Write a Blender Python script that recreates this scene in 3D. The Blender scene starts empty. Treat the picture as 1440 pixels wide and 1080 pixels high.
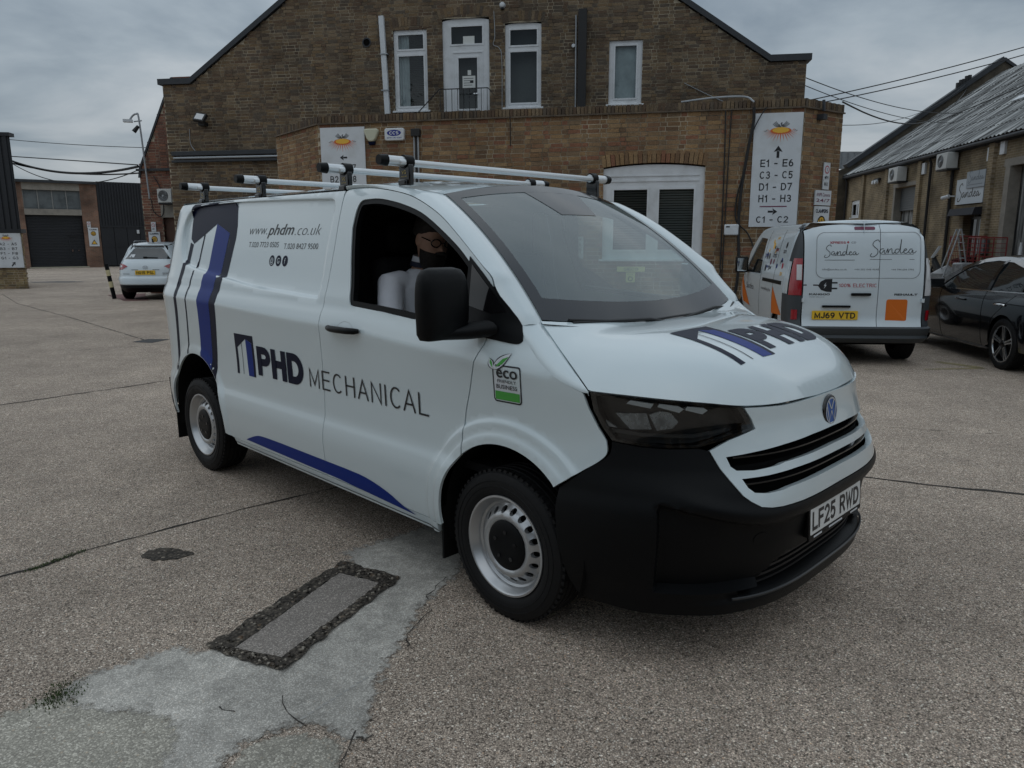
import bpy, bmesh, math, random
from math import sin, cos, pi, radians, sqrt, atan2, degrees
from mathutils import Vector, Matrix
from mathutils.geometry import delaunay_2d_cdt
import numpy as np
random.seed(7)
SC = bpy.context.scene
COL = SC.collection
# ------------------------------------------------------------------ camera
cam_d = bpy.data.cameras.new('camera')
cam = bpy.data.objects.new('camera', cam_d)
COL.objects.link(cam)
cam_d.sensor_fit = 'HORIZONTAL'
cam_d.sensor_width = 36.0
cam_d.lens = 36.0 * 1036.63 / 1440.0
cam_d.clip_start = 0.05
cam_d.clip_end = 2000
cam.location = (0, 0, 1.62987)
cam.rotation_mode = 'QUATERNION'
cam.rotation_quaternion = (Matrix.Rotation(radians(90 - 10.9434), 3, 'X') @ Matrix.Rotation(radians(-0.1828), 3, 'Z')).to_quaternion()
SC.camera = cam
# ------------------------------------------------------------------ sky and light
SUN_EL, SUN_AZ = radians(62), radians(-20)      # azimuth measured from +Y towards +X
world = bpy.data.worlds.new('World')
SC.world = world
world.use_nodes = True
def build_world():
    nt = world.node_tree; nt.nodes.clear()
    N = nt.nodes.new; L = nt.links.new
    out = N('ShaderNodeOutputWorld'); bg = N('ShaderNodeBackground')
    bg.inputs['Strength'].default_value = 0.10
    sky = N('ShaderNodeTexSky'); sky.sky_type = 'NISHITA'; sky.sun_disc = False
    sky.sun_elevation = SUN_EL; sky.sun_rotation = SUN_AZ
    sky.air_density = 1.2; sky.dust_density = 2.0
    tc = N('ShaderNodeTexCoord'); sep = N('ShaderNodeSeparateXYZ'); L(tc.outputs['Generated'], sep.inputs[0])
    def math(op, a, b=None, clamp=False):
        m = N('ShaderNodeMath'); m.operation = op; m.use_clamp = clamp
        for i, v in enumerate((a, b)):
            if v is None: continue
            if isinstance(v, (int, float)): m.inputs[i].default_value = v
            else: L(v, m.inputs[i])
        return m.outputs[0]
    zc = math('MAXIMUM', sep.outputs[2], 0.0)
    den = math('ADD', zc, 0.16)
    comb = N('ShaderNodeCombineXYZ')
    L(math('DIVIDE', sep.outputs[0], den), comb.inputs[0]); L(math('DIVIDE', sep.outputs[1], den), comb.inputs[1])
    n1 = N('ShaderNodeTexNoise'); n1.inputs['Scale'].default_value = 0.9; n1.inputs['Detail'].default_value = 7; n1.inputs['Roughness'].default_value = 0.52
    n1.inputs['Distortion'].default_value = 0.35
    L(comb.outputs[0], n1.inputs['Vector'])
    ramp = N('ShaderNodeValToRGB'); r = ramp.color_ramp
    r.elements[0].position = 0.36; r.elements[0].color = (2.35, 3.0, 3.7, 1)
    r.elements[1].position = 0.66; r.elements[1].color = (6.6, 7.15, 7.6, 1)
    e = r.elements.new(0.5); e.color = (4.2, 4.95, 5.6, 1)
    L(n1.outputs['Fac'], ramp.inputs[0])
    # overcast sky: brighter towards the zenith
    g = math('MULTIPLY_ADD', zc, 1.0); g.node.inputs[2].default_value = 0.72
    mul = N('ShaderNodeMix'); mul.data_type = 'RGBA'; mul.blend_type = 'MULTIPLY'; mul.inputs[0].default_value = 1
    L(ramp.outputs[0], mul.inputs[6]); L(g, mul.inputs[7])
    mix = N('ShaderNodeMix'); mix.data_type = 'RGBA'; mix.inputs[0].default_value = 0.94
    L(sky.outputs[0], mix.inputs[6]); L(mul.outputs[2], mix.inputs[7])
    L(mix.outputs[2], bg.inputs['Color']); L(bg.outputs[0], out.inputs[0])
build_world()
sun_d = bpy.data.lights.new('sun', 'SUN'); sun = bpy.data.objects.new('sun', sun_d); COL.objects.link(sun)
sun_d.energy = 0.5; sun_d.angle = radians(170); sun_d.color = (1.0, 0.96, 0.9)
_sd = Vector((sin(SUN_AZ) * cos(SUN_EL), cos(SUN_AZ) * cos(SUN_EL), sin(SUN_EL)))
sun.rotation_mode = 'QUATERNION'; sun.rotation_quaternion = _sd.to_track_quat('Z', 'Y'); sun.location = _sd * 60
SC.view_settings.view_transform = 'Standard'
SC.view_settings.look = 'None'
SC.view_settings.exposure = -0.25
SC.view_settings.gamma = 1.0
SC.view_settings.use_curve_mapping = False
SC.render.engine = 'CYCLES'
SC.cycles.use_denoising = True
SC.cycles.max_bounces = 8
SC.cycles.transparent_max_bounces = 16
SC.cycles.caustics_reflective = False
SC.cycles.caustics_refractive = False

# ------------------------------------------------------------------ object helpers
def link(o, parent=None):
    COL.objects.link(o)
    if parent is not None: o.parent = parent
    return o
def thing(name, label, cat, loc=(0, 0, 0), rz=0.0, group=None):
    o = link(bpy.data.objects.new(name, None)); o.empty_display_size = 0.2
    o.location = loc; o.rotation_euler = (0, 0, rz)
    o['label'] = label; o['category'] = cat
    if group: o['group'] = group
    return o
def tag(o, label=None, cat=None, group=None, kind=None):
    if label: o['label'] = label
    if cat: o['category'] = cat
    if group: o['group'] = group
    if kind: o['kind'] = kind
    return o
class MB:
    """collects shapes that become one mesh object"""
    def __init__(s): s.v = []; s.f = []; s.m = []; s.smooth = []
    def add(s, vs, fs, m=0, sm=False):
        b = len(s.v); s.v += [tuple(v) for v in vs]
        for f in fs: s.f.append(tuple(b + i for i in f)); s.m.append(m); s.smooth.append(sm)
        return s
    def box(s, c, d, rz=0.0, m=0, M=None):
        x, y, z = d[0] / 2, d[1] / 2, d[2] / 2
        vs = [Vector((sx * x, sy * y, sz * z)) for sz in (-1, 1) for sy in (-1, 1) for sx in (-1, 1)]
        if M is None: M = Matrix.Translation(c) @ Matrix.Rotation(rz, 4, 'Z')
        else: M = Matrix.Translation(c) @ M.to_4x4()
        s.add([M @ v for v in vs], [(0, 2, 3, 1), (4, 5, 7, 6), (0, 1, 5, 4), (2, 6, 7, 3), (0, 4, 6, 2), (1, 3, 7, 5)], m)
        return s
    def bar(s, a, b, w, h, m=0, up=(0, 0, 1)):
        a, b = Vector(a), Vector(b); t = (b - a).normalized(); u = Vector(up)
        if abs(t.dot(u)) > .98: u = Vector((1, 0, 0))
        r = t.cross(u).normalized(); u = r.cross(t)
        vs = [p + r * (sx * w / 2) + u * (sz * h / 2) for p in (a, b) for sx, sz in ((-1, -1), (1, -1), (1, 1), (-1, 1))]
        s.add(vs, [(0, 1, 2, 3), (7, 6, 5, 4), (0, 4, 5, 1), (1, 5, 6, 2), (2, 6, 7, 3), (3, 7, 4, 0)], m); return s
    def tube(s, pts, r, n=8, m=0, cap=True, closed=False):
        pts = [Vector(p) for p in pts]; k = len(pts); rings = []; prev = None
        for i, p in enumerate(pts):
            if closed: t = (pts[(i + 1) % k] - pts[i - 1]).normalized()
            else: t = (pts[min(i + 1, k - 1)] - pts[max(i - 1, 0)]).normalized()
            if prev is None:
                a = Vector((0, 0, 1)) if abs(t.z) < .9 else Vector((1, 0, 0)); prev = (a - t * a.dot(t)).normalized()
            else: prev = (prev - t * prev.dot(t)).normalized()
            q = t.cross(prev); rr = r[i] if isinstance(r, (list, tuple)) else r
            rings.append([p + (prev * cos(2 * pi * j / n) + q * sin(2 * pi * j / n)) * rr for j in range(n)])
        vs = [v for rg in rings for v in rg]; fs = []
        for i in range(k if closed else k - 1):
            i2 = (i + 1) % k
            for j in range(n): fs.append((i * n + j, i * n + (j + 1) % n, i2 * n + (j + 1) % n, i2 * n + j))
        if cap and not closed: fs.append(tuple(range(n))[::-1]); fs.append(tuple((k - 1) * n + j for j in range(n)))
        s.add(vs, fs, m, True); return s
    def lathe(s, prof, M, n=32, m=0, sm=True, cap=False):
        """prof [(r, h)] turned about local Z of M"""
        vs = []; fs = []
        for r, h in prof:
            for j in range(n): vs.append(M @ Vector((r * cos(2 * pi * j / n), r * sin(2 * pi * j / n), h)))
        for i in range(len(prof) - 1):
            for j in range(n): fs.append((i * n + j, i * n + (j + 1) % n, (i + 1) * n + (j + 1) % n, (i + 1) * n + j))
        s.add(vs, fs, m, sm)
        for i in (0, len(prof) - 1):
            if cap and prof[i][0] > 1e-5: s.add([vs[i * n + j] for j in range(n)], [tuple(range(n))], m)
        return s
    def grid(s, P, m=0, sm=True, flip=False):
        nu, nv = len(P), len(P[0]); vs = [p for row in P for p in row]; fs = []
        for i in range(nu - 1):
            for j in range(nv - 1):
                q = (i * nv + j, (i + 1) * nv + j, (i + 1) * nv + j + 1, i * nv + j + 1)
                fs.append(q[::-1] if flip else q)
        s.add(vs, fs, m, sm); return s
    def prism(s, poly, M, d, m=0):
        """2-D polygon in local XY of M, extruded by d along local +Z"""
        n = len(poly); vs = [M @ Vector((x, y, 0)) for x, y in poly] + [M @ Vector((x, y, d)) for x, y in poly]
        fs = [tuple(range(n))[::-1], tuple(range(n, 2 * n))] + [(i, (i + 1) % n, n + (i + 1) % n, n + i) for i in range(n)]
        s.add(vs, fs, m); return s
    def obj(s, name, mats, parent=None, bevel=0.0, seg=2, sharp=40, recalc=True):
        me = bpy.data.meshes.new(name); me.from_pydata(s.v, [], s.f)
        if not isinstance(mats, (list, tuple)): mats = [mats]
        for mt in mats: me.materials.append(mt)
        me.polygons.foreach_set('material_index', s.m)
        if recalc:
            bm = bmesh.new(); bm.from_mesh(me); bmesh.ops.recalc_face_normals(bm, faces=bm.faces); bm.to_mesh(me); bm.free()
        me.polygons.foreach_set('use_smooth', [bool(x) or bevel > 0 for x in s.smooth])
        me.set_sharp_from_angle(angle=radians(sharp))
        o = link(bpy.data.objects.new(name, me), parent)
        if bevel > 0:
            b = o.modifiers.new('bevel', 'BEVEL'); b.width = bevel; b.segments = seg; b.limit_method = 'ANGLE'; b.angle_limit = radians(35); b.harden_normals = False
        return o
def plane_M(o, u, n, v=(0, 0, 1)):
    """matrix with local X = u, local Y = v, local Z = n (outward)"""
    u, n, v = Vector(u).normalized(), Vector(n).normalized(), Vector(v).normalized()
    return Matrix(((u.x, v.x, n.x, o[0]), (u.y, v.y, n.y, o[1]), (u.z, v.z, n.z, o[2]), (0, 0, 0, 1)))
def rrect(x0, y0, x1, y1, r, n=5):
    out = []
    for cx, cy, a in ((x1 - r, y1 - r, 0), (x0 + r, y1 - r, 90), (x0 + r, y0 + r, 180), (x1 - r, y0 + r, 270)):
        for i in range(n + 1): t = radians(a + 90 * i / n); out.append((cx + r * cos(t), cy + r * sin(t)))
    return out
def circ(cx, cy, r, n=24): return [(cx + r * cos(2 * pi * i / n), cy + r * sin(2 * pi * i / n)) for i in range(n)]
def pchip(xs, ys):
    xs = list(xs); ys = list(ys); n = len(xs)
    h = [xs[i + 1] - xs[i] for i in range(n - 1)]; d = [(ys[i + 1] - ys[i]) / h[i] for i in range(n - 1)]
    m = [0.0] * n; m[0] = d[0]; m[-1] = d[-1]
    for i in range(1, n - 1):
        if d[i - 1] * d[i] > 0:
            w1 = 2 * h[i] + h[i - 1]; w2 = h[i] + 2 * h[i - 1]; m[i] = (w1 + w2) / (w1 / d[i - 1] + w2 / d[i])
    from bisect import bisect_right
    def f(x):
        x = min(max(x, xs[0]), xs[-1]); i = min(max(bisect_right(xs, x) - 1, 0), n - 2); t = (x - xs[i]) / h[i]
        return (2 * t**3 - 3 * t**2 + 1) * ys[i] + (t**3 - 2 * t**2 + t) * h[i] * m[i] + (-2 * t**3 + 3 * t**2) * ys[i + 1] + (t**3 - t**2) * h[i] * m[i + 1]
    return f
def sm(pts, n=6, closed=False):
    """Catmull-Rom through points"""
    P = [Vector(p) for p in pts]; k = len(P); out = []
    for i in range(k if closed else k - 1):
        a = P[(i - 1) % k] if closed or i else P[0] * 2 - P[1]
        b, c = P[i], P[(i + 1) % k]
        d = P[(i + 2) % k] if closed or i + 2 < k else c * 2 - b
        for j in range(n):
            t = j / n
            out.append(tuple(0.5 * ((2 * b) + (c - a) * t + (2 * a - 5 * b + 4 * c - d) * t * t + (3 * b - a - 3 * c + d) * t**3)))
    if not closed: out.append(tuple(P[-1]))
    return out
def dens(poly, res, closed=True):
    out = []; n = len(poly)
    for i in range(n if closed else n - 1):
        a, b = poly[i], poly[(i + 1) % n]; L = math.hypot(b[0] - a[0], b[1] - a[1]); k = max(1, int(math.ceil(L / res)))
        for j in range(k): out.append((a[0] + (b[0] - a[0]) * j / k, a[1] + (b[1] - a[1]) * j / k))
    if not closed: out.append(poly[-1])
    return out
def inpoly(P, poly):
    P = np.asarray(P); x, y = P[:, 0], P[:, 1]; ins = np.zeros(len(P), bool); q = np.asarray(poly); j = len(q) - 1
    for i in range(len(q)):
        xi, yi, xj, yj = q[i, 0], q[i, 1], q[j, 0], q[j, 1]
        if yi != yj: ins ^= ((yi > y) != (yj > y)) & (x < (xj - xi) * (y - yi) / (yj - yi) + xi)
        j = i
    return ins
def polydist(P, poly, closed=True):
    P = np.asarray(P, float); q = np.asarray(poly, float); d = np.full(len(P), 1e9)
    for i in range(len(q) if closed else len(q) - 1):
        a, b = q[i], q[(i + 1) % len(q)]; ab = b - a; L = ab @ ab
        if L < 1e-14: continue
        t = np.clip(((P - a) @ ab) / L, 0, 1); d = np.minimum(d, np.linalg.norm(P - a - t[:, None] * ab, axis=1))
    return d
def tri2d(outer, holes=(), res=.03, ry=None, extra=None):
    """constrained triangulation of a polygon with holes -> pts, tris, loops"""
    ry = ry or res
    sc = res / ry                                     # scale so the grid is square
    S = lambda pl: [(x, y * sc) for x, y in pl]
    O = dens(S(outer), res); Hs = [dens(S(h), res) for h in holes]
    pts = []; edges = []; loops = []
    for L in [O] + Hs:
        b = len(pts); pts += L; n = len(L); edges += [(b + i, b + (i + 1) % n) for i in range(n)]; loops.append(list(range(b, b + n)))
    A = np.array(O); x0, y0 = A.min(0); x1, y1 = A.max(0)
    gx, gy = np.meshgrid(np.arange(x0 + res * .5, x1, res), np.arange(y0 + res * .5, y1, res))
    gx[::2] += res * .25
    G = np.stack([gx.ravel(), gy.ravel()], 1)
    if len(G):
        k = inpoly(G, O)
        for h in Hs: k &= ~inpoly(G, h)
        G = G[k]
    if len(G):
        k = polydist(G, O) > res * .55
        for h in Hs: k &= polydist(G, h) > res * .55
        G = G[k]
    if extra is not None and len(extra):
        X = np.array(S(extra)); k = inpoly(X, O) & (polydist(X, O) > res * .4)
        for h in Hs: k &= ~inpoly(X, h) & (polydist(X, h) > res * .4)
        X = X[k]
        if len(X) and len(G):
            dd = np.full(len(G), 1e9)
            for i in range(0, len(X), 400): dd = np.minimum(dd, np.sqrt(((G[:, None, :] - X[None, i:i + 400, :])**2).sum(2)).min(1))
            G = G[dd > res * .5]
        G = np.concatenate([G, X]) if len(G) else X
    allp = [Vector(p) for p in pts] + [Vector((float(a), float(b))) for a, b in G]
    vo, eo, fo, ov, oe, of = delaunay_2d_cdt(allp, edges, [], 0, 1e-7)
    V = np.array([(v.x, v.y) for v in vo]); F = [f for f in fo if len(f) == 3]
    c = np.array([(V[a] + V[b] + V[d]) / 3 for a, b, d in F])
    k = inpoly(c, O)
    for h in Hs: k &= ~inpoly(c, h)
    F = [f for f, q in zip(F, k) if q]
    mp = {}
    for i, src in enumerate(ov):
        for s_ in src: mp[s_] = i
    loops = [[mp[i] for i in L if i in mp] for L in loops]
    V[:, 1] /= sc
    return V, F, loops
def panel(name, mats, parent, outer, fn, out, holes=(), res=.03, ry=None, flange=.014, mirror=False, sharp=50, extra=None):
    """surface panel: polygon in parameter space mapped by fn(u, v); out(p) = rough outward direction"""
    V, F, loops = tri2d(outer, holes, res, ry, extra)
    P = [Vector(fn(u, v)) for u, v in V]
    if F:
        s_ = 0
        for a, b, c in F[::max(1, len(F) // 40)]:
            n = (P[b] - P[a]).cross(P[c] - P[a]); s_ += 1 if n.dot(Vector(out(P[a]))) > 0 else -1
        if s_ < 0: F = [(a, c, b) for a, b, c in F]
    nrm = [Vector((0, 0, 0)) for _ in P]
    for a, b, c in F:
        n = (P[b] - P[a]).cross(P[c] - P[a])
        for i in (a, b, c): nrm[i] += n
    vs = list(P); fs = list(F); smo = [True] * len(F)
    if flange:
        for L in loops:
            b = len(vs); n = len(L)
            vs += [P[i] for i in L] + [P[i] - (nrm[i].normalized() if nrm[i].length > 0 else Vector()) * flange for i in L]
            for i in range(n): fs.append((b + i, b + (i + 1) % n, b + n + (i + 1) % n, b + n + i)); smo.append(False)
    if mirror:
        vs = [Vector((v.x, -v.y, v.z)) for v in vs]; fs = [f[::-1] for f in fs]
    me = bpy.data.meshes.new(name); me.from_pydata([tuple(v) for v in vs], [], fs)
    if not isinstance(mats, (list, tuple)): mats = [mats]
    for mt in mats: me.materials.append(mt)
    me.polygons.foreach_set('use_smooth', smo)
    me.set_sharp_from_angle(angle=radians(sharp))
    return link(bpy.data.objects.new(name, me), parent)
_txt = {}
def text2d(body, size=1.0, offset=0.0, shear=0.0, space=1.0, align='LEFT'):
    """built-in font -> 2-D verts and faces"""
    key = (body, offset, shear, space)
    if key not in _txt:
        c = bpy.data.curves.new('lettering', 'FONT'); c.body = body; c.size = 1; c.offset = offset; c.shear = shear; c.space_character = space; c.fill_mode = 'FRONT'; c.resolution_u = 4
        o = bpy.data.objects.new('lettering', c); COL.objects.link(o)
        dg = bpy.context.evaluated_depsgraph_get(); me = bpy.data.meshes.new_from_object(o.evaluated_get(dg))
        _txt[key] = ([(v.co.x, v.co.y) for v in me.vertices], [tuple(p.vertices) for p in me.polygons])
        bpy.data.objects.remove(o); bpy.data.curves.remove(c); bpy.data.meshes.remove(me)
    v, f = _txt[key]
    xs = [a[0] for a in v]; x0, x1 = min(xs), max(xs)
    ox = {'LEFT': -x0, 'CENTER': -(x0 + x1) / 2, 'RIGHT': -x1}[align]
    return [((a + ox) * size, b * size) for a, b in v], f, (x1 - x0) * size
def text_fit(body, x0, x1, y0, h, offset=0.0, shear=0.0, space=1.0):
    """text stretched so it spans x0..x1, baseline y0, capital height h"""
    v, f, w = text2d(body, 1.0, offset, shear, space)
    sx = (x1 - x0) / w; sy = h / 0.729
    return [(x0 + a * sx, y0 + b * sy) for a, b in v], f
def stroke(pts, w, n=6, smooth=True):
    """pen stroke of width w through 2-D points -> verts, faces"""
    p = sm(pts, n) if smooth else list(pts); vs = []; fs = []
    for i, a in enumerate(p):
        b, c = p[max(i - 1, 0)], p[min(i + 1, len(p) - 1)]; tx, ty = c[0] - b[0], c[1] - b[1]; l = math.hypot(tx, ty) or 1
        ww = w[i * len(w) // len(p)] if isinstance(w, (list, tuple)) else w
        vs += [(a[0] - ty / l * ww / 2, a[1] + tx / l * ww / 2), (a[0] + ty / l * ww / 2, a[1] - tx / l * ww / 2)]
    for i in range(len(p) - 1): fs.append((2 * i, 2 * i + 1, 2 * i + 3, 2 * i + 2))
    return vs, fs
def miter(pts, w):
    """pen stroke of constant width with mitred corners"""
    p = [pts[0]] + [q for a, q in zip(pts, pts[1:]) if math.hypot(q[0] - a[0], q[1] - a[1]) > 1e-6]; n = len(p); vs = []; cl = math.hypot(p[0][0] - p[-1][0], p[0][1] - p[-1][1]) < 1e-6 and n > 3
    if cl: p = p[:-1]; n -= 1
    for i in range(n):
        d = []
        for a, b in ((i - 1, i), (i, i + 1)):
            if not cl and (a < 0 or b >= n): continue
            a, b = p[a % n], p[b % n]; l = math.hypot(b[0] - a[0], b[1] - a[1]); d.append(((b[0] - a[0]) / l, (b[1] - a[1]) / l))
        if len(d) == 1: d = d * 2
        nx, ny = -(d[0][1] + d[1][1]), d[0][0] + d[1][0]; l = math.hypot(nx, ny) or 1; nx, ny = nx / l, ny / l; c = max(nx * -d[0][1] + ny * d[0][0], .45); k = w / 2 / c
        vs += [(p[i][0] + nx * k, p[i][1] + ny * k), (p[i][0] - nx * k, p[i][1] - ny * k)]
    m = n if cl else n - 1
    return vs, [(2 * i, 2 * i + 1, (2 * i + 3) % (2 * n), (2 * i + 2) % (2 * n)) for i in range(m)]
def _arc(cx, cy, rx, ry, a0, a1, n=10): return [(cx + rx * cos(radians(a0 + (a1 - a0) * i / n)), cy + ry * sin(radians(a0 + (a1 - a0) * i / n))) for i in range(n + 1)]
def _glyphs():
    A = _arc; W = .56; h = W / 2
    G = {'A': (.62, [[(0, 0), (.31, 1), (.62, 0)], [(.11, .33), (.51, .33)]]), 'B': (.54, [[(0, .53), (.30, .53)] + A(.30, .265, .24, .265, 90, -90) + [(0, 0), (0, 1), (.28, 1)] + A(.28, .765, .22, .235, 90, -90)]),
     'C': (.60, [A(.31, .5, .31, .5, 48, 312, 18)]), 'D': (.58, [[(0, 0), (0, 1), (.24, 1)] + A(.24, .5, .34, .5, 90, -90, 14) + [(0, 0)]]), 'E': (.50, [[(.50, 1), (0, 1), (0, 0), (.50, 0)], [(.0, .52), (.46, .52)]]), 'F': (.48, [[(.48, 1), (0, 1), (0, 0)], [(0, .52), (.42, .52)]]),
     'G': (.62, [A(.31, .5, .31, .5, 48, 335, 18) + [(.60, .47), (.34, .47)]]), 'H': (.56, [[(0, 0), (0, 1)], [(W, 0), (W, 1)], [(0, .52), (W, .52)]]), 'I': (.02, [[(0, 0), (0, 1)]]), 'J': (.40, [[(.40, 1), (.40, .28)] + A(.20, .28, .20, .28, 0, -170, 8)]), 'K': (.54, [[(0, 0), (0, 1)], [(.52, 1), (.02, .42)], [(.17, .60), (.54, 0)]]),
     'L': (.46, [[(0, 1), (0, 0), (.46, 0)]]), 'M': (.68, [[(0, 0), (0, 1), (.34, .12), (.68, 1), (.68, 0)]]), 'N': (.56, [[(0, 0), (0, 1), (W, 0), (W, 1)]]), 'O': (.64, [A(.32, .5, .32, .5, 0, 360, 22)]), 'P': (.52, [[(0, 0), (0, 1), (.28, 1)] + A(.28, .73, .24, .27, 90, -90) + [(0, .46)]]),
     'R': (.56, [[(0, 0), (0, 1), (.30, 1)] + A(.30, .74, .24, .26, 90, -90) + [(0, .48)], [(.28, .48), (.56, 0)]]), 'S': (.54, [A(.27, .745, .25, .255, 35, 255, 10) + A(.27, .26, .27, .26, 85, -145, 10)]), 'T': (.56, [[(0, 1), (W, 1)], [(h, 1), (h, 0)]]), 'U': (.56, [[(0, 1), (0, .28)] + A(h, .28, h, .28, 180, 360) + [(W, 1)]]), 'V': (.60, [[(0, 1), (.30, 0), (.60, 1)]]), 'W': (.80, [[(0, 1), (.20, 0), (.40, .85), (.60, 0), (.80, 1)]]), 'X': (.56, [[(0, 1), (W, 0)], [(0, 0), (W, 1)]]), 'Y': (.56, [[(0, 1), (h, .48), (W, 1)], [(h, .48), (h, 0)]]), 'Z': (.5, [[(0, 1), (.5, 1), (0, 0), (.5, 0)]]),
     '1': (.22, [[(0, .78), (.20, .98), (.20, 0)]]), '2': (.48, [A(.24, .72, .24, .28, 170, -35, 10) + [(0, 0), (.49, 0)]]), '3': (.48, [A(.23, .74, .22, .26, 155, -80, 9) + A(.23, .25, .25, .25, 85, -155, 9)]), '4': (.50, [[(.38, 0), (.38, 1), (0, .28), (.52, .28)]]), '5': (.48, [[(.44, 1), (.07, 1), (.04, .52)] + A(.23, .31, .25, .31, 125, -150, 11)]), '6': (.48, [A(.25, .30, .23, .30, 100, 460, 16), A(.44, .36, .43, .64, 100, 190, 7)]), '7': (.48, [[(0, 1), (.48, 1), (.16, 0)]]), '8': (.48, [A(.24, .75, .21, .25, -90, 270, 14), A(.24, .25, .24, .25, 90, 450, 14)]), '9': (.48, [A(.23, .70, .23, .30, -80, 280, 16), A(.04, .64, .43, .64, -80, 10, 7)]), '0': (.50, [A(.25, .5, .25, .5, 0, 360, 20)]), '-': (.30, [[(0, .42), (.30, .42)]]), '.': (.06, [[(.0, .04), (.08, .04)]]), '/': (.35, [[(0, 0), (.35, 1)]]), '%': (.7, [[(.1, 0), (.6, 1)], A(.14, .77, .14, .23, 0, 360, 12), A(.56, .23, .14, .23, 0, 360, 12)]), ' ': (.22, [])}
    return G
GLY = _glyphs()
def letters(d, text, x0, x1, y0, h, m, w=.17, gap=.24, lay=1, shear=0.):
    """block letters drawn with a pen of width w (share of the height), fitted to x0..x1"""
    KN = {'CA': .13, 'AL': .04, 'AN': .03, 'HA': .03}; kern = [KN.get(text[i:i + 2], 0) for i in range(len(text))]; w0 = w; tot = -sum(kern) + sum(GLY[c][0] for c in text) + gap * (len(text) - 1) + w; k = (x1 - x0) / tot; x = w / 2; j = 0
    for ci, c in enumerate(text):
        for st in GLY[c][1]:
            q = []; st = list(st)
            if math.hypot(st[0][0] - st[-1][0], st[0][1] - st[-1][1]) > 1e-6:      # square pen ends
                for e, i_ in ((0, 1), (-1, -2)):
                    ax, ay = st[e][0] - st[i_][0], st[e][1] - st[i_][1]; l = math.hypot(ax, ay); ex = w / 2 if len(st) < 6 or l > .2 else w * .12; st[e] = (st[e][0] + ax / l * ex, st[e][1] + ay / l * ex / (1 - w))
            for a, b in st:
                yy = w / 2 + b * (1 - w); q.append((x0 + (x + a) * k + shear * yy * h, y0 + yy * h))
            # stretch-aware stroke: work in a square space, then scale
            sq = [((a - x0) / k, (b - y0) / h) for a, b in q]; vs, fs = miter(sq, w); d.add(([(x0 + a * k, y0 + b * h) for a, b in vs], fs), m, lay + .25 * (j % 3)); j += 1
        x += GLY[c][0] + gap - kern[ci]
class D2:
    """flat print: collects 2-D shapes with material slots, then maps them to a surface"""
    def __init__(s): s.v = []; s.f = []; s.m = []; s.mats = []; s.g = []; s.cur = None
    def mark(s, name):
        s.cur = name; s.k_ = getattr(s, 'k_', 0) + 1; return s
    def slot(s, m):
        if m not in s.mats: s.mats.append(m)
        return s.mats.index(m)
    def add(s, vf, m, lay=0):
        k = s.slot(m); b = len(s.v); s.v += [(x, y, lay) for x, y in vf[0]]; s.f += [tuple(b + i for i in f) for f in vf[1]]; s.m += [k] * len(vf[1]); s.g += [(getattr(s, 'k_', 0), s.cur)] * len(vf[1]); return s
    def poly(s, p, m, lay=0): return s.add((p, [tuple(range(len(p)))]), m, lay)
    def obj(s, name, fn, parent=None):
        """fn(u, v, height) -> point"""
        keys = sorted(set(s.g), key=lambda q: q[0]) if len(s.g) == len(s.f) else []
        if len(keys) > 1:                                # one object per marked piece of print
            out = None
            for key in keys:
                q = D2(); q.v = s.v; q.mats = s.mats; idx = [i for i, t in enumerate(s.g) if t == key]; used = sorted({j for i in idx for j in s.f[i]}); mp = {j: n for n, j in enumerate(used)}
                q.v = [s.v[j] for j in used]; q.f = [tuple(mp[j] for j in s.f[i]) for i in idx]; q.m = [s.m[i] for i in idx]; q.g = [key] * len(idx); o = q.obj(key[1] or name, fn, parent); out = out or o
            return out
        me = bpy.data.meshes.new(name); me.from_pydata([tuple(fn(x, y, .0015 + .0008 * l)) for x, y, l in s.v], [], s.f)
        for mt in s.mats: me.materials.append(mt)
        me.polygons.foreach_set('material_index', s.m)
        return link(bpy.data.objects.new(name, me), parent)
    def flat(s, name, M, parent=None): return s.obj(name, lambda u, v, h: M @ Vector((u, v, h)), parent)

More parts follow.
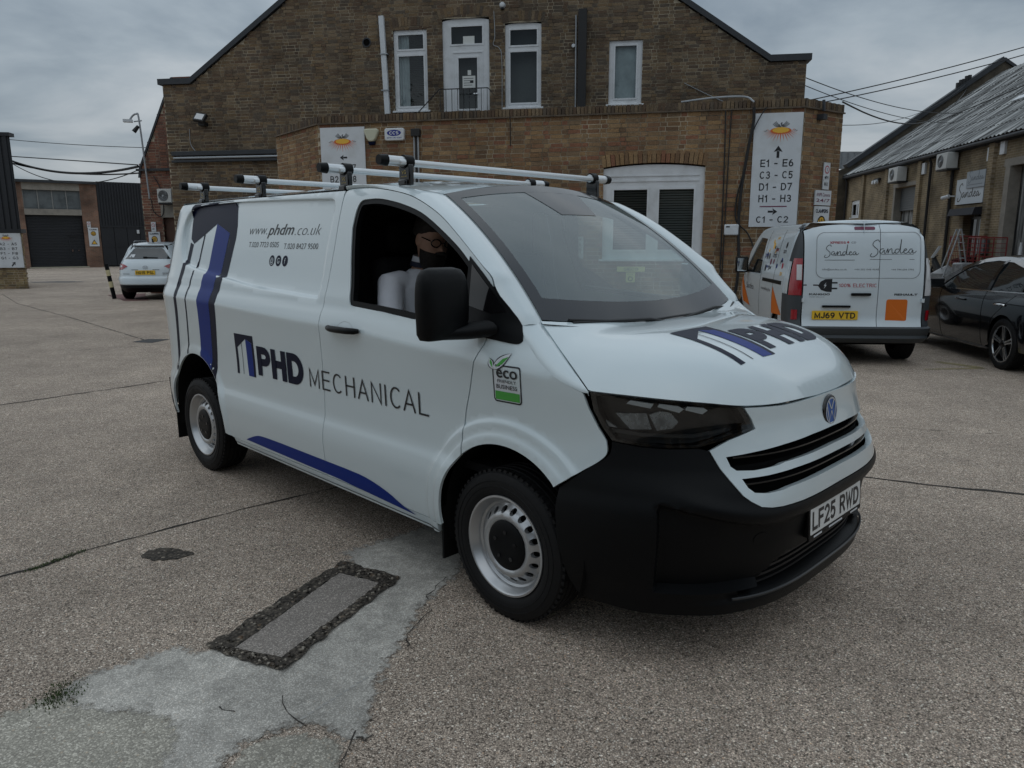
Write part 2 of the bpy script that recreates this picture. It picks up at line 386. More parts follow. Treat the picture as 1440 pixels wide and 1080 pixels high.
# ------------------------------------------------------------------ materials
_MATS = {}
def mat(name, col, rough=.5, metal=0., coat=0., var=0., vscale=3., bump=0., bscale=40., spec=.5, emis=None, trans=0., dirt=None):
    if name in _MATS: return _MATS[name]
    m = bpy.data.materials.new(name); m.use_nodes = True; nt = m.node_tree; b = nt.nodes['Principled BSDF']; _MATS[name] = m
    N = nt.nodes.new; L = nt.links.new
    b.inputs['Base Color'].default_value = (*col, 1); b.inputs['Roughness'].default_value = rough; b.inputs['Metallic'].default_value = metal
    b.inputs['Coat Weight'].default_value = coat; b.inputs['Coat Roughness'].default_value = .04; b.inputs['Specular IOR Level'].default_value = spec
    if var or bump or dirt:
        tc = N('ShaderNodeTexCoord'); src = tc.outputs['Object']
    if var:
        n = N('ShaderNodeTexNoise'); n.inputs['Scale'].default_value = vscale; n.inputs['Detail'].default_value = 6; n.inputs['Roughness'].default_value = .65; L(src, n.inputs['Vector'])
        mp = N('ShaderNodeMapRange'); mp.inputs[1].default_value = .3; mp.inputs[2].default_value = .7; mp.inputs[3].default_value = 1 - var; mp.inputs[4].default_value = 1 + var; L(n.outputs['Fac'], mp.inputs[0])
        x = N('ShaderNodeMix'); x.data_type = 'RGBA'; x.blend_type = 'MULTIPLY'; x.inputs[0].default_value = 1; x.inputs[6].default_value = (*col, 1); L(mp.outputs[0], x.inputs[7]); last = x.outputs[2]
        if dirt:
            n2 = N('ShaderNodeTexNoise'); n2.inputs['Scale'].default_value = dirt[1]; n2.inputs['Detail'].default_value = 8; L(src, n2.inputs['Vector'])
            m2 = N('ShaderNodeMapRange'); m2.inputs[1].default_value = .5; m2.inputs[2].default_value = .75; m2.inputs[3].default_value = 0; m2.inputs[4].default_value = dirt[2]; L(n2.outputs['Fac'], m2.inputs[0])
            x2 = N('ShaderNodeMix'); x2.data_type = 'RGBA'; L(m2.outputs[0], x2.inputs[0]); L(last, x2.inputs[6]); x2.inputs[7].default_value = (*dirt[0], 1); last = x2.outputs[2]
        L(last, b.inputs['Base Color'])
        r = N('ShaderNodeMapRange'); r.inputs[1].default_value = .3; r.inputs[2].default_value = .7; r.inputs[3].default_value = max(rough - .12, .02); r.inputs[4].default_value = min(rough + .12, 1); L(n.outputs['Fac'], r.inputs[0]); L(r.outputs[0], b.inputs['Roughness'])
    if bump:
        n = N('ShaderNodeTexNoise'); n.inputs['Scale'].default_value = bscale; n.inputs['Detail'].default_value = 5; L(src, n.inputs['Vector'])
        bp = N('ShaderNodeBump'); bp.inputs['Strength'].default_value = bump; bp.inputs['Distance'].default_value = .01; L(n.outputs['Fac'], bp.inputs['Height']); L(bp.outputs[0], b.inputs['Normal'])
    if emis:
        b.inputs['Emission Color'].default_value = (*emis[0], 1); b.inputs['Emission Strength'].default_value = emis[1]
    return m
def glass(name, tint=(.8, .9, .88), ior=1.52, refl=1.0, haze=None):
    """thin pane: see-through with Fresnel reflection"""
    if name in _MATS: return _MATS[name]
    m = bpy.data.materials.new(name); m.use_nodes = True; nt = m.node_tree; nt.nodes.clear(); _MATS[name] = m
    N = nt.nodes.new; L = nt.links.new
    o = N('ShaderNodeOutputMaterial'); t = N('ShaderNodeBsdfTransparent'); t.inputs[0].default_value = (*tint, 1)
    g = N('ShaderNodeBsdfGlossy'); g.inputs['Roughness'].default_value = .012; g.inputs[0].default_value = (refl, refl, refl, 1)
    f = N('ShaderNodeFresnel'); f.inputs['IOR'].default_value = ior; x = N('ShaderNodeMixShader')
    L(f.outputs[0], x.inputs[0]); L(t.outputs[0], x.inputs[1]); L(g.outputs[0], x.inputs[2]); L(x.outputs[0], o.inputs[0])
    if haze:                                          # diffuse veil: sky glare and dust put into the pane's colour
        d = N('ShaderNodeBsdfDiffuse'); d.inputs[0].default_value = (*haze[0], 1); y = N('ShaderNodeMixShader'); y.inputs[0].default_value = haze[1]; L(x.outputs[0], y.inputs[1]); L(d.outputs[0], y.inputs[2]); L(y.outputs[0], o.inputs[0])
    return m
WHITE = mat('white_paint', (.585, .665, .69), .28, coat=1.0, spec=.5)
BLACKP = mat('black_plastic', (.0022, .0027, .0034), .42, bump=.12, bscale=700, spec=.17)
BLACKG = mat('gloss_black', (.006, .006, .007), .08, spec=.6)
DARK = mat('dark_void', (.004, .004, .004), .9, spec=.1)
RUBBER = mat('rubber', (.006, .006, .006), .8, var=.2, vscale=20, spec=.15)
TYRE = mat('tyre_rubber', (.006, .006, .0065), .62, var=.25, vscale=15, bump=.15, bscale=200, spec=.25)
STEEL = mat('painted_steel', (.46, .47, .48), .30, metal=.7)
ALU = mat('brushed_aluminium', (.68, .71, .73), .34, metal=.55)
CHROME = mat('chrome', (.8, .8, .8), .08, metal=1)
NAVY = mat('navy_vinyl', (.0015, .0045, .022), .35, spec=.10)
BLUE = mat('blue_vinyl', (.001, .022, .19), .35, spec=.14)
INK = mat('black_ink', (.010, .011, .014), .4)
GREY_INK = mat('grey_ink', (.09, .09, .10), .5)
GREEN = mat('green_vinyl', (.06, .33, .05), .35)
RED_INK = mat('red_ink', (.38, .03, .05), .45)
MAROON = mat('maroon_ink', (.16, .03, .07), .5)
YELLOW = mat('yellow_plate', (.75, .47, .03), .35)
SIGNW = mat('white_sign', (.62, .65, .68), .42, var=.05, vscale=2.5, dirt=((.35, .34, .30), 3.0, .35))
UPVC = mat('white_frame_plastic', (.66, .68, .70), .35, var=.04, vscale=3, dirt=((.3, .3, .28), 4, .3))
ORANGE = mat('orange_vinyl', (.62, .14, .01), .35)
SUNY = mat('sun_yellow', (.78, .45, .05), .5)
SUNO = mat('sun_orange', (.60, .12, .02), .5)
REDLENS = mat('red_lens', (.30, .008, .015), .12, coat=1)
CLEARLENS = mat('clear_lens', (.55, .55, .56), .12, coat=1)
GLASSD = mat('dark_window_glass', (.012, .016, .018), .03, spec=.9, coat=.3)
VGLASS = glass('clear_glass', (.86, .92, .9))
METALG = mat('galvanised_metal', (.34, .36, .38), .5, metal=.5, var=.12, vscale=6)
CABLE = mat('black_cable', (.012, .012, .013), .6)
CONC = mat('pale_concrete', (.26, .24, .21), .9, var=.22, vscale=2.5, bump=.4, bscale=25)
LEAD = mat('dark_coping', (.028, .032, .038), .6, var=.3, vscale=4, bump=.2, bscale=15)
BLACKCLAD = mat('black_cladding', (.012, .014, .018), .55, var=.25, vscale=1.2)
# ------------------------------------------------------------------ brick and ground materials
def brick_mat(name, cols, soot=.5, sootcol=(.018, .016, .014)):
    m = bpy.data.materials.new(name); m.use_nodes = True; nt = m.node_tree; b = nt.nodes['Principled BSDF']; N = nt.nodes.new; L = nt.links.new
    ge = N('ShaderNodeNewGeometry'); oi = N('ShaderNodeObjectInfo'); ad = N('ShaderNodeMath'); ad.operation = 'ADD'; L(ge.outputs['Random Per Island'], ad.inputs[0]); L(oi.outputs['Random'], ad.inputs[1])
    fr = N('ShaderNodeMath'); fr.operation = 'FRACT'; L(ad.outputs[0], fr.inputs[0])
    rp = N('ShaderNodeValToRGB'); r = rp.color_ramp; r.interpolation = 'CONSTANT'; n = len(cols)
    r.elements[0].color = (*cols[0], 1); r.elements[1].position = 1 / n; r.elements[1].color = (*cols[1], 1)
    for i in range(2, n): e = r.elements.new(i / n); e.color = (*cols[i], 1)
    L(fr.outputs[0], rp.inputs[0])
    g = N('ShaderNodeTexNoise'); g.inputs['Scale'].default_value = 55; g.inputs['Detail'].default_value = 4; L(ge.outputs['Position'], g.inputs['Vector'])
    mr = N('ShaderNodeMapRange'); mr.inputs[1].default_value = .25; mr.inputs[2].default_value = .75; mr.inputs[3].default_value = .55; mr.inputs[4].default_value = 1.4; L(g.outputs['Fac'], mr.inputs[0])
    mx = N('ShaderNodeMix'); mx.data_type = 'RGBA'; mx.blend_type = 'MULTIPLY'; mx.inputs[0].default_value = 1; L(rp.outputs[0], mx.inputs[6]); L(mr.outputs[0], mx.inputs[7])
    s = N('ShaderNodeTexNoise'); s.inputs['Scale'].default_value = .9; s.inputs['Detail'].default_value = 7; s.inputs['Roughness'].default_value = .62; L(ge.outputs['Position'], s.inputs['Vector'])
    sr = N('ShaderNodeMapRange'); sr.inputs[1].default_value = .42; sr.inputs[2].default_value = .72; sr.inputs[3].default_value = 0; sr.inputs[4].default_value = soot; L(s.outputs['Fac'], sr.inputs[0])
    m2 = N('ShaderNodeMix'); m2.data_type = 'RGBA'; L(sr.outputs[0], m2.inputs[0]); L(mx.outputs[2], m2.inputs[6]); m2.inputs[7].default_value = (*sootcol, 1)
    L(m2.outputs[2], b.inputs['Base Color']); b.inputs['Roughness'].default_value = .9; b.inputs['Specular IOR Level'].default_value = .25
    bp = N('ShaderNodeBump'); bp.inputs['Strength'].default_value = .5; bp.inputs['Distance'].default_value = .006; L(g.outputs['Fac'], bp.inputs['Height']); L(bp.outputs[0], b.inputs['Normal'])
    return m
def mortar_mat(name, c0, c1):
    m = bpy.data.materials.new(name); m.use_nodes = True; nt = m.node_tree; b = nt.nodes['Principled BSDF']; N = nt.nodes.new; L = nt.links.new
    ge = N('ShaderNodeNewGeometry'); s = N('ShaderNodeTexNoise'); s.inputs['Scale'].default_value = 1.6; s.inputs['Detail'].default_value = 9; s.inputs['Roughness'].default_value = .7; L(ge.outputs['Position'], s.inputs['Vector'])
    rp = N('ShaderNodeValToRGB'); r = rp.color_ramp; r.elements[0].position = .38; r.elements[0].color = (*c0, 1); r.elements[1].position = .62; r.elements[1].color = (*c1, 1); L(s.outputs['Fac'], rp.inputs[0])
    L(rp.outputs[0], b.inputs['Base Color']); b.inputs['Roughness'].default_value = .95; b.inputs['Specular IOR Level'].default_value = .15
    return m
BR_DARK = brick_mat('sooty_brown_brick', [(0.1668, 0.1182, 0.0755), (0.1406, 0.0983, 0.0636), (0.1962, 0.142, 0.0874), (0.1207, 0.088, 0.0636), (0.1557, 0.1182, 0.0819), (0.1072, 0.0792, 0.0572), (0.1803, 0.1245, 0.0723), (0.1318, 0.088, 0.0588), (0.2073, 0.1548, 0.101), (0.1135, 0.0912, 0.07)], .6)
BR_WARM = brick_mat('warm_brown_brick', [(0.2632, 0.1614, 0.0838), (0.2265, 0.135, 0.0716), (0.3029, 0.1899, 0.0967), (0.2029, 0.1268, 0.0716), (0.2761, 0.1764, 0.0988), (0.2319, 0.1298, 0.0737), (0.1762, 0.1087, 0.0637), (0.2494, 0.1193, 0.0716), (0.254, 0.1666, 0.0917), (0.3235, 0.211, 0.1118), (0.2166, 0.1478, 0.0888)], .45)
BR_RED = brick_mat('dull_red_brick', [(0.240, 0.106, 0.072), (0.200, 0.088, 0.064), (0.272, 0.125, 0.083), (0.176, 0.088, 0.067), (0.224, 0.120, 0.088), (0.144, 0.072, 0.056)], .4)
BR_YEL = brick_mat('yellow_stock_brick', [(0.296, 0.224, 0.120), (0.248, 0.184, 0.099), (0.344, 0.264, 0.144), (0.216, 0.160, 0.093), (0.272, 0.192, 0.112), (0.176, 0.136, 0.088)], .5)
MORT = mortar_mat('lime_mortar', (.12, .10, .075), (.52, .45, .34))
MORT_D = mortar_mat('dark_mortar', (.06, .05, .04), (.46, .40, .30))
def tex_brick(name, c1, c2, mo, sx, sz, u=(1, 0, 0)):
    """brickwork too far away to tell the bricks apart"""
    m = bpy.data.materials.new(name); m.use_nodes = True; nt = m.node_tree; b = nt.nodes['Principled BSDF']; N = nt.nodes.new; L = nt.links.new
    ge = N('ShaderNodeNewGeometry'); d = N('ShaderNodeVectorMath'); d.operation = 'DOT_PRODUCT'; L(ge.outputs['Position'], d.inputs[0]); d.inputs[1].default_value = u
    sp = N('ShaderNodeSeparateXYZ'); L(ge.outputs['Position'], sp.inputs[0]); cb = N('ShaderNodeCombineXYZ'); L(d.outputs['Value'], cb.inputs[0]); L(sp.outputs[2], cb.inputs[1])
    t = N('ShaderNodeTexBrick'); t.inputs['Scale'].default_value = 1; t.inputs['Brick Width'].default_value = sx; t.inputs['Row Height'].default_value = sz; t.inputs['Mortar Size'].default_value = .008
    t.inputs['Color1'].default_value = (*c1, 1); t.inputs['Color2'].default_value = (*c2, 1); t.inputs['Mortar'].default_value = (*mo, 1); L(cb.outputs[0], t.inputs['Vector'])
    s = N('ShaderNodeTexNoise'); s.inputs['Scale'].default_value = 1.1; s.inputs['Detail'].default_value = 8; L(ge.outputs['Position'], s.inputs['Vector'])
    mr = N('ShaderNodeMapRange'); mr.inputs[1].default_value = .35; mr.inputs[2].default_value = .7; mr.inputs[3].default_value = 1.25; mr.inputs[4].default_value = .5; L(s.outputs['Fac'], mr.inputs[0])
    mx = N('ShaderNodeMix'); mx.data_type = 'RGBA'; mx.blend_type = 'MULTIPLY'; mx.inputs[0].default_value = 1; L(t.outputs['Color'], mx.inputs[6]); L(mr.outputs[0], mx.inputs[7]); L(mx.outputs[2], b.inputs['Base Color'])
    b.inputs['Roughness'].default_value = .92
    bp = N('ShaderNodeBump'); bp.inputs['Strength'].default_value = .6; bp.inputs['Distance'].default_value = .01; L(t.outputs['Fac'], bp.inputs['Height']); bp.invert = True; L(bp.outputs[0], b.inputs['Normal'])
    return m
def ground_mat(name, base, dark, lights, scale=105., contrast=1., bump=.5, patchy=.25, fine=True):
    m = bpy.data.materials.new(name); m.use_nodes = True; nt = m.node_tree; b = nt.nodes['Principled BSDF']; N = nt.nodes.new; L = nt.links.new
    ge = N('ShaderNodeNewGeometry'); P = ge.outputs['Position']
    v = N('ShaderNodeTexVoronoi'); v.inputs['Scale'].default_value = scale; L(P, v.inputs['Vector'])
    sp = N('ShaderNodeSeparateColor'); L(v.outputs['Color'], sp.inputs[0])
    rp = N('ShaderNodeValToRGB'); r = rp.color_ramp; r.interpolation = 'LINEAR'
    r.elements[0].position = 0; r.elements[0].color = (*dark, 1); r.elements[1].position = 1; r.elements[1].color = (*lights, 1)
    e = r.elements.new(.25); e.color = (*[x * .8 for x in base], 1); e = r.elements.new(.72); e.color = (*base, 1); e = r.elements.new(.9); e.color = (*[x * 1.5 for x in base], 1)
    L(sp.outputs[0], rp.inputs[0])
    # stones sit in a darker matrix
    ed = N('ShaderNodeMapRange'); ed.inputs[1].default_value = .25; ed.inputs[2].default_value = .62; ed.inputs[3].default_value = 1.0; ed.inputs[4].default_value = 1 - .55 * contrast; L(v.outputs['Distance'], ed.inputs[0])
    mx = N('ShaderNodeMix'); mx.data_type = 'RGBA'; mx.blend_type = 'MULTIPLY'; mx.inputs[0].default_value = 1; L(rp.outputs[0], mx.inputs[6]); L(ed.outputs[0], mx.inputs[7])
    # sparse larger stones
    v2 = N('ShaderNodeTexVoronoi'); v2.inputs['Scale'].default_value = scale * .42; L(P, v2.inputs['Vector']); s2 = N('ShaderNodeSeparateColor'); L(v2.outputs['Color'], s2.inputs[0])
    g1 = N('ShaderNodeMath'); g1.operation = 'GREATER_THAN'; g1.inputs[1].default_value = .88; L(s2.outputs[1], g1.inputs[0]); g2 = N('ShaderNodeMath'); g2.operation = 'LESS_THAN'; g2.inputs[1].default_value = .34; L(v2.outputs['Distance'], g2.inputs[0])
    g3 = N('ShaderNodeMath'); g3.operation = 'MULTIPLY'; L(g1.outputs[0], g3.inputs[0]); L(g2.outputs[0], g3.inputs[1]); g4 = N('ShaderNodeMath'); g4.operation = 'MULTIPLY'; g4.inputs[1].default_value = .8 * contrast; L(g3.outputs[0], g4.inputs[0])
    rp2 = N('ShaderNodeValToRGB'); q = rp2.color_ramp; q.elements[0].color = (*[x * .5 for x in base], 1); q.elements[1].color = (*[x * 1.15 for x in lights], 1); e = q.elements.new(.35); e.color = (base[0] * 1.3, base[1] * 1.02, base[2] * .8, 1); L(s2.outputs[2], rp2.inputs[0])
    m2 = N('ShaderNodeMix'); m2.data_type = 'RGBA'; L(g4.outputs[0], m2.inputs[0]); L(mx.outputs[2], m2.inputs[6]); L(rp2.outputs[0], m2.inputs[7])
    last = m2.outputs[2]
    for sc, amp, de in ((.13, patchy * .7, 3), (.45, patchy, 4), (2.2, patchy * .8, 6), (14., patchy * .7, 5)):
        n = N('ShaderNodeTexNoise'); n.inputs['Scale'].default_value = sc; n.inputs['Detail'].default_value = de; n.inputs['Roughness'].default_value = .65; L(P, n.inputs['Vector'])
        mr = N('ShaderNodeMapRange'); mr.inputs[1].default_value = .3; mr.inputs[2].default_value = .7; mr.inputs[3].default_value = 1 - amp; mr.inputs[4].default_value = 1 + amp; L(n.outputs['Fac'], mr.inputs[0])
        x = N('ShaderNodeMix'); x.data_type = 'RGBA'; x.blend_type = 'MULTIPLY'; x.inputs[0].default_value = 1; L(last, x.inputs[6]); L(mr.outputs[0], x.inputs[7]); last = x.outputs[2]
    L(last, b.inputs['Base Color']); b.inputs['Roughness'].default_value = .82; b.inputs['Specular IOR Level'].default_value = .3
    iv = N('ShaderNodeMath'); iv.operation = 'SUBTRACT'; iv.inputs[0].default_value = 1; L(v.outputs['Distance'], iv.inputs[1])
    bp = N('ShaderNodeBump'); bp.inputs['Strength'].default_value = bump; bp.inputs['Distance'].default_value = .006; L(iv.outputs[0], bp.inputs['Height']); L(bp.outputs[0], b.inputs['Normal'])
    return m
G_YARD = ground_mat('exposed_aggregate_concrete', (.66, .535, .43), (.11, .086, .066), (1.0, .92, .80), 175, 1.0, .9, .17)
G_PATCH = ground_mat('smooth_cement', (.49, .462, .415), (.38, .358, .32), (.60, .57, .52), 240, .3, .14, .34)
G_PALE = ground_mat('worn_pale_concrete', (.44, .41, .345), (.30, .275, .235), (.64, .60, .52), 170, .5, .3, .22)
G_COVER = ground_mat('cover_concrete', (.30, .265, .235), (.2, .175, .155), (.46, .42, .38), 190, .5, .2, .12)
G_GRIT = ground_mat('dark_grit', (.10, .083, .066), (.03, .025, .02), (.30, .255, .20), 70, 1.0, .9, .3)
G_CRACK = mat('dark_joint_filler', (.028, .024, .02), .95, var=.5, vscale=9)
G_RED = mat('faded_red_ground_paint', (.17, .085, .075), .85, var=.4, vscale=4)
G_YELLOW = mat('faded_yellow_ground_paint', (.26, .215, .11), .85, var=.45, vscale=9)
G_MOSS = mat('moss_green', (.045, .075, .02), .95, var=.5, vscale=30)

# ------------------------------------------------------------------ ground
def sheet(name, pts, z, m, kind='structure', parent=None):
    b = MB(); b.add([(x, y, z) for x, y in pts], [tuple(range(len(pts)))]); o = b.obj(name, m, parent, recalc=False)
    if o.data.polygons[0].normal.z < 0: o.data.flip_normals()
    if kind and parent is None: o['kind'] = kind
    return o
def jag(poly, res, amp, seed=1):
    rnd = random.Random(seed); out = []
    for x, y in dens(poly, res): out.append((x + rnd.uniform(-amp, amp), y + rnd.uniform(-amp, amp)))
    return out
def feather(m):
    nt = m.node_tree; bs = nt.nodes['Principled BSDF']; out = nt.nodes['Material Output']; N = nt.nodes.new; L = nt.links.new
    at = N('ShaderNodeAttribute'); at.attribute_name = 'fade'; ge = N('ShaderNodeNewGeometry'); n = N('ShaderNodeTexNoise'); n.inputs['Scale'].default_value = 26; n.inputs['Detail'].default_value = 8; n.inputs['Roughness'].default_value = .7; L(ge.outputs['Position'], n.inputs['Vector'])
    ad = N('ShaderNodeMath'); ad.operation = 'ADD'; L(at.outputs['Fac'], ad.inputs[0]); L(n.outputs['Fac'], ad.inputs[1])
    mr = N('ShaderNodeMapRange'); mr.inputs[1].default_value = .62; mr.inputs[2].default_value = .78; L(ad.outputs[0], mr.inputs[0])
    t = N('ShaderNodeBsdfTransparent'); x = N('ShaderNodeMixShader'); L(mr.outputs[0], x.inputs[0]); L(t.outputs[0], x.inputs[1]); L(bs.outputs[0], x.inputs[2]); L(x.outputs[0], out.inputs['Surface'])
    return m
feather(G_PATCH); feather(G_PALE)
def soft_sheet(name, poly, z, m, width=.10, res=.03):
    """thin smear whose edge feathers out into the ground"""
    V, F, _ = tri2d(poly, (), res); d = polydist(V, poly); b = MB(); b.add([(x, y, z) for x, y in V], [tuple(f) for f in F]); o = b.obj(name, m, None, recalc=False)
    if o.data.polygons[0].normal.z < 0: o.data.flip_normals()
    a = o.data.attributes.new('fade', 'FLOAT', 'POINT'); a.data.foreach_set('value', [min(q / width, 1.) * .85 - .05 for q in d]); o['kind'] = 'structure'; return o
ground = sheet('ground', [(-400, -300), (400, -300), (400, 500), (-400, 500)], 0, G_YARD)
def joint(pts, w, seed, gaps=0.0, z=.0035):
    """a slab joint: an uneven dark strip set in the yard"""
    rnd = random.Random(seed); p = dens(pts, .12 if w > .02 else .035, False); b = MB(); run = []
    def flush():
        if len(run) > 2:
            vs = []; 
            for i, (x, y, ww) in enumerate(run):
                a, c = run[max(i - 1, 0)], run[min(i + 1, len(run) - 1)]; tx, ty = c[0] - a[0], c[1] - a[1]; l = math.hypot(tx, ty)
                vs += [(x - ty / l * ww, y + tx / l * ww, z), (x + ty / l * ww, y - tx / l * ww, z)]
            b.add(vs, [(2 * i, 2 * i + 1, 2 * i + 3, 2 * i + 2) for i in range(len(run) - 1)])
        run.clear()
    for x, y in p:
        if rnd.random() < gaps: flush(); continue
        d = math.hypot(x, y); run.append((x + rnd.uniform(-1, 1) * w * (.35 if w > .02 else 1.3), y + rnd.uniform(-1, 1) * w * (.35 if w > .02 else 1.3), w * rnd.uniform(.25, 1.1) * .5))
    flush()
    o = b.obj('slab_joint', G_CRACK, None, recalc=False); o['kind'] = 'structure'
    for pl in o.data.polygons:
        if pl.normal.z < 0: o.data.flip_normals()
        break
    return o
# yard joints, patch and cover -------------------------------------------------
joint([(-9.5, 2.2), (-5.24, 7.37), (-4.15, 8.68), (-1.9, 11.3), (0.6, 14.2)], .035, 1)
joint([(-5.2, 1.2), (-2.9, 3.15), (-2.41, 3.53), (-2.3, 3.73), (-1.96, 4.08), (-1.61, 4.41), (-.9, 5.0), (2.2, 8.2)], .022, 2)
joint([(-16.5, 24.0), (-13.5, 20.2), (-9.75, 16.3), (-6.63, 12.89), (-6.2, 12.4)], .03, 3)
joint([(1.2, 5.55), (2.51, 4.92), (2.92, 4.74), (3.33, 4.57), (7.5, 2.7)], .034, 4)
joint([(-8.8, 10.1), (-7.56, 10.77), (-6.92, 11.11), (-6.36, 11.48), (-3.0, 13.6)], .022, 5, .12)
joint([(-22, 16.2), (-16.5, 18.6), (-13.87, 20.03), (-12.26, 20.6), (-9, 22)], .03, 6, .1)
joint([(-25, 27), (-19.5, 31.4), (-15, 35)], .05, 7)
joint([(-28, 36), (-22, 40), (-16, 44)], .06, 8)
joint([(2.6, 6.6), (3.6, 6.25), (4.6, 6.0), (7.0, 5.0)], .012, 9, .3)
patch = soft_sheet('cement_patch', jag(sm([(-1.72, 2.50), (-1.39, 2.81), (-1.25, 2.77), (-1.06, 3.18), (-.88, 3.56), (-.97, 3.70), (-.78, 3.86), (-.42, 4.2), (-.02, 4.5), (.12, 4.1), (-.18, 3.75), (-.22, 3.45), (-.36, 3.12), (-.40, 2.82), (-.46, 2.51), (-.45, 2.17), (-.56, 2.14), (-.71, 2.22), (-.86, 2.12), (-.95, 1.9), (-1.15, 1.9), (-1.2, 2.24), (-1.55, 2.32)], 5, True), .06, .010, 3), .004, G_PATCH, .17)
soft_sheet('scraped_patch', jag(sm([(-1.75, 2.46), (-1.3, 2.42), (-1.0, 2.33), (-.92, 2.1), (-.95, 1.75), (-2.1, 1.75)], 5, True), .06, .012, 9), .0025, G_PALE, .22)
soft_sheet('pale_patch', jag([(-.93, 1.75), (-.90, 2.19), (-.72, 2.25), (-.56, 2.20), (-.52, 2.0), (-.52, 1.75)], .05, .01, 4), .002, G_PALE, .09)
joint([(-.535, 2.22), (-.55, 2.1), (-.525, 2.0), (-.545, 1.8)], .008, 11, 0, .0062)
joint([(-.53, 2.19), (-.49, 2.185), (-.46, 2.2)], .010, 21, 0, .0062)
joint([(-.30, 3.45), (-.40, 3.2), (-.37, 3.05), (-.45, 2.86), (-.42, 2.72), (-.5, 2.62)], .006, 12, .1, .0062)
joint([(-1.05, 2.36), (-.98, 2.33), (-.93, 2.31)], .006, 13, .1, .0062)
joint([(-.72, 2.26), (-.80, 2.33), (-.84, 2.42)], .005, 14, .1, .0062)
rnd = random.Random(5)
b = MB()                                           # tyre marks pressed into the cement
for i in range(11):
    x, y = -.73 + i * .019, 2.30 + i * .026; b.box((x, y, .0042), (.024, .010, .002), .75)
tag(b.obj('tyre_print', mat('print_grey', (.30, .29, .27), .9, var=.3, vscale=40)), kind='structure')
sheet('grit_hole', jag(sm([(-1.93, 3.62), (-1.96, 3.70), (-1.90, 3.76), (-1.80, 3.74), (-1.70, 3.68), (-1.79, 3.61)], 4, True), .03, .012, 6), .004, G_GRIT)
# service cover: concrete lid in a ring of dark grit
cv = thing('service_cover', 'rectangular concrete service cover in a sunken grit border beside the white van', 'cover', (-.897, 3.068, 0))
fo = [(-1.255, 2.75), (-.88, 3.57), (-.545, 3.385), (-.897, 2.575)]; fi = [(-1.13, 2.74), (-.865, 3.43), (-.64, 3.32), (-.918, 2.672)]
rel = lambda l: [(x + .897, y - 3.068) for x, y in l]
V, F, _ = tri2d(jag(rel(fo), .04, .010, 8), [jag(rel(fi), .04, .005, 9)], .03)
rn = np.random.RandomState(3); b = MB(); b.add([(x, y, .007 + rn.rand() * .010) for x, y in V], [tuple(f) for f in F], sm=False); b.obj('grit_border', G_GRIT, cv)
b = MB(); b.add([(x, y, .011) for x, y in jag(rel(fi), .05, .004, 10)], [tuple(range(len(jag(rel(fi), .05, .004, 10))))]); b.obj('lid', G_COVER, cv)
b = MB()
for i in range(260):                               # loose chips in the border
    k = rnd.randrange(4); t = rnd.random(); a, c, d, e = fo[k], fo[(k + 1) % 4], fi[k], fi[(k + 1) % 4]; w = rnd.uniform(.15, .8)
    x = (a[0] * (1 - t) + c[0] * t) * (1 - w) + (d[0] * (1 - t) + e[0] * t) * w + .897; y = (a[1] * (1 - t) + c[1] * t) * (1 - w) + (d[1] * (1 - t) + e[1] * t) * w - 3.068
    s_ = rnd.uniform(.003, .009); b.box((x, y, .014), (s_ * 1.6, s_, s_), rnd.uniform(0, 3), rnd.choice((0, 0, 0, 1)))
tag(b.obj('loose_chips', [G_GRIT, mat('pale_chip', (.25, .22, .18), .9)], cv), kind='stuff')
b = MB()
for i in range(900):                               # moss in the joints
    if i < 500: t = rnd.random(); x, y = -1.66 + rnd.gauss(0, .035) , 2.44 + rnd.gauss(0, .045)
    else: t = rnd.random(); x, y = -2.45 + t * .14 + rnd.gauss(0, .012), 3.48 + t * .25 + rnd.gauss(0, .012)
    h = rnd.uniform(.004, .016); a = rnd.uniform(0, 6.3); r = rnd.uniform(.003, .008)
    b.add([(x, y, .002), (x + r * cos(a), y + r * sin(a), .002), (x + r * .5 * cos(a + 1), y + r * .5 * sin(a + 1), h)], [(0, 1, 2)])
tag(b.obj('moss', G_MOSS, recalc=False), kind='stuff')
sheet('ground_paint', jag([(-12.9, 23.6), (-11.0, 21.0), (-10.4, 21.2), (-12.0, 24.2)], .3, .05, 3), .004, G_RED)
for pts in ([(5.30, 9.29), (6.10, 9.36), (6.11, 9.44), (5.30, 9.35)], [(5.72, 9.9), (6.02, 9.42), (6.14, 9.44), (5.86, 9.93)]):
    sheet('painted_marking', jag(pts, .06, .012, 5), .004, G_YELLOW)
sheet('drain_grate', [(-6.35, 12.2), (-5.95, 12.1), (-5.85, 12.55), (-6.25, 12.6)], .004, mat('grate_iron', (.03, .03, .03), .7, var=.3, vscale=20))
sheet('oil_stain', jag(sm([(-20.6, 31.5), (-19.4, 32.2), (-18.2, 31.6), (-19, 31.0)], 4, True), .2, .1, 2), .004, mat('stain', (.07, .063, .055), .6, var=.3, vscale=2))

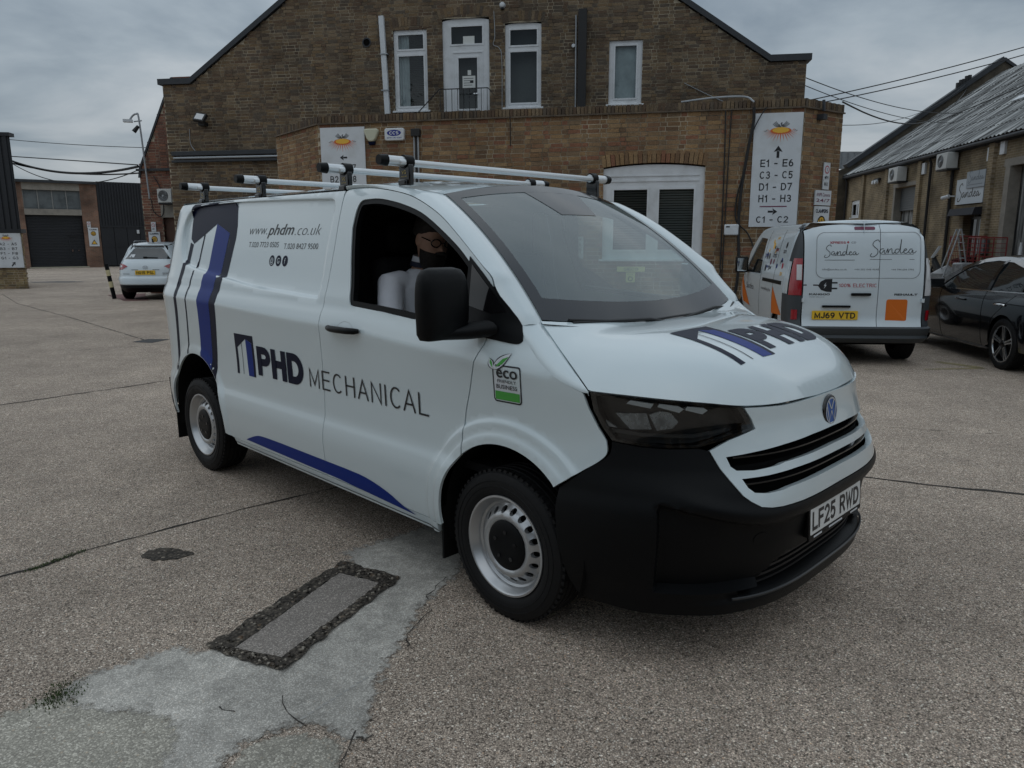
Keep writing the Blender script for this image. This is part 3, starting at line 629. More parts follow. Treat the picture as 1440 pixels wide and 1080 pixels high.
# ------------------------------------------------------------------ buildings
WPAR = {}
_link0 = link
def link(o, parent=None):
    _link0(o, parent)
    if parent is not None and parent.name in WPAR: o.matrix_parent_inverse = Matrix.Translation(-parent.location)
    return o
def wthing(name, label, cat, loc, group=None):
    """a thing whose parts are given in world coordinates"""
    t = thing(name, label, cat, loc, 0, group); WPAR[t.name] = 1; return t
class Wall:
    def __init__(s, a, b, z0=0.):
        s.a = Vector((a[0], a[1], 0)); d = Vector((b[0] - a[0], b[1] - a[1], 0)); s.L = d.length; s.u = d.normalized(); s.n = Vector((s.u.y, -s.u.x, 0)); s.z = Vector((0, 0, 1))
        s.rz = atan2(s.u.y, s.u.x)
    def p(s, x, z, h=0.): return s.a + s.u * x + s.n * h + s.z * z
    def M(s, x=0, z=0, h=0.): return plane_M(s.p(x, z, h), s.u, s.n)
    def box(s, b, x0, x1, z0, z1, h0, h1, m=0):
        b.box(s.p((x0 + x1) / 2, (z0 + z1) / 2, (h0 + h1) / 2), (x1 - x0, h1 - h0, z1 - z0), s.rz, m)
def sub_iv(iv, a, b):
    out = []
    for x, y in iv:
        if b <= x or a >= y: out.append((x, y))
        else:
            if a > x: out.append((x, a))
            if b < y: out.append((b, y))
    return out
def brickwork(parent, W, top, z0, holes, m_brick, m_mort, bl=.25, bh=.084, single=300, near=None, seed=1, depth=.1, x0=0., x1=None, back=True, name='brick'):
    """Flemish-bond bricks with recessed mortar on wall W below top(x); the nearest ones are single parts, the rest one part"""
    rnd = random.Random(seed); x1 = W.L if x1 is None else x1; j = .0135
    pieces = []; hd = bl / 2
    zmax = max(top(x0 + (x1 - x0) * i / 60) for i in range(61)); k = 0; z = z0
    while z < zmax - .02:
        seq = []; x = x0 - (0 if k % 2 == 0 else hd * .75); st = k % 2 == 0
        if rnd.random() < .2: x -= rnd.random() * .1
        while x < x1:
            w = bl if st else hd; seq.append((max(x, x0), min(x + w, x1))); x += w; st = not st
        zc = z + bh / 2
        for a, c in seq:
            mid = (a + c) / 2
            if top(mid) < z + bh * .45: continue
            iv = [(a + j / 2, c - j / 2)]
            for hx0, hx1, hz0, hz1 in holes:
                if hz0 < zc < hz1: iv = sub_iv(iv, hx0, hx1)
            for p, q in iv:
                if q - p > .03: pieces.append((p, q, z + j / 2, z + bh - j / 2, len(iv) == 1 and abs(q - p - (c - a - j)) < 1e-6))
        z += bh; k += 1
    camp = Vector((0, 0, 1.63))
    cand = []
    if single:
        ok = near or (lambda x, zz: True)
        for i, (p, q, za, zb, whole) in enumerate(pieces):
            if whole and ok((p + q) / 2, za): cand.append(((W.p((p + q) / 2, za) - camp).length, i))
        cand = {i for d, i in sorted(cand)[:single]}
    meshes = {}
    b = MB()
    for i, (p, q, za, zb, whole) in enumerate(pieces):
        o = rnd.uniform(-.003, .004); dz = rnd.uniform(-.0015, .0015)
        if i in cand:
            key = round(q - p, 3)
            if key not in meshes:
                t = MB(); l, h = q - p, zb - za; t.box((0, depth / 2, 0), (l, depth, h)); ob = t.obj(name, m_brick, parent); meshes[key] = ob.data
            else: ob = link(bpy.data.objects.new(name, meshes[key]), parent)
            ob.location = W.p((p + q) / 2, (za + zb) / 2 + dz, o); ob.rotation_euler = (0, rnd.uniform(-.006, .006), W.rz)
        else:
            vs = [W.p(x, zz + dz, hh) for hh in (o, -depth) for x, zz in ((p, za), (q, za), (q, zb), (p, zb))]
            b.add(vs, [(0, 1, 2, 3), (0, 4, 5, 1), (1, 5, 6, 2), (2, 6, 7, 3), (3, 7, 4, 0)])
    if b.v: tag(b.obj('brickwork', m_brick, parent, recalc=False), kind='stuff')
    if back:
        hs = [[(a, c), (d, c), (d, e), (a, e)] for a, d, c, e in [(h[0] + .002, h[1] - .002, max(h[2], z0 + .02), h[3]) for h in holes] if d > x0 and a < x1]
        n = 60; pl = [(x0, z0 - .05)] + [(x1, z0 - .05)] + [(x1 - (x1 - x0) * i / n, top(x1 - (x1 - x0) * i / n)) for i in range(n + 1)]
        V, F, _ = tri2d(pl, hs, 1.5); m = MB(); m.add([W.p(x, zz, -.005) for x, zz in V], [tuple(f) for f in F]); m.obj('mortar', m_mort, parent, recalc=False)
def arch_bricks(parent, W, x0, x1, zs, rise, h, m_b, bw=.078, seed=3, name='arch_brick'):
    """segmental arch of bricks on end"""
    rnd = random.Random(seed); c = (x0 + x1) / 2; w = (x1 - x0) / 2; R = (w * w + rise * rise) / (2 * rise) if rise > .001 else 1e3; zc = zs + rise - R
    half = math.asin(min(w / R, 1)); n = max(3, int(round(2 * half * R / bw))); b = None; first = None
    for i in range(n):
        a0 = -half + 2 * half * (i + .06) / n; a1 = -half + 2 * half * (i + .94) / n; o = .004 + rnd.uniform(-.003, .003)
        q = [(c + R * sin(a0), zc + R * cos(a0)), (c + R * sin(a1), zc + R * cos(a1)), (c + (R + h) * sin(a1), zc + (R + h) * cos(a1)), (c + (R + h) * sin(a0), zc + (R + h) * cos(a0))]
        m = MB(); m.add([W.p(x, z, hh) for hh in (o, -.1) for x, z in q], [(0, 1, 2, 3), (0, 4, 5, 1), (1, 5, 6, 2), (2, 6, 7, 3), (3, 7, 4, 0)]); m.obj(name, m_b, parent, recalc=False)
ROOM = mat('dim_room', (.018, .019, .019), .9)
BLIND = mat('grey_blind', (.16, .17, .175), .6)
CURT = mat('pale_curtain', (.30, .33, .36), .8, var=.25, vscale=2.5)
def window(parent, W, x0, x1, z0, z1, lights, rise=0., fr=.06, rec=.05, sill=True, blind=None, name='window', room=True, panel_top=0., m=None):
    """white framed window; lights = [(x0, x1, z0, z1)] glazed openings"""
    m = m or UPVC
    b = MB(); cuts = [[(a, c), (d, c), (d, e), (a, e)] for a, d, c, e in lights]
    n = 12; top = [(x1 + (x0 - x1) * i / n, z1 + rise * (1 - (2 * i / n - 1)**2)) for i in range(n + 1)]
    V, F, loops = tri2d([(x0, z0), (x1, z0)] + top, cuts, .6)
    for hh, rv in ((-rec, False), (-rec - .06, True)): b.add([W.p(x, z, hh) for x, z in V], [tuple(f) if not rv else tuple(f)[::-1] for f in F])
    for L in loops:
        q = [V[i] for i in L]; k = len(q); b.add([W.p(x, z, hh) for hh in (-rec, -rec - .06) for x, z in q], [(i, (i + 1) % k, k + (i + 1) % k, k + i) for i in range(k)])
    f = b.obj(name, m, parent, recalc=False)
    for a, d, c, e in lights:
        s = MB()                                     # inner sash, proud of the frame
        for (p, q, r, t) in ((a, d, c, c + fr * .7), (a, d, e - fr * .7, e), (a, a + fr * .7, c + fr * .7, e - fr * .7), (d - fr * .7, d, c + fr * .7, e - fr * .7)): W.box(s, p, q, r, t, -rec - .03, -rec + .012)
        s.obj('sash', m, f)
        g = MB(); g.add([W.p(x, z, -rec - .02) for x, z in ((a, c), (d, c), (d, e), (a, e))], [(0, 1, 2, 3)]); g.obj('pane', VGLASS, f)
        if blind == 'slats':
            s = MB(); zz = c + .03
            while zz < e - .02: s.add([W.p(a + .02, zz, -rec - .10), W.p(d - .02, zz, -rec - .10), W.p(d - .02, zz + .034, -rec - .075), W.p(a + .02, zz + .034, -rec - .075)], [(0, 1, 2, 3)]); zz += .048
            tag(s.obj('blind', BLIND, f), kind='stuff')
        elif blind == 'sheet':
            s = MB(); W.box(s, a + .01, d - .01, c + .01, e - .01, -rec - .12, -rec - .1); s.obj('blind', CURT, f)
        elif blind == 'half':
            s = MB(); k = 8; s.add([W.p(x, z, -rec - .1 + .02 * ((i) % 2)) for i, x in enumerate([a + (d - a) * .4 * t / k for t in range(k + 1)]) for z in (c, e)], [(2 * i, 2 * i + 2, 2 * i + 3, 2 * i + 1) for i in range(k)]); s.obj('curtain', CURT, f)
            s = MB(); zz = c + .03
            while zz < e - .02: s.add([W.p(a + (d - a) * .42, zz, -rec - .10), W.p(d - .02, zz, -rec - .10), W.p(d - .02, zz + .022, -rec - .085), W.p(a + (d - a) * .42, zz + .022, -rec - .085)], [(0, 1, 2, 3)]); zz += .048
            tag(s.obj('blind', ROOM, f), kind='stuff')
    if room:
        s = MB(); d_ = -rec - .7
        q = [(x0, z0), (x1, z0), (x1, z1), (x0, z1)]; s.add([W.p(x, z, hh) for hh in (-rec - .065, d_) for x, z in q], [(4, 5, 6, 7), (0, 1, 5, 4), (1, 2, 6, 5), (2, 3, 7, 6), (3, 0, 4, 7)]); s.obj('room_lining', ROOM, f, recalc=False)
    if sill:
        s = MB(); W.box(s, x0 - .06, x1 + .06, z0 - .045, z0, -rec - .05, .045); s.obj('sill', m, f, bevel=.006)
    return f
# --- gabled brick building behind
GB = Wall((-9.698, 21.707), (7.196, 19.081)); GC = GB.L / 2
def gtop(x):
    d = min(x, GB.L - x); return 5.93 if d < .86 else 5.93 + (d - .86) * .675
gb = wthing('gabled_brick_building', 'tall sooty brown brick building with a wide gable, white upper windows and dark raked coping', 'building', GB.p(GC, 0))
gholes = [(6.69, 7.60, 5.05, 7.09), (8.01, 9.25, 4.0, 7.27), (9.66, 10.60, 5.05, 7.10), (12.32, 13.15, 5.05, 6.59)]
for p in (-1, 1): pass
brickwork(gb, GB, lambda x: gtop(x) - .03, 1.9, gholes, BR_DARK, MORT_D, .25, .0805, 300, near=lambda x, z: 12 < x < 16.6 and z > 4.75, seed=11)
b = MB(); GB.box(b, 0, GB.L, 0, 1.9, -.3, 0); b.obj('plinth', mat('sooty_wall', (.06, .047, .035), .95, var=.4, vscale=3), gb)
b = MB()                                             # roof body behind the gable wall
q = [(0.15, 0), (GB.L - .15, 0), (GB.L - .15, 5.7), (GC, 5.7 + (GC - .86) * .675), (.15, 5.7)]
b.add([GB.p(x, z, hh) for hh in (-.35, -16) for x, z in q], [(0, 4, 3, 2, 1), (5, 6, 7, 8, 9), (0, 1, 6, 5), (1, 2, 7, 6), (2, 3, 8, 7), (3, 4, 9, 8), (4, 0, 5, 9)]); b.obj('roof', mat('slate_roof', (.06, .065, .07), .8, var=.2, vscale=3), gb)
b = MB()
prof = [(-.10, 5.93), (.86, 5.93), (GC, gtop(GC)), (GB.L - .86, 5.93), (GB.L + .10, 5.93)]
for i in range(4):
    (xa, za), (xb, zb) = prof[i], prof[i + 1]; q = [(xa, za), (xb, zb), (xb, zb + .15), (xa, za + .15)]
    b.add([GB.p(x, z, hh) for hh in (.07, -.4) for x, z in q], [(0, 1, 2, 3), (7, 6, 5, 4), (0, 4, 5, 1), (1, 5, 6, 2), (2, 6, 7, 3), (3, 7, 4, 0)])
b.obj('coping', LEAD, gb)
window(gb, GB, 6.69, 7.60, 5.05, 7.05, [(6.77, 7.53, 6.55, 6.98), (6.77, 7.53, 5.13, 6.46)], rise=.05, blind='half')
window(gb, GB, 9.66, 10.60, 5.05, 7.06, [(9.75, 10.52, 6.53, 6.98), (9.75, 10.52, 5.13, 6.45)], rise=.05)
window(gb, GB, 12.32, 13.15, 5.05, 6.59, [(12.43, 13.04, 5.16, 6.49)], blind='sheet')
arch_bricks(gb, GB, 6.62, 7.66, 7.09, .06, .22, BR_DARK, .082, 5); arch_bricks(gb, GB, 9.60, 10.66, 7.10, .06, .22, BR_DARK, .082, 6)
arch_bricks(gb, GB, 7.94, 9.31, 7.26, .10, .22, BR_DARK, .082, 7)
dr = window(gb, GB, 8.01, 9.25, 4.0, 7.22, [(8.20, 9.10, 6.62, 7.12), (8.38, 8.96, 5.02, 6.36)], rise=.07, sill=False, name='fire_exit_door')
dr['label'] = 'white upper door with fanlight and black glass'
b = MB(); GB.box(b, 8.27, 9.07, 6.44, 6.47, -.05, -.035); GB.box(b, 8.27, 8.30, 4.2, 6.44, -.05, -.04); GB.box(b, 9.04, 9.07, 4.2, 6.44, -.05, -.04); b.obj('door_leaf_edge', UPVC, dr)
b = MB(); b.tube([GB.p(8.93, 5.42, -.03), GB.p(8.93, 5.42, .03), GB.p(8.83, 5.42, .03)], .014, 6); b.obj('handle', CHROME, dr)
NOTICE = mat('paper_notice', (.62, .64, .62), .7)
for (x0, x1, z0, z1, lines, where) in ((8.52, 8.86, 5.58, 5.88, 4, 'white paper notice taped to the black glass of the upper door'), (8.66, 8.75, 5.90, 6.02, 0, 'tiny white sticker above the paper notice on the upper door'), (8.55, 8.85, 6.64, 6.85, 0, 'pale square sheet leaning in the fanlight over the upper door')):
    d = D2(); d.poly([(x0, z0), (x1, z0), (x1, z1), (x0, z1)], NOTICE)
    for i in range(lines): d.poly([(x0 + .03, z1 - .07 - i * .055), (x1 - .05 - .03 * (i % 2), z1 - .07 - i * .055), (x1 - .05 - .03 * (i % 2), z1 - .055 - i * .055), (x0 + .03, z1 - .055 - i * .055)], GREY_INK, 1)
    if lines: d.poly([(x0 + .2, z0 + .13), (x0 + .29, z0 + .13), (x0 + .29, z0 + .19), (x0 + .2, z0 + .19)], INK, 2)
    tag(d.flat('paper_notice', GB.M(0, 0, -.066), None), where, 'notice')
# ledge and flashing on the left of the gable
for q in ((4.02, 4.14, 0, .10), (3.84, 3.90, 0, .12)): b = MB(); GB.box(b, .15, 4.3, *q); b.obj('lead_flashing', LEAD, gb, bevel=.01)
b = MB(); b.tube([GB.p(.2, 3.96, .07), GB.p(4.3, 3.96, .07)], .035, 8); b.obj('gutter_pipe', METALG, gb)

# --- low brick block in front
LB = Wall((-4.040, 16.150), (5.414, 14.292)); LR = Wall((5.414, 14.292), (6.442, 15.017)); LL = Wall((-5.486, 17.962), (-4.040, 16.150))
lb = wthing('low_brick_block', 'flat roofed warm brown brick block with canted corners in front of the gable', 'building', LB.p(LB.L / 2, 0))
TOPZ = 4.03
brickwork(lb, LB, lambda x: TOPZ, 0.0, [(5.96, 7.90, 1.28, 3.04), (5.96, 7.90, 3.0, 3.28)], BR_WARM, MORT, .25, .084, 300, near=lambda x, z: 7.0 < x and z > 1.7, seed=21)
brickwork(lb, LR, lambda x: TOPZ, 0.0, [], BR_WARM, MORT, .25, .084, 0, seed=22)
brickwork(lb, LL, lambda x: TOPZ, 0.0, [], BR_WARM, MORT, .25, .084, 0, seed=23)
arch_bricks(lb, LB, 5.94, 7.92, 3.045, .075, .225, BR_WARM, .085, 8)
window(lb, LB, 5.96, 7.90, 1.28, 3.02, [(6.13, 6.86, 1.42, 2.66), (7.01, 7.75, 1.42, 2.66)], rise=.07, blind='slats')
b = MB(); LB.box(b, 6.06, 7.80, 2.77, 2.80, -.05, -.035); LB.box(b, 6.06, 7.80, 2.87, 2.89, -.05, -.035); LB.box(b, 6.02, 6.05, 1.36, 2.75, -.05, -.04); b.obj('frame_bead', UPVC, lb)
b = MB()                                             # thin ledge and roof slab
q = [LL.p(0, 0, .03), LL.p(LL.L, 0, .03), LB.p(LB.L, 0, .03), LR.p(LR.L, 0, .03)]
def offset_chain(h): return [LL.p(0, 0, h), LB.a + (LL.n + LB.n).normalized() * h * 1.06, LR.a + (LB.n + LR.n).normalized() * h * 1.08, LR.p(LR.L, 0, h)]
o, i_ = offset_chain(.045), offset_chain(-.20)
for k in range(3): b.add([Vector((v.x, v.y, z)) for z in (4.03, 4.055) for v in (o[k], o[k + 1], i_[k + 1], i_[k])], [(0, 3, 2, 1), (4, 5, 6, 7), (0, 1, 5, 4), (2, 3, 7, 6), (1, 2, 6, 5), (3, 0, 4, 7)])
b.obj('tile_ledge', mat('weathered_tile', (.11, .085, .062), .9, var=.5, vscale=6), lb)
b = MB(); rnd = random.Random(9)                     # bricks on edge along the parapet
for Wl in (LL, LB, LR):
    x = .02
    while x < Wl.L - .05: Wl.box(b, x, x + .062, 4.057, 4.20 + rnd.uniform(-.006, .006), -.2, .005 + rnd.uniform(-.003, .003)); x += .074
tag(b.obj('brick_on_edge', BR_DARK, lb, recalc=False), kind='stuff')
b = MB(); pl = [LL.p(0, 0, -.2), LB.p(0, 0, -.2), LB.p(LB.L, 0, -.2), LR.p(LR.L, 0, -.2), GB.p(16.3, 0, -.1), GB.p(4.3, 0, -.1)]
b.add([Vector((v.x, v.y, z)) for z in (3.55, 3.7) for v in pl], [(5, 4, 3, 2, 1, 0), (6, 7, 8, 9, 10, 11)] + [(i, (i + 1) % 6, 6 + (i + 1) % 6, 6 + i) for i in range(6)]); b.obj('flat_roof', mat('roof_felt', (.04, .04, .04), .95), lb)
b = MB()
for (a, c) in ((LL.p(0, 0, -.02), GB.p(4.35, 0, 0)), (LR.p(LR.L, 0, -.02), GB.p(16.3, 0, 0))): b.add([(a.x, a.y, 0), (c.x, c.y, 0), (c.x, c.y, 4.1), (a.x, a.y, 4.1)], [(0, 1, 2, 3)])
b.obj('side_wall', tex_brick('side_brick', (.2, .125, .07), (.15, .09, .055), (.3, .25, .19), .25, .084, (0, 1, 0)), lb)
for Wl, x in ((LB, 4.105), (LB, .02)): pass
# railing at the upper door
rl = wthing('balcony_railing', 'black iron guard railing in front of the white upper door', 'railing', GB.p(8.6, 3.7, .3))
for nm, p0, p1 in (('top_rail', (7.98, 5.5), (9.26, 5.5)), ('return_rail', (9.26, 5.5), (9.42, 5.32)), ('stay', (7.98, 5.5), (7.3, 4.85)), ('bottom_rail', (7.98, 3.8), (9.26, 3.8))): b = MB(); b.bar(GB.p(*p0, .30), GB.p(*p1, .30), .032, .02); b.obj(nm, CABLE, rl)
for i in range(9):
    b = MB(); b.bar(GB.p(8.0 + i * .155, 3.7, .30), GB.p(8.0 + i * .155, 5.50, .30), .014, .014); b.obj('baluster', CABLE, rl)

# --- red brick wing on the left
RW = Wall((-13.6, 24.6), (-9.2, 23.9))
rwt = wthing('red_brick_wing', 'narrow red brick wing with a steep raked parapet left of the gabled building', 'building', RW.p(2.4, 0))
def rtop(x): return 3.62 if x < 1.78 else min(3.95 + (x - 1.86) * 1.98, 6.6) if x > 1.86 else 3.62 + (x - 1.78) * 4
brickwork(rwt, RW, rtop, 0, [(2.46, 3.5, 0, 2.42)], BR_RED, MORT_D, .25, .082, 0, seed=31, x0=1.78, x1=3.9)
b = MB(); RW.box(b, 1.72, 3.15, 3.86, 3.93, 0, .08); b.obj('string_course', LEAD, rwt)
b = MB(); RW.box(b, 2.42, 3.2, 2.42, 2.80, -.1, .02); b.obj('lintel', CONC, rwt)
b = MB(); RW.box(b, 2.46, 3.5, 0, 2.42, -.25, -.2); b.obj('door', mat('dark_door', (.012, .012, .014), .5), rwt)
b = MB()
pr = [(1.80, 3.66), (1.86, 3.97), (3.2, 6.62)]
for i in range(2): b.add([RW.p(x, z, hh) for hh in (.04, -.3) for x, z in ((pr[i][0] - .05, pr[i][1]), (pr[i + 1][0] - .05, pr[i + 1][1]), (pr[i + 1][0] + .02, pr[i + 1][1]), (pr[i][0] + .02, pr[i][1]))], [(0, 1, 2, 3), (7, 6, 5, 4), (0, 4, 5, 1), (1, 5, 6, 2), (2, 6, 7, 3), (3, 7, 4, 0)])
b.obj('raked_coping', LEAD, rwt)
b = MB(); RW.box(b, 1.8, 3.9, 0, 3.6, -6, -.12); b.obj('wing_body', mat('wing_wall', (.10, .055, .04), .95, var=.3), rwt)

# --- garage with shutter and the black gate
GA = Wall((-31.2, 48.5), (-27.0, 51.5))
ga = wthing('brick_garage', 'far brown brick garage with a black roller shutter and a long grey window band', 'building', GA.p(1.6, 0))
TB_RED = tex_brick('far_red_brick', (.23, .12, .08), (.17, .10, .072), (.22, .18, .14), .26, .085, tuple(GA.u))
for (x0, x1, z0, z1, h0, h1) in ((-1.2, -.02, 0, 5.45, -.4, 0), (3.2, 4.17, 0, 5.45, -.4, 0)): b = MB(); GA.box(b, x0, x1, z0, z1, h0, h1); b.obj('brick_pier', TB_RED, ga)
for q in ((5.0, 5.45, -.4, -.01), (3.42, 3.80, -.4, .03)): b = MB(); GA.box(b, -.02, 3.2, *q); b.obj('concrete_beam', CONC, ga)
b = MB(); GA.box(b, -1.4, 4.2, 5.45, 5.62, -7, .2); b.obj('roof_edge', LEAD, ga)
b = MB(); GA.box(b, -1.2, 4.17, 0, 5.4, -7, -.45); b.obj('garage_body', TB_RED, ga)
gw = MB(); GA.box(gw, -.02, 3.2, 3.80, 5.0, -.3, -.2); fwin = gw.obj('window_band', mat('dusty_glass', (.11, .125, .13), .3, var=.35, vscale=1.2), ga)
for i in range(4):
    g = MB(); GA.box(g, .03 + i * .8, .79 + i * .8, 3.86, 4.95, -.2, -.185); g.obj('pane', mat('dusty_glass', (.11, .125, .13)), fwin)
b = MB()
for i in range(5): GA.box(b, -.02 + i * .8, .03 + i * .8, 3.8, 5.0, -.2, -.13)
b.obj('mullion', mat('old_frame', (.25, .25, .24), .7), fwin)
sh = MB(); GA.box(sh, 0, 3.2, 0.08, 3.42, -.3, -.22); sho = sh.obj('roller_shutter', BLACKCLAD, ga)
for i in range(33):
    s = MB(); GA.box(s, .03, 3.17, .11 + i * .1, .195 + i * .1, -.22, -.19); s.obj('slat', BLACKCLAD, sho, bevel=.02, seg=1)
b = MB(); GA.box(b, 2.28, 2.34, .1, 2.1, -.19, -.16); GA.box(b, 2.28, 3.15, 2.05, 2.1, -.19, -.16); b.obj('wicket_door_frame', BLACKCLAD, sho)
b = MB(); GA.box(b, 2.40, 2.47, 1.05, 1.2, -.17, -.12); GA.box(b, 2.75, 2.83, 1.1, 1.16, -.17, -.12); b.obj('lock', CHROME, sho)
b = MB(); GA.box(b, -.1, 3.3, 0, .08, -.3, .12); b.obj('threshold', mat('pale_step', (.35, .33, .26), .9), ga)
gt = wthing('black_gate', 'tall black corrugated metal gate right of the far garage', 'gate', GA.p(5.6, 0))
GT = Wall(GA.p(4.2, 0).xy, GA.p(7.4, 0).xy)
for i in range(18):
    b = MB(); x = i * .175; GT.box(b, x, x + .10, 2.75, 5.66, -.06, 0); GT.box(b, x + .10, x + .175, 2.75, 5.66, -.10, -.05); b.obj('corrugated_sheet', BLACKCLAD, gt)
for i in range(4):
    b = MB(); GT.box(b, i * .8 + .01, i * .8 + .78, .1, 1.35, -.06, 0); b.obj('gate_panel', BLACKCLAD, gt)
    b = MB(); GT.box(b, i * .8 + .01, i * .8 + .78, 1.38, 2.7, -.06, 0); b.obj('gate_panel', BLACKCLAD, gt)
b = MB(); GT.box(b, 0, 3.2, 2.66, 2.78, -.08, .04); GT.box(b, 0, 3.2, 1.32, 1.40, -.08, .02); b.obj('gate_rail', BLACKCLAD, gt)
b = MB(); GT.box(b, 2.2, 2.35, 2.25, 2.5, 0, .08); b.obj('entry_box', SIGNW, gt)
b = MB(); GT.box(b, -.05, 3.3, .02, 5.6, -.2, -.12); b.obj('backing_board', BLACKCLAD, gt)

# --- black clad store on a brick base, far left
PW = Wall((-24.5, 25.77), (-17.55, 26.96))
st = wthing('black_clad_store', 'black metal clad store on a low brick base at the left edge', 'building', PW.p(5, 0))
brickwork(st, PW, lambda x: 2.0, 0, [], BR_YEL, MORT, .25, .084, 0, seed=41, x0=3.0)
PE = Wall((-17.55, 26.96), (-20.0, 30.2)); brickwork(st, PE, lambda x: 2.0, 0, [], BR_YEL, MORT, .25, .084, 0, seed=42)
for i in range(16):
    b = MB(); x = PW.L - .22 - i * .2; PW.box(b, x, x + .13, 2.1, 5.32, .02, .06); PW.box(b, x + .13, x + .2, 2.1, 5.32, -.02, .025); b.obj('cladding_sheet', BLACKCLAD, st)
for q in ((1.98, 2.12, -.3, .08), (5.3, 5.42, -.3, .09)): b = MB(); PW.box(b, 3, PW.L + .03, *q); b.obj('edge_trim', BLACKCLAD, st)
b = MB(); b.add([(-17.55, 26.96, 2.1), (-20.0, 30.2, 2.1), (-20.0, 30.2, 5.4), (-17.55, 26.96, 5.4), (-24.5, 25.77, 5.4), (-24.5, 29, 5.4)], [(0, 1, 2, 3), (3, 2, 5, 4)]); b.obj('side_cladding', BLACKCLAD, st)

# --- workshop with the long corrugated roof, right
WS = Wall((15.4, 18.0), (17.9, 40.0))           # left to right seen from inside: its outward side faces the yard
WS.n = -WS.n
wk = wthing('brick_workshop', 'long yellow brick workshop with a weathered corrugated roof on the right', 'building', WS.p(11, 0))
TB_Y = tex_brick('far_stock_brick', (.25, .19, .11), (.19, .145, .088), (.32, .27, .2), .25, .084, tuple(WS.u))
EZ = 4.93
def wwall(b, x0, x1, z0, z1, h1=0., h0=-.35): WS.box(b, x0, x1, z0, z1, h0, h1)
b = MB()
for q in ((-6, 3.6, 0, EZ), (3.6, 6.86, 4.0, EZ), (6.86, 8.12, 0, EZ), (8.12, 9.6, 2.62, EZ), (9.6, 13.9, 0, EZ), (13.9, 16.2, 3.9, EZ), (16.2, 20.5, 0, EZ), (20.5, 22.0, 0, 2.8), (20.5, 22.0, 3.66, EZ), (22.0, 23.2, 0, EZ)): wwall(b, *q)
b.obj('wall', TB_Y, wk)
for x in (3.2, 7.75, 10.75, 13.45, 17.0, 20.1): b = MB(); wwall(b, x, x + .34, 0, EZ - .1, .11, 0.001); b.obj('pilaster', TB_Y, wk)
for nm, q in (('lintel', (3.3, 7.1, 3.98, 4.22, .05, -.1)), ('concrete_jamb', (6.70, 6.98, 0, 3.978, .06, -.3)), ('lintel', (13.8, 16.4, 3.92, 4.08, .04, -.1)), ('concrete_jamb', (16.15, 16.35, 0, 3.918, .03, -.3)), ('concrete_jamb', (13.75, 13.95, 0, 3.918, .03, -.3))): b = MB(); wwall(b, *q); b.obj(nm, CONC, wk)
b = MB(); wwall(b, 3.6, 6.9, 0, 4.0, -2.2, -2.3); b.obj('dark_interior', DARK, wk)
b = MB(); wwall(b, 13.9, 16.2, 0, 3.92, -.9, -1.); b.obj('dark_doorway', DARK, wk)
rs = MB(); wwall(rs, 13.95, 16.15, 2.9, 3.9, -.25, -.3); rso = rs.obj('roller_shutter', mat('grey_shutter', (.10, .11, .115), .5), wk)
for i in range(10):
    s = MB(); wwall(s, 13.97, 16.13, 2.92 + i * .098, 3.0 + i * .098, -.22, -.25); s.obj('slat', mat('grey_shutter', (.1, .11, .115)), rso)
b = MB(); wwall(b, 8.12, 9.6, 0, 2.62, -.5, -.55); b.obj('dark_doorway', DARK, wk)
dw = MB(); wwall(dw, 8.35, 9.45, .05, 2.45, -.2, -.25); dwo = dw.obj('shop_door', mat('dark_frame', (.02, .02, .022), .4), wk)
b = MB(); wwall(b, 8.45, 8.80, .2, 2.35, -.19, -.2); b.obj('pane', mat('pale_pane', (.30, .36, .40), .15), dwo)
b = MB(); wwall(b, 9.0, 9.38, .2, 2.35, -.19, -.2); b.obj('pane', GLASSD, dwo)
aw = MB(); aw.add([WS.p(x, z, h) for x in (8.1, 9.95) for z, h in ((2.5, 0), (2.78, 0), (2.74, .35), (2.5, .42))], [(0, 1, 2, 3), (7, 6, 5, 4), (0, 4, 5, 1), (1, 5, 6, 2), (2, 6, 7, 3), (3, 7, 4, 0)]); aw.obj('awning', mat('navy_canvas', (.012, .013, .02), .7), wk)
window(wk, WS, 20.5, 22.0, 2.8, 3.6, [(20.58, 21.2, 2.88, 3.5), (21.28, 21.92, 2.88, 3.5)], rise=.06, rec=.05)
# roof: real corrugations near, eave at EZ, ridge 5.4 m up
slope = Vector((WS.n.x * -1, WS.n.y * -1, 0)); RR = 7.4; RH = 5.05
ROOF = bpy.data.materials.new('weathered_fibre_cement'); ROOF.use_nodes = True
def _roof():
    nt = ROOF.node_tree; bs = nt.nodes['Principled BSDF']; N = nt.nodes.new; L = nt.links.new
    ge = N('ShaderNodeNewGeometry'); mp = N('ShaderNodeVectorRotate'); mp.rotation_type = 'Z_AXIS'; mp.inputs['Angle'].default_value = -WS.rz; L(ge.outputs['Position'], mp.inputs['Vector'])
    sc = N('ShaderNodeVectorMath'); sc.operation = 'MULTIPLY'; sc.inputs[1].default_value = (4.2, .22, .22); L(mp.outputs[0], sc.inputs[0])
    n = N('ShaderNodeTexNoise'); n.inputs['Scale'].default_value = 1.6; n.inputs['Detail'].default_value = 7; n.inputs['Roughness'].default_value = .7; L(sc.outputs[0], n.inputs['Vector'])
    rp = N('ShaderNodeValToRGB'); r = rp.color_ramp; r.elements[0].position = .40; r.elements[0].color = (.035, .035, .034, 1); r.elements[1].position = .62; r.elements[1].color = (.50, .51, .50, 1); e = r.elements.new(.5); e.color = (.17, .175, .175, 1); L(n.outputs['Fac'], rp.inputs[0])
    L(rp.outputs[0], bs.inputs['Base Color']); bs.inputs['Roughness'].default_value = .9
_roof()
def rpt(x, t, lift=0.): return WS.p(x, EZ + .06, .25) + slope * (t * RR) + Vector((0, 0, t * RH + lift))
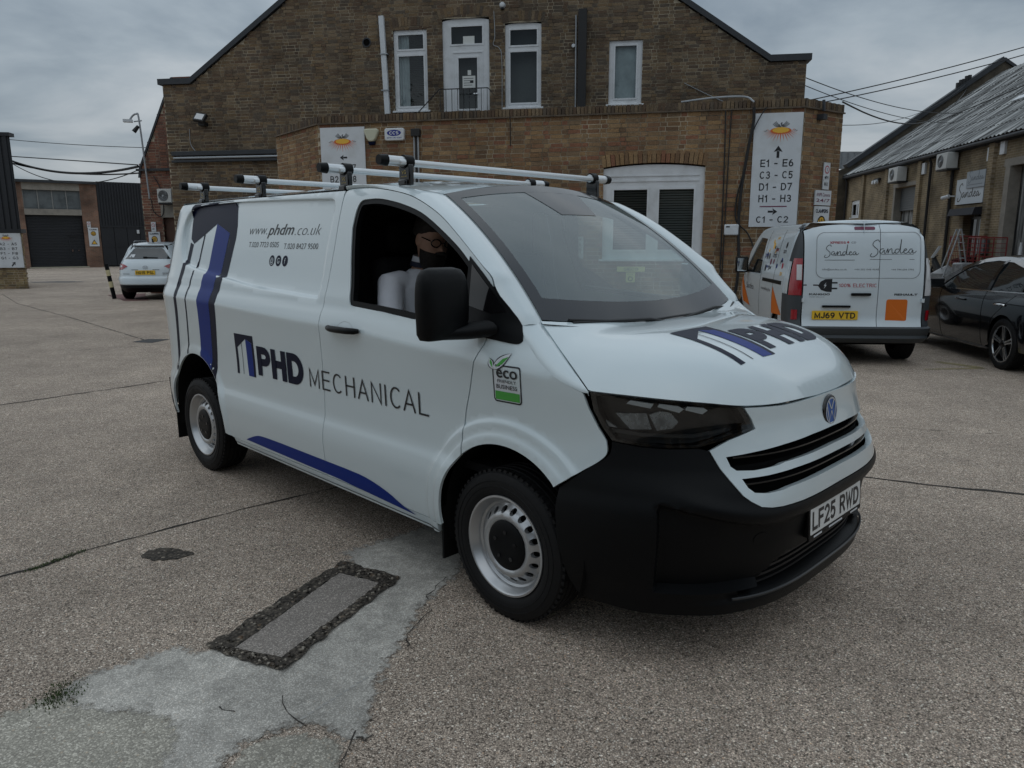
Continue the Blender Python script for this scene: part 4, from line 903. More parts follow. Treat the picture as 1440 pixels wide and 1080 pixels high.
rows = 9
for k in range(rows):                               # overlapping rows of sheets, each sheet a part
    t0, t1 = k / rows, (k + 1.04) / rows
    x = -6.0; i = 0
    while x < 22.8:
        w = min(2.08, 22.9 - x); b = MB(); n = max(2, int(w / .065)); P = []
        for j in range(n + 1):
            xx = x + w * j / n; c = .028 * cos(2 * pi * xx / .26); P.append([rpt(xx, t0, c + .03), rpt(xx, t1, c)])
        b.grid(P, flip=True); b.obj('roof_sheet', ROOF, wk, recalc=False); x += 2.05; i += 1
b = MB(); b.tube([WS.p(-6, EZ - .02, .22), WS.p(23, EZ - .02, .22)], .07, 8); b.obj('gutter', LEAD, wk)
b = MB(); WS.box(b, -6, 23, EZ - .12, EZ, -.3, .1); b.obj('eaves_board', mat('eaves_black', (.015, .015, .016), .7), wk)
for x in (12.55, 10.62, 22.7):
    b = MB(); b.tube([WS.p(x, EZ - .05, .2), WS.p(x, EZ - .3, .09), WS.p(x, .1, .09)], .055, 8); b.obj('downpipe', CABLE, wk)
g2 = MB()                                           # far gable with parapet and coping
q = [rpt(22.95, 0, -.1), rpt(22.95, 1.0, .35)]
A0 = WS.p(22.9, EZ - .6, .5); A1 = rpt(22.9, 1.0, .55); A2 = rpt(22.9, 1.0, .55) + slope * 7.4 - Vector((0, 0, 5.05)); th = WS.u * .4
pts = [A0, A0 + Vector((0, 0, .95)), rpt(22.9, .03, .35), A1, A2, Vector((A2.x, A2.y, 0)), Vector((A0.x, A0.y, 0))]
g2.add([p for p in pts] + [p + th for p in pts], [tuple(range(7)), tuple(range(13, 6, -1))] + [(i, (i + 1) % 7, 7 + (i + 1) % 7, 7 + i) for i in range(7)]); g2.obj('gable_parapet', mat('sooty_gable', (.075, .062, .045), .95, var=.5, vscale=2.2), wk)
b = MB(); b.bar(rpt(23.1, .02, .42), rpt(23.1, 1.0, .64), .6, .24); b.bar(rpt(23.1, 1.0, .64), A2 + th * .5 + Vector((0, 0, .1)), .55, .14); b.obj('coping', LEAD, wk)
b = MB(); b.add([WS.p(-6, 0, -.36), WS.p(22.9, 0, -.36), WS.p(22.9, EZ, -.36), WS.p(-6, EZ, -.36)], [(0, 1, 2, 3)]); b.add([rpt(-6, 1, 0), rpt(23, 1, 0), rpt(23, 1, 0) + slope * 7.4 - Vector((0, 0, 5.05)), rpt(-6, 1, 0) + slope * 7.4 - Vector((0, 0, 5.05))], [(0, 1, 2, 3)]); b.obj('far_roof_slope', ROOF, wk)
# rooflight flap and cable run on the roof
b = MB(); M_ = plane_M(rpt(11.4, .36, .07), WS.u, Vector((WS.n.x, WS.n.y, RR / RH)).normalized(), (slope * RR + Vector((0, 0, RH))).normalized()); b.box(M_.translation, (.9, .34, .05), 0, 0, M_.to_3x3()); b.obj('roof_patch', SIGNW, wk)
# far pale-roofed shed glimpsed between the two buildings
fs = wthing('far_shed', 'small far shed with a pale ribbed roof between the low block and the workshop', 'shed', (22.0, 46.5, 0))
b = MB()
for i in range(12): b.box((19.6 + i * .38, 46.0, 6.35), (.30, .12, 1.0)); b.box((19.6 + i * .38, 46.0, 6.35), (.38, .06, 1.0))
b.obj('ribbed_roof', METALG, fs)
b = MB(); b.box((22, 46.4, 2.9), (5.6, .5, 5.8)); b.obj('wall', mat('shed_wall', (.06, .06, .06), .9, var=.3), fs)
# ------------------------------------------------------------------ the white delivery van (x forward, y left, z up, origin under the front axle)
VW = pchip([.15, .29, .36, .46, .56, .62, .70, .85, 1.0, 1.13, 1.185, 1.20, 1.215, 1.26, 1.305, 1.33, 1.4, 1.6, 1.8, 1.88, 1.915, 1.95],
           [.93, .955, .972, .984, .990, .985, .968, .966, .972, .980, .985, .986, .982, .968, .948, .945, .925, .878, .824, .795, .765, .70])
VA = pchip([.15, .2, .28, .35, .5, .6, .7, .85, .95, 1.04, 1.10, 1.3], [.93, .965, .985, .99, 1.02, 1.03, 1.02, .985, .958, .945, .90, .5])
VN = pchip([.15, .3, .65, .8, .9, 1.1, 1.3], [3.4, 3.4, 3.4, 2.9, 2.75, 2.7, 2.4])
VCR = pchip([-3.9, -2.7, -1.7, -1.1, -.67, -.157, .3], [1.255, 1.232, 1.20, 1.19, 1.162, 1.131, 1.10])
VX0 = -.2; WB = -3.1
def _bump(z):
    if z <= .8 or z >= 1.6: return 0.
    return sin((z - .8) / .4 * pi / 2)**2 if z < 1.2 else cos((z - 1.2) / .4 * pi / 2)**2
def VWx(x, z): return VW(z - (VCR(x) - 1.2) * _bump(z))
def sst(t): t = min(max(t, 0), 1); return t * t * (3 - 2 * t)
def vhalf(x, z):
    w = VWx(x, z)
    if x > VX0:
        a = VA(z) - VX0; n = VN(z); t = min((x - VX0) / a, 1.); w *= max(1 - t**n, 0)**(1 / n)
    if x < -2.6: d = -2.6 - x; w -= .012 * d + .055 * max(d - .6, 0)**2
    if x < -3.5: t = min((-3.5 - x) / .4, 1.); w -= .20 * (1 - sqrt(max(1 - t * t, 0)))
    return w
RECESS = sm([(-1.44, 1.62), (-1.43, 1.79), (-1.46, 1.858), (-1.6, 1.872), (-2.2, 1.888), (-2.75, 1.896), (-3.2, 1.888), (-3.36, 1.868), (-3.45, 1.79), (-3.46, 1.68), (-3.43, 1.58), (-3.37, 1.50), (-3.27, 1.462), (-3.0, 1.43), (-2.698, 1.400), (-2.208, 1.355), (-1.8, 1.337), (-1.5, 1.326), (-1.445, 1.35)], 4, True)
_rarr = np.array(RECESS)
def vside(x, z):
    w = vhalf(x, z)
    if x < .45:
        r = math.hypot(x - .02, z - .395)
        if r < .6: w += .014 * sst((.512 - r) / .020) + .008 * sst((.452 - r) / .016)
    if x < -2.5:
        r = math.hypot(x + 3.1, z - .42)
        if r < .6: w += .010 * sst((.50 - r) / .03)
    if -3.55 < x < -1.38 and z > 1.30:
        P = np.array([[x, z]])
        if inpoly(P, _rarr)[0]: w -= .026 * sst(polydist(P, _rarr)[0] / .017)
    # faint ledge lip along the belt line
    return w
def ring(poly, w):
    q = [Vector(p) for p in poly]; n = len(q); c = Vector((sum(p.x for p in q) / n, sum(p.y for p in q) / n)); out = []
    ar = sum(q[i].x * q[(i + 1) % n].y - q[(i + 1) % n].x * q[i].y for i in range(n)); sgn = 1 if ar > 0 else -1
    for i in range(n):
        a, b = q[i - 1], q[(i + 1) % n]; t = (b - a).normalized(); out.append((q[i].x - t.y * w * sgn, q[i].y + t.x * w * sgn))
    return out
XTRA = [p for w in (-.003, .004, .009, .014, .020) for p in ring(dens(RECESS, .02), w)] + [(-3.8 + .02 * i, VCR(-3.8 + .02 * i) + dz) for i in range(215) for dz in (-.018, 0, .018)]
def vs(x, z): return (x, -vside(x, z), z)
def vfront(th, z):
    a = VA(z) - VX0; n = VN(z); w = VWx(.2, z); c, s_ = abs(cos(th)), abs(sin(th)); r = ((c / a)**n + (s_ / w)**n)**(-1 / n)
    return VX0 + r * cos(th), -r * sin(th)
def outside(p): return (0, -1, 0)
def outfront(p): return (p.x + .2, p.y, 0)
D = radians
van = thing('delivery_van', 'large white panel van with blue stripes, dark lettering and roof bars in the foreground', 'van', (.63658, 3.67362, 0), radians(-44.8048))
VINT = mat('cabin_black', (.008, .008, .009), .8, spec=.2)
def arc(cx, cz, r, a0, a1, n=18): return [(cx + r * cos(D(a0 + (a1 - a0) * i / n)), cz + r * sin(D(a0 + (a1 - a0) * i / n))) for i in range(n + 1)]
# --- side panels, both sides
WIN = sm([(-1.222, 1.70), (-1.215, 1.79), (-1.189, 1.836), (-1.13, 1.846), (-1.0, 1.842), (-.80, 1.805), (-.62, 1.748), (-.385, 1.625), (-.262, 1.54), (-.12, 1.425)], 4) + [(-.02, 1.335), (-.02, 1.25)] + [(-.613, 1.276), (-.85, 1.294), (-1.11, 1.308)] + sm([(-1.128, 1.312), (-1.142, 1.34), (-1.16, 1.42), (-1.195, 1.57)], 3)
DOOR = [(-1.374, 1.330)] + sm([(-1.356, 1.594), (-1.360, 1.86), (-1.350, 1.900), (-1.296, 1.9065), (-1.15, 1.902), (-1.019, 1.889), (-.88, 1.868), (-.76, 1.842), (-.64, 1.800), (-.516, 1.745), (-.40, 1.675), (-.283, 1.597), (-.18, 1.525), (-.125, 1.482), (-.106, 1.435), (-.108, 1.366), (-.14, 1.314), (-.108, 1.227), (-.150, 1.132), (-.19, 1.0), (-.225, .892), (-.236, .80), (-.236, .705)], 3) + arc(.02, .395, .402, 130, 187.5, 14) + [(-.385, .337), (-1.391, .345)] + [(-1.391, .535), (-1.385, 1.0), (-1.379, 1.257)]
SIDEP = [(-1.379, 1.900)] + [(-1.367, 1.86), (-1.361, 1.594), (-1.378, 1.330), (-1.384, 1.257), (-1.390, 1.0), (-1.396, .535), (-1.396, .345), (-2.56, .345)] + arc(-3.1, .42, .437, -8, 188, 34) + [(-3.56, .37), (-3.62, .42), (-3.78, .5), (-3.86, .60), (-3.87, 1.3), (-3.87, 1.7), (-3.84, 1.86), (-3.80, 1.900), (-2.6, 1.907)]
FEND = sm([(-.133, 1.312), (-.101, 1.227), (-.143, 1.132), (-.183, 1.0), (-.218, .892), (-.228, .80), (-.228, .712)], 3) + arc(.02, .395, .402, 127.5, 46, 20) + sm([(.300, .681), (.40, .757), (.455, .797), (.484, .826), (.490, .85), (.482, .886)], 3) + [(.449, .935), (.414, 1.002), (.391, 1.062)] + sm([(.391, 1.062), (.3, 1.10), (.2, 1.155), (.1, 1.232), (.06, 1.276), (.034, 1.312), (-.05, 1.318)], 3)
def both(name, m, poly, label=None, holes=(), res=.03, ry=None, parent=None, flange=.014, fn=vs, extra=None):
    out = []
    for mir in (False, True): out.append(panel(name, m, parent or van, poly, fn, outside, holes, res, ry, flange, mir, 50, extra))
    return out
fd = both('front_door', WHITE, DOOR, holes=[WIN], res=.022, extra=XTRA + [(.02 + r * cos(D(a)), .395 + r * sin(D(a))) for r in (.435, .444, .453, .490, .497, .504, .513) for a in range(90, 200, 2)])
sp = both('side_panel', WHITE, SIDEP, res=.024, extra=XTRA)
FXTRA = [(.02 + r * cos(D(a)), .395 + r * sin(D(a))) for r in (.435, .444, .453, .490, .497, .504, .513) for a in range(-10, 200, 2)]
fe = both('front_fender', WHITE, FEND, res=.020, extra=FXTRA)
# black window surround (seal) and mirror triangle
SEAL_IN = ring(WIN, .026)
TRI = sm([(-.268, 1.568), (-.18, 1.505), (-.112, 1.450), (.036, 1.322), (.078, 1.258)], 3) + sm([(.083, 1.235), (.068, 1.222), (.03, 1.221), (-.04, 1.227), (-.213, 1.240), (-.36, 1.252)], 2) + [(-.33, 1.285)] + sm([(-.285, 1.30), (-.272, 1.34), (-.268, 1.45)], 2)
for i, mir in enumerate((False, True)):
    panel('window_seal', BLACKP, fd[i], [(x, z) for x, z in WIN], lambda x, z: (x, -vside(x, z) + .006, z), outside, [SEAL_IN], .03, None, .03, mir)
    t = panel('mirror_base', BLACKP, fd[i], TRI, lambda x, z: (x, -vside(x, z) - .004, z), outside, (), .02, None, .02, mir)
    q = [(-.245, 1.535), (-.12, 1.437), (-.02, 1.345), (-.10, 1.335), (-.235, 1.36)]
    panel('quarter_glass', BLACKG, fd[i], q, lambda x, z: (x, -vside(x, z) - .0062, z), outside, (), .03, None, 0, mir)
    # sill strip under the doors
    both_s = panel('sill', WHITE, van, [(-.425, .333), (-.43, .280), (-2.55, .300), (-2.57, .340)], lambda x, z: (x, -vside(x, z) + .003, z), outside, (), .03, None, .03, mir)
    panel('sill_trim', mat('dark_seam', (.02, .021, .022), .6), van, [(-.41, .298), (-.41, .293), (-2.55, .316), (-2.55, .321)], lambda x, z: (x, -vside(x, z) - .0005, z), outside, (), .05, None, 0, mir)
# door handles
for i, s_ in enumerate((-1, 1)):
    b = MB(); yy = vside(-1.13, 1.19)
    dish = panel('handle_recess', mat('recess_paint', (.55, .57, .58), .4), fd[i], [(-1.13 + .072 * cos(t), 1.187 + .042 * sin(t)) for t in [k * pi / 12 for k in range(24)]], lambda x, z: (x, -vside(x, z) - .001 + .012 * (1 - min(((x + 1.13) / .072)**2 + ((z - 1.187) / .042)**2, 1)) - .0135 * 0, z), outside, (), .012, None, 0, i == 1)
    prof = [(-1.262, .0), (-1.25, .018), (-1.20, .034), (-1.13, .038), (-1.06, .034), (-1.01, .02), (-.995, 0)]
    b.tube([(x, s_ * (yy + h + .004), 1.190 + .004 * (x + 1.13)) for x, h in prof], [.010, .016, .017, .0175, .017, .016, .011], 10); b.obj('door_handle', BLACKP, fd[i])
# --- windscreen, pillars, roof, bonnet
def ws_base(y): return Vector((.205 - .15 * (y / .78)**2, y, 1.258 + .048 * (y / .78)**2))
def ws_head(y): return Vector((-.655 - .035 * (y / .665)**2, y, 1.922 - .065 * (y / .665)**2))
def wsP(u, v):                                       # u -1..1 across (right side = -1), v 0..1 up
    a = ws_base(u * .78); h = ws_head(u * .665); p = a.lerp(h, v); return p + Vector((.55, 0, .75)) * (.045 * 4 * v * (1 - v)) + Vector((.012, 0, 0)) * 0
b = MB(); nu, nv = 40, 24
b.grid([[wsP(-1 + 2 * i / nu, j / nv) for j in range(nv + 1)] for i in range(nu + 1)], flip=False)
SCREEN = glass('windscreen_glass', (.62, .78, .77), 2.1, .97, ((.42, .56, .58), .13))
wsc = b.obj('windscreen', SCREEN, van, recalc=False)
FRIT = mat('screen_border', (.012, .013, .016), .10, spec=.75)
def wband(name, u0, u1, v0, v1, n=24, k=4, parent=wsc):
    b = MB(); b.grid([[wsP(u0(t) + (u1(t) - u0(t)) * j / k, v0(t) + (v1(t) - v0(t)) * j / k) + Vector((.0012, 0, .0018)) for j in range(k + 1)] for t in [i / n for i in range(n + 1)]]); return b.obj(name, FRIT, parent, recalc=False)
C_ = lambda v: (lambda t: v)
wband('screen_border', lambda t: -1 + 2 * t, lambda t: -1 + 2 * t, C_(0), lambda t: .115 + .02 * (2 * t - 1)**2)
wband('screen_border', lambda t: -1 + 2 * t, lambda t: -1 + 2 * t, lambda t: .93, C_(1))
wband('screen_border', C_(-1), C_(-.925), lambda t: .1 + .85 * t, lambda t: .1 + .85 * t)
wband('screen_border', C_(.925), C_(1), lambda t: .1 + .85 * t, lambda t: .1 + .85 * t)
wband('camera_shroud', lambda t: -.20 - .12 * t, lambda t: .20 + .12 * t, lambda t: .72 + .22 * t, lambda t: .72 + .22 * t, 6)
# side pillar: ruled between windscreen edge and door cut
CUT = sm([(-1.374, 1.906), (-1.296, 1.9105), (-1.15, 1.906), (-1.019, 1.893), (-.88, 1.872), (-.76, 1.846), (-.64, 1.804), (-.516, 1.749), (-.40, 1.679), (-.283, 1.601), (-.18, 1.529), (-.118, 1.486), (-.09, 1.44), (-.04, 1.385), (.036, 1.318)], 4)
def edge_in(t):                                       # roof edge, then windscreen edge
    k = .42
    if t < k:
        q = t / k; x = -1.374 + (-.69 + 1.374) * q; y = .765 - .10 * q**1.8; z = 1.915 - .058 * q**2.2
        return Vector((x, -y, z))
    q = (t - k) / (1 - k); return wsP(-1, 1 - q)
n = len(CUT) - 1; acc = [0]
for i in range(n): acc.append(acc[-1] + math.hypot(CUT[i + 1][0] - CUT[i][0], CUT[i + 1][1] - CUT[i][1]))
for mir in (1, -1):
    P = []
    for i, (x, z) in enumerate(CUT):
        o = Vector((x, -vside(x, z) - .001, z)); e = edge_in(acc[i] / acc[-1]); row = []
        for j in range(9):
            s_ = j / 8; p = o.lerp(e, s_); bul = .020 * 4 * s_ * (1 - s_); p = p + Vector((.35, -.55, .6)).normalized() * bul; row.append(Vector((p.x, p.y * mir, p.z)))
        row = [Vector((o.x, (o.y + .015) * mir, o.z - .004))] + row + [Vector((e.x - .012, (e.y + .01) * mir, e.z - .02))]
        P.append(row)
    P.append([p + Vector((.016, 0, -.030)) for p in P[-1]])
    b = MB(); b.grid(P, flip=mir > 0); b.obj('windscreen_pillar', WHITE, van, recalc=False, sharp=70)
def roof_st(t):
    """edge and centre of the roof at station t: 0 rear .. 1 header"""
    k = .80
    if t < k: q = t / k; x = -3.84 + (3.84 - 1.374) * q; ye = .765 if x > -3.5 else .765 - .2 * ((-3.5 - x) / .4)**2; return Vector((x, ye, 1.905 if x < -3.7 else 1.9135)), Vector((x - (.10 if q < .02 else .1 * (1 - q)**6), 0, 1.968 - .03 * max(0, 1 - q * 9)))
    q = (t - k) / (1 - k); e = edge_in(.42 * q); h = ws_head(0); c = Vector((-1.374, 0, 1.968)).lerp(h, q); c.z = 1.968 - (1.968 - h.z) * q**1.7
    return Vector((e.x, -e.y, e.z)), c
P = []; ns = 46
for i in range(ns + 1):
    e, c = roof_st(i / ns); row = []
    for j in range(41):
        s_ = -1 + j / 20; k = 1 - abs(s_)**2.3; rib = 0
        z = e.z + (c.z - e.z) * k
        if i < ns - 4 and i > 2: rib = .006 * (sst((cos(s_ * pi * 5.5) - .3) * 2.0)) * (1 if abs(s_) < .86 else 0)
        row.append(Vector((e.x + (c.x - e.x) * (1 - s_ * s_), s_ * e.y, z + rib)))
    P.append(row)
b = MB(); b.grid(P, flip=False); b.obj('roof', WHITE, van, recalc=False)
# bonnet
_zt = pchip([0, 8, 17, 27.2, 34.3, 40.9, 48.7, 56, 60], [1.015, 1.014, 1.012, 1.021, 1.039, 1.052, 1.064, 1.071, 1.074])   # height of the bonnet's front edge
_fe = [(vfront(D(t), _zt(t)), _zt(t)) for t in [56 - 56 * i / 80 for i in range(81)]]
X1, Y1 = _fe[0][0][0], -_fe[0][0][1]; Z1 = _fe[0][1]
def ysh(x): return .797 + (x - .055) * (Y1 - .797) / (X1 - .055)          # shut line between bonnet and fender
def zsh(x): t = min(max((x - .055) / (X1 - .055), 0), 1); return 1.306 + (Z1 - 1.306) * t
_xs = [q[0][0] for q in _fe]; _yf = pchip(_xs, [-q[0][1] for q in _fe]); _ze = pchip(_xs, [q[1] for q in _fe])
_zc = pchip([.0, .055, .10, .155, .205, .36, .5, .66, .8, .88, .925, .947], [1.325, 1.312, 1.300, 1.281, 1.266, 1.262, 1.247, 1.212, 1.155, 1.098, 1.053, 1.013])
def bon(x, y):
    ay = abs(y)
    if x < X1: yl = ysh(x); ze = zsh(x)
    else: yl = max(_yf(min(x, _xs[-1] - .0005)), .03); ze = _ze(min(x, _xs[-1]))
    s_ = min(ay / yl, 1.01); return _zc(x) + (ze - _zc(x)) * s_**5
fr_ = [(q[0][0] - .002, q[0][1] * .998) for q in _fe[1:]]; fr_ = fr_ + [(x, -y) for x, y in fr_[::-1][1:]]
BON = [(.06, -.792), (.2, -ysh(.2) + .004), (.30, -ysh(.3) + .004), (X1 - .003, -ysh(X1 - .003) + .003)] + fr_ + [(X1 - .003, ysh(X1 - .003) - .003), (.30, ysh(.3) - .004), (.2, ysh(.2) - .004), (.06, .792)] + [(ws_base(y).x + .004, y) for y in [.74, .66, .55, .4, .2, 0, -.2, -.4, -.55, -.66, -.74]]
bonnet = panel('bonnet', WHITE, van, BON, lambda x, y: (x, y, bon(x, y)), lambda p: (0, 0, 1), (), .028, None, .012)
# fender shoulder between shut line and side
for mir in (1, -1):
    P = []
    E_ = pchip([.034, .06, .1, .2, .3, .391], [1.312, 1.276, 1.232, 1.155, 1.10, 1.063])
    for i in range(15):
        x = .034 + (X1 + .001 - .034) * i / 14; a = Vector((max(x, .056), -ysh(max(x, .055)) - .002, zsh(x))); c = Vector((x, -vside(x, E_(x)), E_(x))); row = []
        m_ = Vector((a.x * .5 + c.x * .5, c.y * .93 + a.y * .07, a.z * .75 + c.z * .25))
        for j in range(9): s_ = j / 8; p = a * (1 - s_)**2 + m_ * 2 * s_ * (1 - s_) + c * s_ * s_; row.append(Vector((p.x, p.y * mir, p.z)))
        row = [row[0] + Vector((0, .006 * mir, -.02))] + row; P.append(row)
    b = MB(); b.grid(P, flip=mir < 0); b.obj('fender_shoulder', WHITE, van, recalc=False, sharp=75)
# --- front face: bumper, grille panel, headlights
def dg(l): return [(D(a), z) for a, z in l]
UO = [(34.0, .868), (32.5, .806), (30.7, .753), (29.2, .710), (27.9, .688), (26.0, .664), (23.7, .654), (21.2, .649), (14.9, .645), (6.6, .645), (0, .646)]
HLB = [(51.2, .889), (45.9, .877), (40.9, .875), (35.9, .879)]
HLR = [(30.5, .906), (25.1, .935), (25.9, .973), (27.4, 1.021)]
HLT = [(34.3, 1.038), (40.9, 1.051), (48.7, 1.062), (55.6, 1.068)]
HLL = [(54.9, 1.001), (53.0, .935)]
def mirr(l): return [(-a, z) for a, z in l][::-1]
lowr = [(62.5, .60), (62.0, .45), (59.5, .30), (57, .235), (46.3, .222), (38, .228), (28.6, .232), (15, .225), (0, .222)]
BUMP = dg([(61.8, .678)] + [(55.3, .779), (52.5, .816), (51.5, .838), (51.2, .862), (51.2, .885)] + [(a, z - .004) for a, z in HLB[1:]] + [(a, z - .003) for a, z in UO]); BUMP = BUMP + [(-a, z) for a, z in BUMP[::-1][1:]]
BUMP = BUMP + dg([(-a, z) for a, z in lowr]) + dg(lowr[::-1][1:])
def rr_sd(x, z, x0, x1, z0, z1, r):
    """inside distance of a rounded box (positive inside)"""
    cx, cz, hx, hz = (x0 + x1) / 2, (z0 + z1) / 2, (x1 - x0) / 2 - r, (z1 - z0) / 2 - r
    qx, qz = abs(x - cx) - hx, abs(z - cz) - hz; return r - (math.hypot(max(qx, 0), max(qz, 0)) + min(max(qx, qz), 0))
def pocket_top(ath): return .588 + .09 * sst((ath - 22) / 24)
def bumper_pt(th, z):
    x, y = vfront(th, z); ath = abs(degrees(th)); k = .85                # metres per radian, roughly
    d = 0
    zt = pocket_top(ath)
    if ath < 46 and .27 < z < zt + .05:
        sd = min((43.6 - ath) * pi / 180 * k, (zt - z), (z - .325))
        dep = .040 * sst((ath - 14) / 16) + .012
        d -= dep * sst(sd / .018 + .1 if sd > -.002 else 0)
    # crease under the headlight and a softer shoulder line above the pocket
    d += .012 * math.exp(-((z - (zt + .035)) / .03)**2) * sst((44 - ath) / 10)
    if ath < 30:                                    # lower air opening sits back
        zt2 = .425 - .11 * sst((ath - 15) / 11); sd = min((28.5 - ath) * pi / 180 * k, zt2 - z, z - .290)
        d -= .07 * sst(sd / .010)
    if z < .29: d += .012 * sst((.29 - z) / .012) * sst((40 - ath) / 10)
    if z > .86 and 33 < ath < 52: pass
    r = math.hypot(x - VX0, y); f = (r + d) / r; return (VX0 + (x - VX0) * f, y * f, z)
bumper = panel('front_bumper', BLACKP, van, BUMP, bumper_pt, outfront, (), .0145, .0105, .02, sharp=60)
b = MB()                                            # slats in the lower opening
GRL = mat('grille_black', (.006, .006, .007), .45)
for z in (.312, .338, .364, .390):
    lim = 27 - (z - .30) / .125 * 10; row = []
    for i in range(41):
        th = D(-lim + 2 * lim * i / 40); x, y = vfront(th, z); row.append(Vector((VX0 + (x - VX0) * .965, y * .965, z)))
    for dz, dx in ((0, 0),): b.grid([[p + Vector((-.03, 0, .004)), p + Vector((0, 0, .005)), p + Vector((0, 0, -.005)), p + Vector((-.03, 0, -.004))] for p in row], sm=False)
b.obj('lower_grille_slat', GRL, bumper, recalc=False)
b = MB(); row = [vfront(D(-30 + 60 * i / 50), .285) for i in range(51)]
b.tube([(x + .012, y * 1.01, .284 + .012 * (abs(i - 25) / 25)**3) for i, (x, y) in enumerate(row)], .006, 6); b.obj('lip_edge', mat('satin_black', (.02, .021, .023), .3), bumper)
panel('tow_eye_cover', BLACKP, bumper, [(D(23.8) + .03 * cos(k * pi / 10), .512 + .028 * sin(k * pi / 10)) for k in range(20)], lambda th, z: tuple(Vector(bumper_pt(th, z)) + Vector((.0015, -.001, 0))), outfront, (), .02, None, .004)
S1 = [(31.2, .844), (25.2, .854), (18.3, .864), (9.1, .872), (0, .873)]; S1b = [(0, .806), (14.5, .803), (19.0, .801), (20.6, .795), (26.2, .790), (29.6, .795), (30.6, .81)]
S2 = [(28.9, .766), (23.4, .767), (15.9, .772), (5.3, .773), (0, .773)]; S2b = [(0, .713), (15, .712), (18.6, .711), (20.6, .707), (24.2, .707), (27.0, .716), (28.1, .735)]
def slot(t, bt): u = dg(t); l = dg(bt); return u + [(-a, z) for a, z in u[::-1][1:]] + [(-a, z) for a, z in l[1:]][::1] + l[::-1][:-1] if False else u + [(-a, z) for a, z in u[::-1][1:]] + [(-a, z) for a, z in l[::-1]][:-1] + l
GP = [(27.0, 1.017)] + HLR[::-1][1:] [:0] + [(25.5, .973), (24.7, .935), (30.2, .903)] + UO
GP = dg(GP); GP = GP + [(-a, z) for a, z in GP[::-1][1:]] + dg([(-17.2, 1.008), (-7.6, 1.010), (0, 1.011), (7.6, 1.010), (17.2, 1.008)])
def front_pt(off): return lambda th, z: (lambda x, y: (VX0 + (x - VX0) * (1 + off), y * (1 + off), z))(*vfront(th, z))
gp = panel('grille_panel', WHITE, van, GP, front_pt(.004), outfront, [slot(S1, S1b), slot(S2, S2b)], .02, .015, .028)
for sl, z0 in ((S1, .838), (S2, .742)):
    b = MB(); row = [vfront(D(-31 + 62 * i / 40), z0) for i in range(41)]
    b.grid([[Vector((VX0 + (x - VX0) * .955, y * .955, z)) for z in (z0 - .07, z0 + .06)] for x, y in row]); b.obj('grille_backing', DARK, gp, recalc=False)
    b = MB(); row = [vfront(D(-29.5 + 59 * i / 40), z0) for i in range(41)]
    zz = z0 - .004 if sl is S1 else z0 - .002
    b.grid([[Vector((VX0 + (x - VX0) * .955, y * .955, zz + .008)), Vector((VX0 + (x - VX0) * .99, y * .99, zz + .003)), Vector((VX0 + (x - VX0) * .99, y * .99, zz - .003)), Vector((VX0 + (x - VX0) * .955, y * .955, zz - .006))] for x, y in row]); b.obj('grille_bar', BLACKG, gp, recalc=False)
# front badge: dark ring with a blue face and white letter strokes
bx = vfront(0, .935)[0]; tl = radians(6); MBd = plane_M((bx + .006, 0, .935), (0, 1, 0), (cos(tl), 0, sin(tl)), (-sin(tl), 0, cos(tl)))
b = MB(); b.lathe([(0, .006), (.058, .006), (.066, .004), (.069, -.004), (.069, -.014)], MBd, 40); bd = b.obj('badge', BLACKG, gp)
b = MB(); b.lathe([(0, .0068), (.0565, .0068)], MBd, 40); b.obj('badge_face', mat('badge_blue', (.02, .11, .42), .25, metal=.4), bd)
d = D2(); SIL = mat('badge_silver', (.55, .62, .70), .25, metal=.6); w = .0085
for p in ([(-.026, .045), (-.002, .008)], [(.026, .045), (.002, .008)], [(-.045, .028), (-.024, -.043), (-.001, .0)], [(.045, .028), (.024, -.043), (.001, .0)]): d.add(stroke(p, w, 1, False), SIL)
d.add(([(r * cos(2 * pi * i / 40), r * sin(2 * pi * i / 40)) for i in range(40) for r in (.050, .0565)], [(2 * i, 2 * i + 1, (2 * i + 3) % 80, (2 * i + 2) % 80) for i in range(40)]), SIL)
d.flat('badge_emblem', MBd @ Matrix.Translation((0, 0, .0066)), bd)
